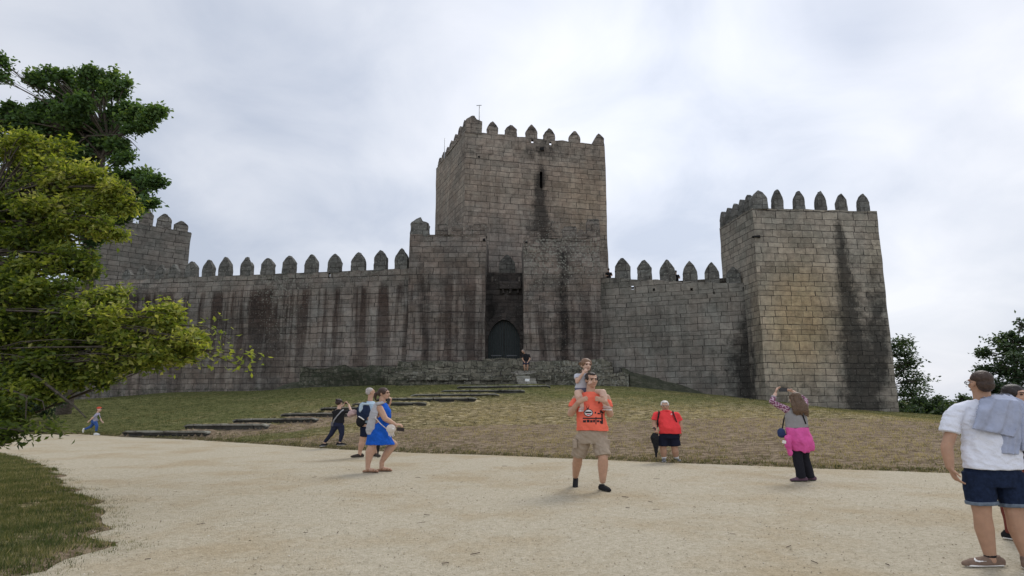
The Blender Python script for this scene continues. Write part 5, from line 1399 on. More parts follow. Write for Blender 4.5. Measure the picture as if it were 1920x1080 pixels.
def phone(fg, c, w=.075, h=.15, yaw=0, pitch=0, roll=0, name='phone', mat=None):
    """a thing of its own, held in the hand"""
    p = Prims(); p.box((0, 0, 0), (w / 2, .005, h / 2), yaw, pitch, roll)
    return p
def held(label, name, cat, fg, parts, origin):
    """top-level held object; parts: (part name, Prims in figure coordinates, material, kwargs)"""
    o = Vector((origin[0] * fg.SX, origin[1], origin[2])) + fg.b
    e = empty(name, o, label, cat)
    for nm, pr, mat, kw in parts:
        ob = fg.out(nm, pr, mat, **kw)
        ob.parent = e; ob.location = fg.b - o
    return e
def torso(pr, rings):
    """rings: (x, y, z, half width, half depth[, yaw])"""
    R_ = []
    for r in rings:
        yw = r[5] if len(r) > 5 else 0
        R_.append((Vector(r[:3]), Vector((math.cos(yw), math.sin(yw), 0)) * r[3], Vector((-math.sin(yw), math.cos(yw), 0)) * r[4]))
    pr.loft(R_, 22)
def decal(fg, target, quads_px, mat, name, cell=.006, off=.003, from_dir=(0, 1, 0)):
    """thin print on a garment: outline in pixels, laid on the surface of the target mesh"""
    me = target.data
    bv = BVHTree.FromPolygons([v.co[:] for v in me.vertices], [p.vertices[:] for p in me.polygons])
    base = Vector(target.matrix_world.translation) if False else (fg.b)
    V, F_ = [], []
    d = None
    for poly in quads_px:
        xs = [q[0] for q in poly]; ys = [q[1] for q in poly]
        mpp = fg.Y / F; st = cell / mpp
        nx_ = max(1, int((max(xs) - min(xs)) / st)); ny_ = max(1, int((max(ys) - min(ys)) / st))
        cache = {}
        def hit(i, j):
            if (i, j) in cache: return cache[(i, j)]
            qx = min(xs) + (max(xs) - min(xs)) * i / nx_; qy = min(ys) + (max(ys) - min(ys)) * j / ny_
            p = P(qx, qy, fg.Y) - Vector((0, 0, EYE)); o_ = Vector((0, 0, EYE)) - fg.b
            h = bv.ray_cast(o_, p.normalized())
            if h[0] is None: cache[(i, j)] = None
            else:
                V.append(tuple(h[0] - p.normalized() * off)); cache[(i, j)] = len(V) - 1
            return cache[(i, j)]
        def inside(x, y):
            c_ = False; n = len(poly)
            for k in range(n):
                x1, y1 = poly[k]; x2, y2 = poly[(k + 1) % n]
                if (y1 > y) != (y2 > y) and x < (x2 - x1) * (y - y1) / (y2 - y1) + x1: c_ = not c_
            return c_
        for i in range(nx_):
            for j in range(ny_):
                if not inside(min(xs) + (max(xs) - min(xs)) * (i + .5) / nx_, min(ys) + (max(ys) - min(ys)) * (j + .5) / ny_): continue
                q = [hit(i, j), hit(i, j + 1), hit(i + 1, j + 1), hit(i + 1, j)]
                if None in q: continue
                F_.append(tuple(q))
    if F_:
        me = bpy.data.meshes.new(name); me.from_pydata(V, [], F_); me.materials.append(mat); me.update()
        return link(name, me, target)
def poly_circle(cx, cy, rx, ry, n=16): return [(cx + rx * math.cos(2 * math.pi * k / n), cy + ry * math.sin(2 * math.pi * k / n)) for k in range(n)]
UP = Vector((0, 0, 1))
def gz_at(fg, j):        # ground height under a joint in figure coordinates
    x = j.x * fg.SX + fg.b.x; y = j.y + fg.b.y
    g = .012 if (y < float(y_edge(x)) and x > float(x_lawn(y))) else Hs(x, y)
    return g - fg.b.z

# ---- man in white t-shirt, seen from behind at the right edge
def man_white():
    Y = 5.93
    f = Fig('man from behind in white t-shirt and navy shorts, grey sweater over his shoulder', 1862, 1062, Y, SX=1.22, base=(P(1862, 1062, Y).x, Y, .012))
    J = f.J
    hc = J(1838, 719); sk = Prims(); hm = hairm('hair_brown_crop', (.045, .026, .018))
    yaw = math.radians(-176)
    Wf = head(f, hc, yaw, .98, SK_TAN, sk, hm, 'crop', face=False)
    nb = J(1843, 752, .03); sk.cap(hc + Vector((.01, .02, -.03)), nb, .062, .066)
    sl, sr = J(1788, 768), J(1915, 764)
    el, wl = J(1775, 838, -.02), J(1781, 876, -.04)
    arm(sk, sl + Vector((.03, 0, -.03)), el, wl, (.048, .044, .031)); hand(sk, wl, (.25, -.12, -1), (-1, .1, -.1), (.3, -1, 0), 1.05, .55)
    er, wr2 = J(1946, 838, .02), J(1950, 878, .06)
    arm(sk, sr, er, wr2, (.052, .044, .031)); hand(sk, wr2, (0, .1, -1), (1, 0, 0), (0, 1, 0), 1.0, .6)
    hl, hr = J(1832, 890), J(1893, 890)
    kl, al = J(1842, 965, -.0), J(1857, 1044, .03)
    kr, ar_ = J(1903, 968, -.03), J(1924, 1040, -.02)
    zl = 0.0
    leg(sk, hl, kl, al, (.095, .064, .042), 1.08, (0, .6, 0)); leg(sk, hr, kr, ar_, (.095, .064, .042), 1.08, (0, .6, 0))
    sk.cap(al, Vector((al.x, al.y, .05)), .042, .045); sk.cap(ar_, Vector((ar_.x, ar_.y, .05)), .042, .045)
    cx = (sl + sr) / 2; wz = J(1858, 872); hz = (hl + hr) / 2
    torso(sk, [(cx.x, 0.02, cx.z - .02, .14, .07), (cx.x, .02, (cx.z + wz.z) / 2, .16, .09), (hz.x, .01, hz.z, .15, .1)])
    f.out('body', sk, SK_TAN, vox=.0075, smooth=5)
    tee = cloth('white_tee', (.70, .72, .80), .05, 6, .022); t = Prims()
    x0 = J(1797, 872).x; x1 = J(1925, 880).x; xm = (x0 + x1) / 2
    hem = J(1858, 879).z
    torso(t, [(J(1845, 740).x, .015, J(0, 751).z + .004, .078, .075), (J(1847, 740).x, .015, J(0, 757).z, .14, .095), (cx.x, .01, sl.z + .02, .18, .10), (cx.x, .01, sl.z - .03, .225, .12), (cx.x, .0, sl.z - .09, .235, .125), (cx.x + .01, -.01, J(0, 810).z, .23, .135), (xm, -.01, J(0, 842).z, .225, .14), (xm, -.01, J(0, 868).z, .232, .145), (xm, -.01, hem, .238, .148)])
    nk = J(1844, 751, .02)
    for s_, e_, q_ in ((sl, el, -1), (sr, er, 1)):
        p_ = s_ + Vector((-q_ * .02, 0, -.012)); t.cap(nk + Vector((q_ * .05, 0, -.02)), p_, .045, .066); t.cap(p_, lerp(s_, e_, .25), .066, .072); t.tube([lerp(s_, e_, .05), lerp(s_, e_, .3), lerp(s_, e_, .62)], [.060, .072, .078])
    shirt = f.out('t_shirt', t, tee, vox=.009, smooth=7, fold=.013, fscale=13, seed=2)
    nav = cloth('navy_denim', (.012, .020, .045), .3, 30, .003); sh = Prims()
    torso(sh, [(xm, 0, J(0, 866).z, .205, .125), (xm, 0, J(0, 892).z, .218, .135), (xm, 0, J(0, 912).z, .205, .13)])
    kL, kR = lerp(hl, kl, .78), lerp(hr, kr, .78)
    kL = J(1841, 943); kR = J(1905, 948, -.02)
    sh.tube([hl + Vector((.01, 0, .02)), lerp(hl, kL, .5), kL], [.115, .112, .108]); sh.tube([hr + Vector((-.0, 0, .02)), lerp(hr, kR, .5), kR], [.118, .115, .112])
    shorts = f.out('shorts', sh, nav, vox=.009, smooth=3, fold=.006, fscale=10, seed=5)
    cuffm = cloth('denim_cuff', (.13, .16, .20), .2, 30, .003)
    for k_, h_ in ((kL, hl), (kR, hr)):
        c = Prims(); d = (k_ - h_).normalized(); c.tube([k_ - d * .022, k_ + d * .012], [.114 if k_ is kL else .118] * 2); f.out('cuff', c, cuffm, parent=shorts, vox=.007, smooth=2)
    sm = simple('taupe_suede', (.17, .115, .085), .85, .15, 30, bumpd=.002)
    s1 = shoe(f, al, (-1, -.05), sm, M_WHITE, .30, .05, zg=-.004, vox=.007)
    s2 = shoe(f, ar_, (.55, .7), sm, M_WHITE, .30, .05, zg=gz_at(f, ar_) * 0, vox=.007)
    f.root  # swoosh mark on the side of the shoe
    sw = [(1828, 1043), (1829.5, 1047), (1834, 1049.5), (1850, 1051), (1836, 1052.5), (1829, 1051), (1826, 1047)]
    sx, sy = al.x * f.SX + f.b.x, 0
    p0 = proj(f.b.x + al.x * f.SX, f.b.y + al.y, .06)
    ox = p0[0] - 1858; oy = p0[1] - 1048
    decal(f, s1, [[(q[0] + ox, q[1] + oy - 1) for q in sw]], M_WHITE, 'shoe_mark', .003, .003)
    sock = Prims(); sock.cap(Vector((al.x, al.y, .075)), Vector((al.x, al.y, .10)), .046, .045, round_=False); f.out('sock', sock, M_BLACK, vox=.006, smooth=2)
    g = Prims()      # glasses
    for q in (-1, 1):
        a = [Wf(q * .031 + .026 * math.cos(k * .7), -.106, .010 + .019 * math.sin(k * .7)) for k in range(10)]; g.chain(a, [.0032] * 10, seg=6)
        g.cap(Wf(q * .058, -.10, .014), Wf(q * .080, .02, .012), .0034, .003, seg=6)
    g.cap(Wf(-.006, -.108, .014), Wf(.006, -.108, .014), .003, .003, seg=6)
    f.out('glasses', g, M_GLASS, raw=True, bevel=1)
    # sweater slung over the right shoulder and back: thick folded cloth, a thing of its own
    gm_ = cloth('grey_sweater', (.33, .36, .46), .12, 9, .014)
    def slab(rows, th, n=20):
        p = Prims(); V, F_ = [], []
        m_ = len(rows); 
        for i, (a, b, bow) in enumerate(rows):
            for k in range(n + 1):
                u = k / n; q = lerp(a, b, u); q.y += bow * math.sin(math.pi * u) + .012 * math.sin(u * 17 + i * .8) + .006 * math.sin(u * 39 + i)
                V.append(tuple(q))
        N0 = len(V)
        for i in range(N0): V.append((V[i][0], V[i][1] + th, V[i][2]))
        for i in range(m_ - 1):
            for k in range(n):
                a = i * (n + 1) + k; F_.append((a, a + 1, a + n + 2, a + n + 1)); F_.append((N0 + a, N0 + a + n + 1, N0 + a + n + 2, N0 + a + 1))
        for k in range(n): F_.append((k, N0 + k, N0 + k + 1, k + 1)); a = (m_ - 1) * (n + 1) + k; F_.append((a, a + 1, N0 + a + 1, N0 + a))
        for i in range(m_ - 1):
            a = i * (n + 1); F_.append((a, a + n + 1, N0 + a + n + 1, N0 + a)); a += n; F_.append((a, N0 + a, N0 + a + n + 1, a + n + 1))
        p._add(V, F_); return p
    dy = -.155
    R1 = [(J(1852, 738, .10), J(1893, 738, .10), 0), (J(1846, 739, .02), J(1900, 742, .02), -.03), (J(1842, 747, -.08), J(1912, 752, -.07), -.06), (J(1836, 768, dy), J(1919, 772, dy + .05), -.03), (J(1829, 792, dy - .01), J(1922, 800, dy + .04), -.03), (J(1823, 804, dy - .02), J(1914, 823, dy), -.02)]
    R2 = [(J(1876, 806, dy + .015), J(1916, 800, dy + .02), -.02), (J(1876, 830, dy + .01), J(1915, 835, dy + .01), -.02), (J(1877, 851, dy + .0), J(1911, 853, dy + .0), -.02)]
    R3 = [(J(1896, 741, .0), J(1922, 752, .0), -.02), (J(1910, 765, -.10), J(1932, 775, -.04), -.02), (J(1914, 800, -.13), J(1934, 810, -.08), -.02), (J(1916, 845, -.14), J(1930, 850, -.09), -.01)]
    held('grey-blue sweater draped over the shoulder of the man in white', 'sweater', 'sweater', f, [('back_panel', slab(R1, .03), gm_, dict(vox=.008, smooth=4, fold=.007, fscale=11)), ('sleeve', slab(R2, .035), gm_, dict(vox=.008, smooth=4, fold=.006, fscale=13)), ('sleeve', slab(R3, .03), gm_, dict(vox=.008, smooth=4, fold=.006, fscale=13))], J(1870, 790, dy))
man_white()

# ---- woman half hidden behind him
def woman_edge():
    Y = 7.0
    f = Fig('dark haired woman in dark red trousers, mostly hidden behind the man in white', 1905, 1018, Y, base=(P(1905, 1018, Y).x, Y, .012))
    J = f.J; hm = hairm('hair_black', (.02, .014, .012)); sk = Prims(); hc = J(1904, 742)
    head(f, hc, math.radians(20), 1.0, SK_MID, sk, hm, 'long'); sk.cap(hc + Vector((0, .02, -.05)), J(1905, 768, .02), .05, .055)
    sl, sr = J(1883, 782), J(1930, 782); arm(sk, sl, J(1880, 835), J(1886, 872, -.05), (.042, .036, .026)); arm(sk, sr, J(1936, 835), J(1932, 872, -.05), (.042, .036, .026))
    hand(sk, J(1886, 872, -.05), (0, -.1, -1), (-1, 0, 0), (0, -1, 0), .9); hand(sk, J(1932, 872, -.05), (0, -.1, -1), (1, 0, 0), (0, -1, 0), .9)
    torso(sk, [(sl.x + .15, 0, sl.z, .12, .07), (sl.x + .15, 0, J(0, 880).z, .12, .09)])
    f.out('body', sk, SK_MID, vox=.009)
    t = Prims(); cx = J(1906, 800).x
    torso(t, [(cx, .01, J(0, 772).z, .10, .07), (cx, 0, sl.z, .17, .1), (cx, 0, J(0, 830).z, .15, .1), (cx, 0, J(0, 880).z, .17, .12)])
    f.out('top', t, M_BLACK, vox=.01, fold=.006)
    tr = Prims(); red = cloth('dark_red_trousers', (.16, .045, .035))
    torso(tr, [(cx, 0, J(0, 872).z, .16, .11), (cx, 0, J(0, 905).z, .17, .12)])
    kl, al = J(1892, 955), J(1897, 1000, .02); kr, ar_ = J(1918, 955), J(1922, 1000, -.05)
    for a_, k_, b_ in ((J(1895, 900), kl, al), (J(1918, 900), kr, ar_)): tr.tube([a_, k_, b_], [.095, .066, .048])
    f.out('trousers', tr, red, vox=.009, fold=.005)
    shoe(f, al, (.35, -.9), M_BLACK, M_WHITE, .25, .042, zg=0); shoe(f, ar_, (.35, -.9), M_BLACK, M_WHITE, .25, .042, zg=0)
woman_edge()

# ---- man in orange t-shirt with the girl on his shoulders
def man_orange():
    Y = 10.75
    f = Fig('man in coral t-shirt and beige cargo shorts carrying a small girl on his shoulders', 1109, 920, Y, SX=1.2, base=(P(1109, 920, Y).x, Y, .012))
    J = f.J; hm = hairm('hair_dark_brown', (.03, .020, .015)); sk = Prims(); hc = J(1109.5, 713)
    head(f, hc, math.radians(14), 1.08, SK_MID, sk, hm, 'receding', pitch=math.radians(4)); sk.cap(hc + Vector((-.01, .03, -.06)), J(1107, 741, .03), .062, .068)
    sl, sr = J(1080, 747, .02), J(1137, 745, .02)
    el, wl = J(1070, 776, -.05), J(1084, 754, -.22); er, wr_ = J(1144, 777, -.05), J(1135, 753, -.22)
    arm(sk, sl, el, wl, (.056, .05, .034)); arm(sk, sr, er, wr_, (.056, .05, .034))
    hand(sk, wl, (.75, -.25, .45), (-.1, -1, .2), (.1, .0, 1), 1.05, .9); hand(sk, wr_, (-.75, -.25, .35), (.1, -1, .2), (-.1, .0, 1), 1.05, .9)
    hl, hr = J(1095, 818, .0), J(1124, 818, .0)
    kl, al = J(1084, 857, .15), J(1079, 893, .48); kr, ar_ = J(1131, 858, -.12), J(1130, 902, -.02)
    leg(sk, hl, kl, al, (.10, .066, .044), 1.1, (0, 1, 0)); leg(sk, hr, kr, ar_, (.10, .068, .045), 1.12, (0, 1, 0))
    torso(sk, [((sl.x + sr.x) / 2, .02, sl.z - .02, .15, .08), (J(1110, 800).x, 0, J(0, 800).z, .14, .1)])
    f.out('body', sk, SK_MID, vox=.0075, smooth=5)
    t = Prims(); org = cloth('coral_tee', (.82, .165, .105), .09, 7, .02)
    c = J(1107, 760).x
    torso(t, [(J(1107, 740).x, .02, J(0, 733.5).z, .078, .066), (c, .02, J(0, 737.5).z, .13, .085), (c, .01, J(0, 745).z, .18, .105), (c, .01, J(0, 752).z, .215, .115), (c, -.01, J(0, 764).z, .215, .135), (J(1108, 0).x, -.03, J(0, 782).z, .21, .15), (J(1109, 0).x, -.035, J(0, 797).z, .225, .16), (J(1110, 0).x, -.03, J(0, 808).z, .24, .162)])
    for a_, b_ in ((sl, el), (sr, er)):
        p_ = a_ + Vector(((c - a_.x) * .10, 0, -.01)); t.cap(Vector((c + (a_.x - c) * .3, .02, J(0, 739).z)), p_, .052, .064); t.cap(p_, lerp(a_, b_, .25), .066, .072); t.tube([lerp(a_, b_, .05), lerp(a_, b_, .3), lerp(a_, b_, .62)], [.06, .074, .082])
    shirt = f.out('t_shirt', t, org, vox=.009, smooth=6, fold=.015, fscale=8, seed=3)
    b = Prims(); kh = cloth('khaki_cotton', (.34, .275, .21), .1, 14, .005)
    c2 = J(1110, 0).x
    torso(b, [(c2, -.01, J(0, 802).z, .205, .145), (c2, -.01, J(0, 818).z, .215, .145), (c2, 0, J(0, 832).z, .2, .14)])
    kL, kR = lerp(hl, kl, .94), lerp(hr, kr, .94)
    b.tube([hl, lerp(hl, kL, .5), kL], [.118, .118, .112]); b.tube([hr, lerp(hr, kR, .5), kR], [.118, .12, .118])
    shorts = f.out('shorts', b, kh, vox=.009, smooth=3, fold=.016, fscale=11, seed=6)
    for px, dx in ((1077, -1), (1140, 1)):
        q = Prims(); q.box(J(px, 832, .0) + Vector((dx * -.005, 0, 0)), (.028, .07, .075)); f.out('cargo_pocket', q, kh, parent=shorts, vox=.008, smooth=4)
    shoe(f, al, (-.15, -1, -.10), M_BLACK, M_RUB, .28, .048, zg=al.z - .125 if al.z < .3 else .05)
    shoe(f, ar_, (.38, -1), M_BLACK, M_RUB, .29, .050, zg=0)
    # print on the shirt front: badge, palms, lettering bar
    blk = simple('print_black', (.02, .018, .02), .8, .1); wh = simple('print_white', (.7, .68, .66), .8, .05); rd = simple('print_red', (.6, .05, .08), .8, .05)
    X = lambda x: 1060 + x / 7.71
    Yq = lambda y: 660 + y / 7.71
    Q = lambda pts: [(X(a), Yq(b)) for a, b in pts]
    decal(f, shirt, [Q([(252, 950), (545, 950), (545, 968), (252, 968)]), Q([(255, 985), (300, 985), (300, 1018), (255, 1018)]), Q([(310, 980), (350, 980), (350, 1018), (310, 1018)]), Q([(358, 985), (395, 985), (395, 1018), (358, 1018)]), Q([(402, 980), (428, 980), (428, 1018), (402, 1018)]),
                     Q([(436, 940), (450, 940), (450, 1045), (436, 1045)]), Q([(458, 985), (490, 985), (490, 1015), (458, 1015)]), Q([(520, 890), (540, 890), (545, 1040), (520, 1035)]), Q([(500, 850), (515, 835), (540, 860), (560, 880), (545, 890), (520, 880), (505, 900)]), Q([(495, 990), (520, 1000), (530, 1045), (505, 1030)]),
                     Q([(300, 770), (325, 820), (345, 770), (335, 840), (315, 840)]), Q([(425, 865), (445, 865), (445, 890), (425, 890)]), Q([(465, 880), (500, 880), (500, 900), (465, 900)]),
                     Q([(455, 680), (490, 690), (520, 675), (545, 690), (525, 720), (500, 705), (490, 750), (478, 740), (480, 705), (460, 710)])], blk, 'shirt_print', .005, .004)
    pc = lambda cx, cy, r1, r2: [(X(cx) + r1 * math.cos(k * .3927), Yq(cy) + r2 * math.sin(k * .3927)) for k in range(16)]
    decal(f, shirt, [pc(335, 880, 8.6, 7.2)], blk, 'badge_rim', .005, .006)
    decal(f, shirt, [pc(335, 880, 7.2, 5.8)], wh, 'badge', .005, .009)
    decal(f, shirt, [Q([(288, 862), (380, 862), (380, 884), (288, 884)])], blk, 'badge_word', .005, .012)
    decal(f, shirt, [Q([(305, 898), (368, 898), (362, 912), (312, 912)])], rd, 'badge_word', .005, .012)
    return f
mo = man_orange()
def girl():
    Y = 10.9
    f = Fig('small girl in pale grey top riding on the shoulders of the man in coral', 1094, 738, Y, SX=1.2)
    J = f.J; hm = hairm('hair_light_brown', (.17, .095, .055)); sk = Prims(); hc = J(1099, 684.5)
    head(f, hc, math.radians(18), .92, SK_FAIR, sk, hm, 'messy', pitch=math.radians(6)); sk.cap(hc + Vector((0, .02, -.05)), J(1097, 700, .02), .034, .036)
    sl, sr = J(1082, 704, 0), J(1107, 705, .02)
    el, wl = J(1082, 716, -.08), J(1093, 700, -.16); er, wr_ = J(1112, 716, -.08), J(1110, 712, -.20)
    arm(sk, sl, el, wl, (.032, .028, .022)); arm(sk, sr, er, wr_, (.032, .028, .022))
    hand(sk, wl, (.7, -.1, .9), (0, -1, .2), (-.5, 0, 1), .68, 1.0); hand(sk, wr_, (-.4, -.6, -.5), (0, -.3, 1), (-1, 0, 0), .68, .6)
    hp = J(1094, 734, .05)
    hl, hr = J(1090, 735, .05), J(1102, 735, .05)
    kl, al = J(1084, 735, -.30), J(1091, 762, -.34); kr, ar_ = J(1137, 735, -.30), J(1135, 760, -.34)
    kl = J(1083, 736, -.26); kr = J(1130, 735, -.26)
    leg(sk, hl, kl, al, (.058, .050, .034)); leg(sk, hr, kr, ar_, (.058, .050, .034))
    torso(sk, [((sl.x + sr.x) / 2, 0, sl.z, .075, .05), (hp.x, .05, hp.z, .09, .07)])
    f.out('body', sk, SK_FAIR, vox=.007, smooth=4)
    t = Prims(); pale = cloth('pale_grey_top', (.48, .49, .54), .06, 9, .006)
    torso(t, [((sl.x + sr.x) / 2, .005, J(0, 700).z, .06, .05), ((sl.x + sr.x) / 2, .0, sl.z, .105, .065), (J(1094, 0).x, .01, J(0, 716).z, .10, .075), (J(1093, 0).x, .03, J(0, 728).z, .115, .085)])
    for a_, b_ in ((sl, el), (sr, er)): t.tube([a_ + Vector((0, 0, .01)), lerp(a_, b_, .5)], [.045, .048]); t.ell(a_, (.045, .045, .04))
    f.out('top', t, pale, vox=.008, fold=.005, fscale=14)
    b = Prims(); torso(b, [(J(1093, 0).x, .03, J(0, 726).z, .11, .08), (J(1094, 0).x, .04, J(0, 738).z, .115, .09)])
    f.out('shorts', b, cloth('dusty_blue', (.12, .13, .19)), vox=.009)
    sm = simple('girl_shoe', (.42, .30, .26), .7, .1)
    for a_, d_ in ((al, (-.35, -1)), (ar_, (.6, -1))):
        t_ = Vector((d_[0], d_[1], 0)).normalized(); p = Prims()
        p.chain([a_ + Vector((0, 0, -.03)) - t_ * .02, a_ + Vector((0, 0, -.045)) + t_ * .05, a_ + Vector((0, 0, -.05)) + t_ * .10], [.032, .032, .024])
        o = f.out('shoe', p, sm, vox=.007); q = Prims()
        s_ = Vector((-t_.y, t_.x, 0)); q.loft([(a_ + Vector((0, 0, -.075)) + t_ * k, s_ * w_, UP * .009) for k, w_ in ((-.055, .02), (-.03, .03), (.05, .032), (.10, .03), (.13, .014))], 10)
        f.out('sole', q, M_WHITE, parent=o, raw=True, bevel=1)
girl()

# ---- man in red polo with folded umbrella
def man_red():
    Y = 15.55
    f = Fig('stout man in bright red polo and navy shorts facing the camera with backpack straps', 1257, 865, Y, SX=1.25, base=(P(1257, 865.5, Y).x, Y, .0))
    f.b.z = 0.01; f.root.location.z = .01
    J = f.J; hm = hairm('hair_white', (.55, .53, .50)); sk = Prims(); hc = J(1246.5, 761)
    head(f, hc, math.radians(-8), .98, SK_TAN, sk, hm, 'receding', pitch=math.radians(8), lod=True); sk.cap(hc + Vector((.01, .02, -.05)), J(1249, 772, .02), .06, .064)
    sl, sr = J(1232, 777), J(1267, 777)
    el, wl = J(1227, 793, -.02), J(1228, 803, -.14); er, wr_ = J(1275, 794, .02), J(1277, 808, -.02)
    arm(sk, sl, el, wl, (.058, .05, .036)); arm(sk, sr, er, wr_, (.058, .05, .036))
    hand(sk, wl, (.1, -.5, -.7), (-.3, -.6, .6), (1, 0, 0), 1.05, 1.1); hand(sk, wr_, (0, -.1, -1), (1, 0, 0), (0, -1, 0), 1.05, .7)
    hl, hr = J(1243, 818), J(1262, 818); kl, al = J(1243.5, 842), J(1245, 858, .03); kr, ar_ = J(1265, 842), J(1268, 858, .03)
    leg(sk, hl, kl, al, (.1, .062, .044)); leg(sk, hr, kr, ar_, (.1, .062, .044))
    for a_ in (al, ar_): sk.cap(a_, Vector((a_.x, a_.y, .05)), .044, .042)
    torso(sk, [(J(1250, 0).x, 0, sl.z, .15, .08), (J(1252, 0).x, 0, J(0, 815).z, .15, .1)])
    f.out('body', sk, SK_TAN, vox=.009)
    t = Prims(); red = cloth('red_polo', (.76, .06, .065), .10, 7, .02)
    torso(t, [(J(1249, 0).x, .01, J(0, 769.5).z, .085, .075), (J(1249, 0).x, .01, J(0, 773).z, .17, .1), (J(1250, 0).x, .0, J(0, 778).z, .215, .13), (J(1251, 0).x, -.04, J(0, 790).z, .205, .17), (J(1253, 0).x, -.06, J(0, 801).z, .22, .20), (J(1254, 0).x, -.04, J(0, 813).z, .222, .185)])
    for a_, b_ in ((sl, el), (sr, er)): t.tube([a_ + Vector((0, 0, .01)), a_, lerp(a_, b_, .72)], [.08, .085, .09]); t.ell(a_, (.085, .085, .075))
    shirt = f.out('polo_shirt', t, red, vox=.011, fold=.013, fscale=9)
    c = Prims(); c.tube([J(1249, 771.5), J(1249, 768.5)], [.088, .074]); f.out('collar', c, red, parent=shirt, vox=.009)
    decal(f, shirt, [poly_circle(1259, 776.5, 1.4, .9)], M_WHITE, 'chest_mark', .008, .006)
    b = Prims(); nav = cloth('navy_shorts', (.012, .014, .028))
    torso(b, [(J(1253, 0).x, -.02, J(0, 810).z, .205, .16), (J(1253, 0).x, -.01, J(0, 822).z, .21, .15)])
    b.tube([hl, J(1242.5, 836.5)], [.118, .118]); b.tube([hr, J(1266, 836.5)], [.118, .118])
    f.out('shorts', b, nav, vox=.011, fold=.005)
    s = Prims()
    for x0, x1, x2, q in ((1236, 1233, 1233.5, -1), (1262, 1268, 1272, 1)):
        s.tube([J(x0, 771.5, .05), J(x0 + q * 0, 773, -.09), J((x0 + x1) / 2, 781, -.16), J(x1, 789, -.16), J(x2, 798, -.06), J(x2, 800, .12)], [.03] * 6, flat=.35, side=(0, 1, 0))
    bp = f
    p = Prims(); p.ell(J(1251, 787, .22), (.15, .09, .24)); 
    held('black backpack worn by the stout man in the red polo', 'backpack', 'backpack', f, [('strap', s, M_BLACK, dict(vox=.009, smooth=2)), ('bag', p, M_BLACK, dict(vox=.012))], J(1251, 787, .2))
    socks = cloth('white_socks', (.65, .65, .64))
    for a_, d_ in ((al, (-.2, -1)), (ar_, (.2, -1))):
        shoe(f, a_, d_, simple('grey_trainer', (.12, .12, .13), .7, .3), M_WHITE, .28, .05, zg=0)
        c = Prims(); c.tube([Vector((a_.x, a_.y, .07)), Vector((a_.x, a_.y, .145))], [.05, .048]); f.out('sock', c, socks, vox=.009)
    # umbrella standing under his right hand
    u = Prims(); u.tube([J(1228.5, 812, -.18), J(1227.5, 820, -.18), J(1230, 842, -.18), J(1230.5, 858, -.18)], [.055, .085, .05, .014]);
    h = Prims(); h.chain([J(1230.5, 859, -.18), J(1230.6, 865, -.18)], [.007, .005]); 
    k = Prims(); k.chain([J(1228.6, 812, -.18), J(1228.5, 803.5, -.18), J(1226.5, 801.5, -.18), J(1224.5, 803, -.18)], [.012, .014, .013, .012])
    held('folded black umbrella standing on its tip beside the man in red', 'umbrella', 'umbrella', f, [('canopy', u, M_BLACK, dict(vox=.009, smooth=2, fold=.012, fscale=20)), ('tip', h, M_GLASS, dict(raw=True, bevel=1)), ('handle', k, M_GLASS, dict(raw=True, bevel=1))], J(1230, 865, -.18))
man_red()

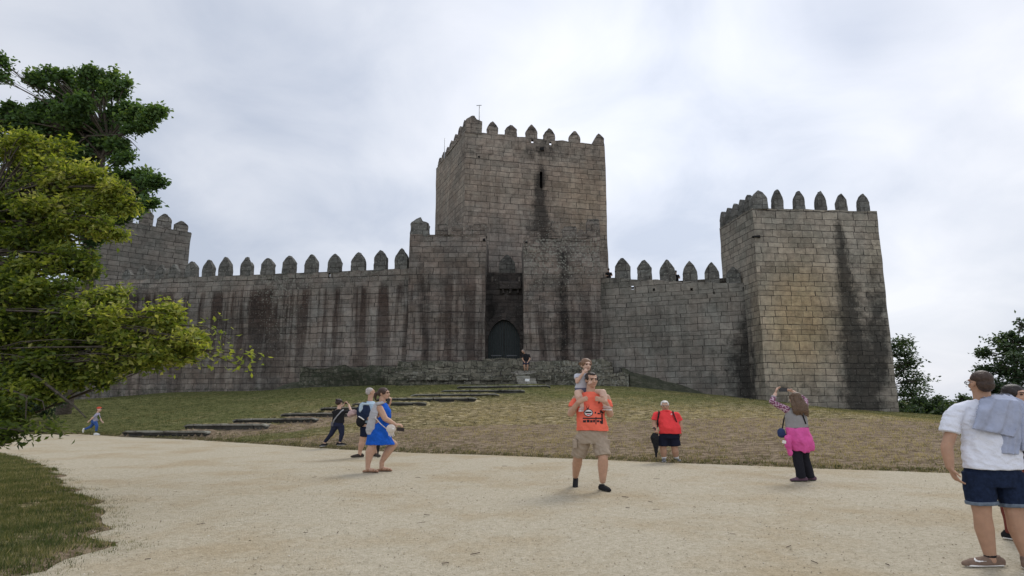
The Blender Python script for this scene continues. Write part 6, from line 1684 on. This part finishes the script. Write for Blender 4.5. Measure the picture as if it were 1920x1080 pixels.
# ---- woman with pink jacket round her waist, taking a picture
def woman_pink():
    Y = 11.85
    f = Fig('long haired woman from behind, pink jacket tied round her waist, raising a phone', 1503, 903, Y, SX=1.15, base=(P(1503, 903, Y).x, Y, .012))
    J = f.J; hm = hairm('hair_brown_long', (.10, .06, .035)); sk = Prims(); hc = J(1491, 748, .0)
    head(f, hc, math.radians(-150), 1.0, SK_FAIR, sk, hm, 'long', face=False); sk.cap(hc + Vector((.02, 0, -.04)), J(1493, 765), .05, .052)
    sl, sr = J(1475, 769), J(1508, 771); el, wl = J(1447, 753, .03), J(1454, 738, .1); er, wr_ = J(1510, 750, .25), J(1487, 734, .30)
    arm(sk, sl, el, wl, (.045, .038, .027)); arm(sk, sr, er, wr_, (.045, .038, .027))
    hand(sk, wl, (.35, .2, 1), (-.9, .2, .2), (.5, -.3, .9), 1.05, .8); hand(sk, wr_, (-.9, .1, .35), (0, .5, .9), (-.2, -.5, .9), .95, .9)
    hl, hr = J(1486, 808), J(1504, 808); kl, al = J(1496, 860, -.02), J(1503, 895, .02); kr, ar_ = J(1508, 860, .1), J(1519, 894, .15)
    torso(sk, [(J(1491, 0).x, 0, sl.z, .12, .07), (J(1495, 0).x, 0, hl.z, .13, .1)])
    f.out('body', sk, SK_FAIR, vox=.008)
    t = Prims(); vest = cloth('grey_vest', (.26, .25, .25), .08, 9); 
    torso(t, [(J(1492, 0).x, .0, J(0, 765).z, .09, .075), (J(1492, 0).x, .0, J(0, 770).z, .165, .1), (J(1492, 0).x, 0, J(0, 782).z, .185, .115), (J(1492, 0).x, 0, J(0, 799).z, .185, .12), (J(1492, 0).x, 0, J(0, 803).z, .185, .12)])
    f.out('vest', t, vest, vox=.01, fold=.006)
    s = Prims(); m_, tt_, bb = new_mat('patterned_sleeve'); co_ = objco(tt_)
    vz = N(tt_, 'ShaderNodeTexVoronoi'); vz.inputs['Scale'].default_value = 34; tt_.links.new(co_, vz.inputs['Vector'])
    tt_.links.new(ramp(tt_, vz.outputs['Distance'], [(.3, (.20, .045, .11)), (.5, (.09, .02, .06)), (.62, (.45, .32, .38))]), bb.inputs['Base Color']); bb.inputs['Roughness'].default_value = .9
    s.ell(sl, (.065, .07, .06)); s.tube([sl + Vector((.03, 0, 0)), lerp(sl, el, .5), el, lerp(el, wl, .55)], [.066, .06, .052, .045]); s.ell(el, (.05, .05, .05))
    s.ell(sr, (.065, .07, .06)); s.tube([sr - Vector((.03, 0, 0)), lerp(sr, er, .5), er, lerp(er, wr_, .55)], [.066, .06, .052, .045])
    sl_o = f.out('sleeves', s, m_, vox=.009, fold=.005)
    c = Prims(); c.tube([lerp(el, wl, .45), lerp(el, wl, .62)], [.05, .05]); f.out('cuff', c, cloth('grey_cuff', (.30, .28, .30)), parent=sl_o, vox=.008)
    # hair falling down the back
    h = Prims()
    for i in range(9):
        x = 1487 + i * 3.1; h.chain([J(1492 + (i - 4) * 1.6, 746, -.05), J(x, 760, -.115), J(x + 2, 770, -.13), J(x + 1.5 + (i > 5) * 2, 775 + (i % 3) * 2 + (i > 5) * 3, -.12)], [.032, .032, .028, .010])
    f.out('hair', h, hm, vox=.008, smooth=3, fold=.006, fscale=30)
    # pink jacket
    p = Prims(); pink = cloth('pink_jacket', (.62, .10, .31), .12, 7, .022)
    torso(p, [(J(1492, 0).x, 0, J(0, 801).z, .192, .128), (J(1493, 0).x, -.01, J(0, 812).z, .198, .15), (J(1495, 0).x, -.02, J(0, 826).z, .215, .165), (J(1497, 0).x, -.02, J(0, 836).z, .215, .165), (J(1498, 0).x, -.01, J(0, 845).z, .19, .15)])
    p.chain([J(1478, 820, -.14), J(1477, 836, -.13), J(1482, 851, -.11)], [.06, .06, .045]); p.chain([J(1508, 806, -.1), J(1516, 828, -.12), J(1514, 845, -.1)], [.05, .07, .05]); p.chain([J(1492, 808, -.12), J(1506, 830, -.16), J(1508, 846, -.14)], [.04, .06, .04])
    jk = held('bright pink jacket knotted round the waist of the woman taking a picture', 'jacket', 'jacket', f, [('jacket_body', p, pink, dict(vox=.010, smooth=3, fold=.016, fscale=9))], J(1495, 825))
    jb = jk.children[0]
    q = Prims(); q.box(J(1470.5, 828.5, -.16), (.03, .004, .028), 0, 0, .2); tg = f.out('white_tag', q, M_WHITE, raw=True); tg.parent = jk; tg.location = f.b - jk.location
    bt = Prims(); blk = cloth('black_trousers', (.018, .018, .024))
    torso(bt, [(J(1494, 0).x, 0, J(0, 800).z, .175, .115), (J(1496, 0).x, 0, J(0, 835).z, .175, .12)])
    bt.tube([hl + Vector((.02, 0, -.08)), kl, al + Vector((0, 0, -.01))], [.115, .085, .082]); bt.tube([hr + Vector((0, 0, -.08)), kr, ar_ + Vector((0, 0, -.01))], [.115, .085, .082])
    f.out('trousers', bt, blk, vox=.010, fold=.008)
    sm = simple('plum_shoe', (.10, .05, .075), .6, .2)
    shoe(f, al, (-1, -.1), sm, M_RUB, .27, .045, zg=0); shoe(f, ar_, (-1, .25), sm, M_RUB, .27, .045, zg=0)
    bg_ = Prims(); bg_.ell(J(1465, 811, .0), (.068, .05, .085)); bg_.ell(J(1466, 815, 0), (.07, .05, .06))
    bs = Prims(); bs.tube([J(1467, 803, .0), J(1470, 785, .06), J(1477, 767, .05), J(1492, 763, .0), J(1505, 778, -.12), J(1511, 795, -.10)], [.012] * 6, flat=.4)
    held('small navy shoulder bag at the hip of the woman in the pink jacket', 'shoulder_bag', 'bag', f, [('bag', bg_, cloth('navy_bag', (.03, .045, .11)), dict(vox=.009)), ('strap', bs, M_BLACK, dict(raw=True, bevel=1))], J(1465, 812))
    ph = Prims(); ph.box(J(1468, 731, .22), (.075, .006, .036), .15); held('phone held up sideways by the woman in the pink jacket', 'phone', 'phone', f, [('case', ph, M_GLASS, dict(raw=True))], J(1468, 731, .22))
woman_pink()

# ---- woman in blue dress walking
def woman_blue():
    Y = 13.4
    f = Fig('woman in bright blue dress and sandals walking to the right', 703, 885, Y, SX=1.22, base=(P(703, 885, Y).x, Y, .012))
    J = f.J; hm = hairm('hair_brown_pony', (.055, .030, .022)); sk = Prims(); hc = J(720, 738)
    head(f, hc, math.radians(72), 1.02, SK_FAIR, sk, hm, 'pony', lod=True); sk.cap(hc + Vector((-.02, 0, -.05)), J(716, 758), .055, .06)
    sR = J(712, 765, -.14); eR = J(722, 785, -.2); wR = J(741, 796, -.22); sL = J(720, 765, .14); eL = J(724, 788, .2); wL = J(736, 800, .15)
    arm(sk, sR, eR, wR, (.062, .054, .033)); arm(sk, sL, eL, wL, (.060, .050, .033))
    hand(sk, wR, (1, .05, -.08), (0, -.4, 1), (.3, .9, .1), .98, .9); hand(sk, wL, (1, .1, -.2), (0, .4, 1), (.3, -.9, .1), .95, .8)
    hR, hL = J(706, 814, -.09), J(712, 814, .09)
    kR, aR = J(698, 836, -.10), J(690, 870, -.12); kL, aL = J(738, 833, .08), J(716, 866, .10)
    leg(sk, hR, kR, aR, (.098, .072, .043), 1.12, (-1, 0, 0)); leg(sk, hL, kL, aL, (.098, .072, .043), 1.12, (-1, 0, 0))
    for a_, d_ in ((aR, Vector((1, -.1, 0))), (aL, Vector((1, .0, 0)))):
        g = 0.0; sk.chain([a_, Vector((a_.x, a_.y, .06)), Vector((a_.x + .10, a_.y, .045)), Vector((a_.x + .16, a_.y, .03))], [.043, .040, .034, .024])
    torso(sk, [(J(715, 0).x, 0, sR.z, .09, .14), (J(712, 0).x, 0, J(0, 812).z, .11, .14)])
    f.out('body', sk, SK_MID, vox=.008)
    t = Prims(); bl = cloth('blue_dress', (.014, .10, .48), .14, 7, .02)
    torso(t, [(J(716, 0).x, 0, J(0, 755).z, .065, .07), (J(716, 0).x, 0, J(0, 758).z, .09, .135), (J(719, 0).x, 0, J(0, 768).z, .125, .165), (J(720, 0).x, 0, J(0, 778).z, .135, .165), (J(717, 0).x, 0, J(0, 792).z, .13, .16), (J(711, 0).x, 0, J(0, 806).z, .175, .2), (J(713, 0).x, 0, J(0, 820).z, .215, .215), (J(715, 0).x, 0, J(0, 833.5).z, .262, .225)])
    f.out('dress', t, bl, vox=.01, smooth=3, fold=.018, fscale=9)
    c = Prims(); lg = cloth('light_grey_cardigan', (.42, .42, .44), .08, 10, .012)
    c.chain([J(717, 755, -.10), J(709, 757, -.17)], [.035, .04])
    c.tube([J(708, 755, -.12), J(702, 772, -.17), J(697, 790, -.17), J(694, 806, -.16), J(693, 815, -.15)], [.05, .075, .08, .085, .05], flat=.42, side=(0, 1, 0))
    held('light grey cardigan hanging from the shoulder of the blue dress woman', 'cardigan', 'cardigan', f, [('drape', c, lg, dict(vox=.009, smooth=3, fold=.014, fscale=11))], J(697, 790, -.17))
    b = Prims(); wb_ = simple('cream_bag', (.62, .56, .50), .6, .08); b.ell(J(733, 804, -.26), (.085, .05, .095)); fl = Prims()
    for i in range(5): fl.cap(J(729 + i * 2, 811 + (i % 2), -.26), J(729.5 + i * 2.4, 817 + (i % 2) * 2, -.27), .016, .007, seg=6)
    bt = Prims(); bt.ell(J(737, 804.5, -.32), (.02, .008, .02))
    st_ = Prims(); st_.tube([J(727, 806, -.24), J(714, 795, -.245), J(704, 784, -.22), J(702, 770, -.10), J(712, 757, .0)], [.008] * 5)
    held('round cream shoulder bag with tassels carried by the blue dress woman', 'shoulder_bag', 'bag', f, [('bag', b, wb_, dict(vox=.008)), ('tassel', fl, wb_, dict(raw=True, bevel=1)), ('button', bt, M_WHITE, dict(raw=True, bevel=1)), ('strap', st_, wb_, dict(raw=True, bevel=1))], J(733, 804, -.26))
    w = Prims(); w.box(J(751, 805, -.2), (.065, .012, .036), 0, 0, .15); held('dark wallet held low in front by the blue dress woman', 'wallet', 'wallet', f, [('cover', w, simple('dark_leather', (.03, .02, .02), .5), dict(raw=True))], J(751, 805, -.2))
    sm = simple('tan_sandal', (.30, .16, .09), .6, .1)
    for a_ in (aR, aL):
        o = shoe(f, a_, (1, 0), sm, simple('sandal_sole', (.16, .10, .07), .8), .26, .045, zg=0, open_=True, name='sandal')
        for dx in (.01, .10, .145):
            q = Prims(); q.tube([Vector((a_.x + dx, a_.y - .046, .02)), Vector((a_.x + dx, a_.y - .042, .06 - dx * .1)), Vector((a_.x + dx, a_.y, .085 - dx * .28)), Vector((a_.x + dx, a_.y + .042, .06 - dx * .1)), Vector((a_.x + dx, a_.y + .046, .02))], [.016] * 5, flat=.5); f.out('sandal_strap', q, sm, parent=o, raw=True, bevel=1)
woman_blue()

# ---- grey haired walker with backpack
def man_grey():
    Y = 16.9
    f = Fig('white haired man with a navy backpack, partly hidden behind the blue dress woman', 690, 856, Y, SX=1.15, base=(P(690, 856, Y).x, Y, .012))
    J = f.J; hm = hairm('hair_grey', (.42, .38, .36)); sk = Prims(); hc = J(695, 736)
    head(f, hc, math.radians(120), 1.05, SK_MID, sk, hm, 'short', face=False, lod=True); sk.cap(hc + Vector((0, 0, -.05)), J(694, 752), .058, .062)
    sR, sL = J(683, 762, -.12), J(705, 762, .12); eR, wR = J(690, 784, -.2), J(703, 790, -.25); eL, wL = J(722, 768, .22), J(732, 755, .15)
    arm(sk, sR, eR, wR); arm(sk, sL, eL, wL)
    hand(sk, wR, (1, 0, -.2), (0, -.5, 1), (0, .8, .2), 1.0, .9); hand(sk, wL, (.1, -.2, 1), (.8, -.5, 0), (-.5, -.5, .4), 1.05, .7)
    hR, hL = J(686, 800, -.1), J(698, 800, .1); kR, aR = J(679, 828, -.12), J(675, 846, -.12); kL, aL = J(703, 828, .1), J(704, 846, .1)
    leg(sk, hR, kR, aR, (.1, .066, .046)); leg(sk, hL, kL, aL, (.1, .066, .046))
    for a_ in (aR, aL): sk.cap(a_, Vector((a_.x, a_.y, .05)), .045, .042)
    torso(sk, [(J(694, 0).x, 0, sR.z, .13, .1), (J(692, 0).x, 0, J(0, 800).z, .12, .12)])
    f.out('body', sk, SK_MID, vox=.01)
    t = Prims(); lb_ = cloth('light_blue_shirt', (.40, .52, .62), .08, 7, .01)
    torso(t, [(J(694, 0).x, 0, J(0, 752).z, .08, .08), (J(694, 0).x, 0, J(0, 757).z, .15, .15), (J(693, 0).x, 0, J(0, 768).z, .18, .17), (J(692, 0).x, 0, J(0, 800).z, .17, .17)])
    for a_, b_ in ((sR, eR), (sL, eL)): t.tube([a_, lerp(a_, b_, .6)], [.075, .08]); t.ell(a_, (.08, .08, .07))
    f.out('shirt', t, lb_, vox=.011, fold=.008)
    b = Prims(); torso(b, [(J(691, 0).x, 0, J(0, 792).z, .18, .17), (J(690, 0).x, 0, J(0, 806).z, .18, .17)])
    b.tube([hR, J(683.5, 819, -.1)], [.12, .115]); b.tube([hL, J(700, 819, .1)], [.12, .115]); f.out('shorts', b, cloth('navy_shorts_dark', (.012, .016, .035)), vox=.011, fold=.006)
    sm = simple('dark_brown_shoe', (.04, .028, .022), .6)
    shoe(f, aR, (-.8, -.6), sm, M_RUB, .30, .05, zg=0); shoe(f, aL, (.6, -.7), sm, M_RUB, .3, .05, zg=0)
    nb = cloth('navy_backpack', (.018, .028, .06), .2); p = Prims()
    p.ell(J(682, 772, -.22), (.17, .13, .26), .5); p2 = Prims(); p2.ell(J(677, 767, -.31), (.055, .05, .16), .3); p2.chain([J(690, 758, -.25), J(679, 757, -.33), J(675, 770, -.35)], [.03, .035, .03]); p3 = Prims(); p3.ell(J(676, 790, -.24), (.105, .1, .15)); 
    p4 = Prims(); p4.chain([J(673, 781, -.36), J(678, 784, -.36), J(682, 787, -.35)], [.014, .016, .013])
    held('navy and pale blue backpack on the back of the white haired man', 'backpack', 'backpack', f, [('bag', p, nb, dict(vox=.012, fold=.012)), ('front_panel', p2, cloth('pale_blue_nylon', (.40, .50, .58)), dict(vox=.01)), ('lower_pouch', p3, M_BLACK, dict(vox=.012)), ('buckle', p4, M_WHITE, dict(raw=True, bevel=1))], J(682, 772, -.22))
    k = Prims(); k.ell(J(662, 774, -.2), (.115, .08, .095), 0, 0); k.ell(J(656, 778, -.2), (.07, .06, .06)); h = Prims(); h.tube([J(664, 768, -.2), J(671, 764, -.2), J(679, 768, -.2)], [.012] * 3)
    held('crumpled pink and grey bag hanging beside the white haired man backpack', 'bag', 'bag', f, [('bag', k, cloth('dusty_pink', (.42, .30, .29), .35, 14), dict(vox=.009, fold=.02, fscale=12)), ('handle', h, M_BLACK, dict(raw=True, bevel=1))], J(662, 774, -.2))
    ph = Prims(); ph.box(J(728, 752.5, .05), (.04, .006, .075), .9, 0, .3); held('phone raised before the face of the white haired man', 'phone', 'phone', f, [('case', ph, M_GLASS, dict(raw=True))], J(728, 752.5, .05))
    u = Prims(); u.tube([J(709, 812, -.28), J(709, 830, -.28), J(708.5, 852, -.28)], [.05, .055, .022]); u2 = Prims(); u2.chain([J(708.5, 851, -.28), J(708.5, 859, -.28)], [.009, .006]); u3 = Prims(); u3.chain([J(709, 812, -.28), J(707, 795, -.27), J(704, 790, -.27)], [.012, .012, .012])
    held('folded black umbrella pointing down between the blue dress woman legs', 'umbrella', 'umbrella', f, [('canopy', u, M_BLACK, dict(vox=.01, fold=.01)), ('tip', u2, M_GLASS, dict(raw=True, bevel=1)), ('handle', u3, M_GLASS, dict(raw=True, bevel=1))], J(709, 830, -.28))
man_grey()

# ---- woman in black photographing
def woman_black():
    Y = 19.9; b0 = P(625, 838, Y); g = Hs(b0.x, Y)
    f = Fig('woman in black top and dark jeans with hair in a bun photographing the castle', 625, 838, Y, SX=1.2, base=(b0.x, Y, g))
    J = f.J; hm = hairm('hair_bun', (.03, .017, .015)); sk = Prims(); hc = J(636, 755)
    head(f, hc, math.radians(155), .98, SK_FAIR, sk, hm, 'bun', face=False, lod=True); sk.cap(hc + Vector((0, 0, -.05)), J(636, 768), .048, .05)
    sl, sr = J(626, 773), J(646, 772); el, wl = J(628, 772, .3), J(644, 759, .38); er, wr_ = J(658, 771, .2), J(654, 759, .36)
    arm(sk, sl, el, wl, (.042, .036, .026)); arm(sk, sr, er, wr_, (.042, .036, .026))
    hand(sk, wl, (.3, .3, .6), (-1, 0, 0), (0, -.5, 1), .95, .8); hand(sk, wr_, (-.5, .0, .7), (1, .2, 0), (0, -.5, 1), 1.0, .8)
    torso(sk, [(J(636, 0).x, 0, sl.z, .11, .07), (J(635, 0).x, 0, J(0, 792).z, .12, .09)])
    f.out('body', sk, SK_FAIR, vox=.01)
    t = Prims(); torso(t, [(J(636, 0).x, 0, J(0, 767).z, .08, .07), (J(636, 0).x, 0, J(0, 772).z, .165, .095), (J(635, 0).x, 0, J(0, 782).z, .155, .1), (J(635, 0).x, 0, J(0, 793).z, .165, .115)])
    for a_, b_ in ((sl, el), (sr, er)): t.tube([a_, lerp(a_, b_, .95)], [.06, .055]); t.ell(a_, (.06, .06, .055))
    f.out('top', t, M_BLACK, vox=.011, fold=.006)
    b = Prims(); dj = cloth('dark_jeans', (.022, .026, .05))
    torso(b, [(J(634, 0).x, 0, J(0, 791).z, .16, .11), (J(633, 0).x, 0, J(0, 800).z, .165, .12)])
    aL, aR = J(609, 829, .1), J(637, 829, -.05)
    b.tube([J(629, 798), J(621, 814, .04), aL], [.1, .068, .045]); b.tube([J(639, 798), J(641, 814, -.02), aR], [.1, .068, .045]); f.out('jeans', b, dj, vox=.011, fold=.006)
    an = Prims(); an.cap(aL, aL + Vector((0, 0, -.08)), .035, .034); an.cap(aR, aR + Vector((0, 0, -.08)), .035, .034); f.out('ankles', an, SK_FAIR, vox=.01)
    shoe(f, aL, (-.4, -.6), M_BLACK, M_WHITE, .25, .042, zg=gz_at(f, aL)); shoe(f, aR, (1, .1), M_BLACK, M_WHITE, .26, .042, zg=gz_at(f, aR))
    s = Prims(); s.tube([J(644, 768, 0), J(640, 771, -.12), J(632, 780, -.13), J(626, 788, -.13), J(625, 793, -.10)], [.016] * 5, flat=.5); k = Prims(); k.box(J(623, 795, -.06), (.03, .06, .07), .2)
    held('small grey crossbody bag strap over the back of the woman in black', 'crossbody_bag', 'bag', f, [('strap', s, cloth('grey_strap', (.3, .3, .31)), dict(raw=True, bevel=1)), ('bag', k, cloth('grey_bag', (.12, .12, .13)), dict(vox=.01))], J(624, 793, -.06))
    ph = Prims(); ph.box(J(648, 755.5, .42), (.07, .006, .034), 0); held('phone held up sideways by the woman in black', 'phone', 'phone', f, [('case', ph, M_GLASS, dict(raw=True))], J(648, 755.5, .42))
woman_black()

# ---- child running at the left
def runner():
    Y = 27.2; b0 = P(181, 814, Y); g = Hs(b0.x, Y)
    f = Fig('child in red cap, grey top and blue jeans running along the grass edge', 181, 814, Y, SX=1.15, base=(b0.x, Y, g))
    J = f.J; hm = hairm('hair_child', (.10, .06, .04)); sk = Prims(); hc = J(186, 767.5)
    head(f, hc, math.radians(80), .92, SK_FAIR, sk, hm, 'crop', face=False, lod=True); sk.cap(hc + Vector((-.02, 0, -.05)), J(183, 774), .036, .038)
    sR, sL = J(182, 778, -.1), J(184, 778, .1); eR, wR = J(174, 783, -.16), J(168, 789, -.15); eL, wL = J(188, 785, .14), J(190.5, 790, .12)
    arm(sk, sR, eR, wR, (.036, .031, .023)); arm(sk, sL, eL, wL, (.036, .031, .023))
    hand(sk, wR, (-.6, 0, -.6), (0, -1, 0), (0, 0, 1), .8); hand(sk, wL, (.7, 0, -.6), (0, 1, 0), (0, 0, 1), .8)
    torso(sk, [(J(183, 0).x, 0, sR.z, .07, .09), (J(179, 0).x, 0, J(0, 790).z, .08, .1)]); f.out('body', sk, SK_FAIR, vox=.011)
    t = Prims(); torso(t, [(J(184, 0).x, 0, J(0, 774).z, .05, .05), (J(183, 0).x, 0, J(0, 777).z, .085, .11), (J(181.5, 0).x, 0, J(0, 784).z, .095, .12), (J(179.5, 0).x, 0, J(0, 790).z, .10, .12)])
    for a_, b_ in ((sR, eR), (sL, eL)): t.tube([a_, lerp(a_, b_, .8)], [.048, .045]); t.ell(a_, (.05, .05, .045))
    f.out('top', t, cloth('lilac_grey_top', (.33, .32, .40), .2, 20), vox=.011, fold=.005)
    b = Prims(); torso(b, [(J(179, 0).x, 0, J(0, 787).z, .10, .12), (J(178, 0).x, 0, J(0, 793).z, .11, .13)])
    aR, aL = J(180.5, 808.5, -.06), J(159, 805, .08)
    b.tube([J(178, 791, -.06), J(181.5, 799, -.07), aR], [.078, .06, .042]); b.tube([J(177, 792, .06), J(170, 800, .08), aL], [.078, .06, .042]); f.out('jeans', b, cloth('blue_jeans', (.04, .09, .26)), vox=.011, fold=.006)
    w = simple('white_trainer', (.6, .6, .58), .7)
    shoe(f, aR, (1, -.1), w, M_WHITE, .22, .04, zg=gz_at(f, aR)); 
    p = Prims(); p.chain([aL + Vector((-.04, 0, .03)), aL + Vector((-.06, 0, -.06)), aL + Vector((-.05, 0, -.12))], [.034, .036, .026]); f.out('shoe', p, w, vox=.009)
    c = Prims(); c.ell(hc + Vector((-.008, 0, .055)), (.092, .082, .058)); c2 = Prims(); c2.ell(hc + Vector((.12, 0, .04)), (.075, .062, .010), 0, 0)
    cp = f.out('cap', c, cloth('red_cap', (.52, .08, .045)), vox=.009); f.out('cap_peak', c2, M_BLACK, parent=cp, raw=True, bevel=1)
runner()

# ---- person stepping down the terrace stairs by the gate
def gate_man():
    Y = 45.75; b0 = P(986.5, 697, Y)
    f = Fig('man in black t-shirt and shorts on the terrace stairs beside the castle door', 986.5, 697, Y, SX=1.2, base=(b0.x, Y, zC + .12))
    J = f.J; hm = hairm('hair_pale', (.32, .28, .25)); sk = Prims(); hc = J(980.5, 659, -.1)
    head(f, hc, math.radians(-15), 1.0, SK_TAN, sk, hm, 'receding', pitch=math.radians(14), lod=True); sk.cap(hc + Vector((.03, .06, -.06)), J(984, 664, .02), .05, .055)
    sl, sr = J(980.5, 666), J(991.5, 665.5); el, wl = J(979.5, 673, -.1), J(982.5, 678, -.28); er, wr_ = J(993.5, 673, -.1), J(990, 678.5, -.28)
    arm(sk, sl, el, wl); arm(sk, sr, er, wr_); hand(sk, wl, (.3, -.6, -.5), (-.5, -.5, .5), (1, 0, 0), 1, .7); hand(sk, wr_, (-.3, -.6, -.5), (.5, -.5, .5), (-1, 0, 0), 1, .7)
    hl, hr = J(983.5, 678, .05), J(989.5, 678, .05); kl, al = J(983, 686, -.12), J(984, 694, -.02); kr, ar_ = J(989, 686, -.1), J(988.5, 694, -.0)
    al.z = max(al.z, .1); ar_.z = max(ar_.z, .1)
    leg(sk, hl, kl, al, (.09, .062, .042)); leg(sk, hr, kr, ar_, (.09, .062, .042)); torso(sk, [(J(986, 0).x, 0, sl.z, .14, .08), (J(986, 0).x, .05, hl.z, .13, .1)]); f.out('body', sk, SK_TAN, vox=.013)
    t = Prims(); torso(t, [(J(985.5, 0).x, .01, J(0, 663).z, .09, .07), (J(986, 0).x, .0, J(0, 665.5).z, .19, .1), (J(987, 0).x, .03, J(0, 671).z, .18, .12), (J(987, 0).x, .05, J(0, 678).z, .18, .13)])
    for a_, b_ in ((sl, el), (sr, er)): t.tube([a_, lerp(a_, b_, .7)], [.075, .078]); t.ell(a_, (.08, .075, .07))
    f.out('t_shirt', t, M_BLACK, vox=.014, fold=.006)
    b = Prims(); torso(b, [(J(986.5, 0).x, .05, J(0, 676.5).z, .17, .13), (J(986.5, 0).x, .05, J(0, 680).z, .175, .13)]); b.tube([hl, lerp(hl, kl, .75)], [.115, .11]); b.tube([hr, lerp(hr, kr, .75)], [.115, .11]); f.out('shorts', b, cloth('slate_shorts', (.03, .035, .06)), vox=.014)
    for a_, d_ in ((al, (-.2, -1)), (ar_, (.3, -1))): shoe(f, a_, d_, M_BLACK, M_WHITE, .28, .048, zg=0, vox=.012)
gate_man()

# ---- two small figures up on the right wall walk
def wall_walker(px, pyt, label, hat, seed):
    Yw = 49.5
    for _ in range(4):
        zt = EYE + Yw * tanel(pyt); x = XZ(px, Yw, zt); t_ = (x - r0[0]) / (r1[0] - r0[0]); Yw = r0[1] + (r1[1] - r0[1]) * t_ + 1.35
    zb = rz0 + (rz1 - rz0) * t_ - 1.5
    f = Fig(label, px, pyt, Yw, SX=1.1, base=(x, Yw, zb)); hgt = 1.66
    sc = (zt - zb) / hgt
    f.b = Vector((x, Yw, zb)); sk = Prims(); hc = Vector((0, 0, zt - zb - .12))
    hm = hairm('hair_walker', (.03, .02, .018)); head(f, hc, math.radians(160), 1, SK_MID, sk, hm, 'short', face=False, lod=True)
    s0 = hc.z - .22; sk.cap(hc, Vector((0, 0, s0)), .05, .055)
    for q in (-1, 1):
        sh_ = Vector((q * .17, 0, s0 - .04)); e_ = Vector((q * .24, -.08, s0 - .3)); w_ = Vector((q * .12, -.25, s0 - .35)); arm(sk, sh_, e_, w_); hand(sk, w_, (0, -1, 0), (0, 0, 1), (-q, 0, 0), .9)
        leg(sk, Vector((q * .09, 0, .85 * s0 / 1.4)), Vector((q * .1, 0, .45)), Vector((q * .1, 0, .08)))
    torso(sk, [(0, 0, s0 - .05, .14, .09), (0, 0, .6 * s0, .13, .1)]); f.out('body', sk, SK_MID, vox=.014)
    t = Prims(); torso(t, [(0, 0, s0, .1, .08), (0, 0, s0 - .05, .19, .11), (0, 0, s0 - .3, .18, .13), (0, 0, s0 * .55, .18, .13)])
    for q in (-1, 1): t.tube([Vector((q * .16, 0, s0 - .03)), Vector((q * .23, -.06, s0 - .25))], [.07, .065])
    f.out('jacket', t, M_BLACK, vox=.014, fold=.006)
    b = Prims(); torso(b, [(0, 0, s0 * .58, .17, .12), (0, 0, s0 * .5, .17, .12)])
    for q in (-1, 1): b.tube([Vector((q * .09, 0, .5 * s0)), Vector((q * .1, 0, .1))], [.1, .07])
    f.out('trousers', b, cloth('walker_trousers', (.03, .03, .04)), vox=.014)
    for q in (-1, 1): shoe(f, Vector((q * .1, 0, .1)), (0, 1), M_RUB, M_RUB, .27, .045, zg=0, vox=.012)
wall_walker(1141, 503, 'dark clad visitor on the wall walk beside the gate tower, mostly behind the battlements', 0, 1)
wall_walker(1267, 507, 'dark clad visitor on the wall walk half hidden by the third right merlon', 0, 2)
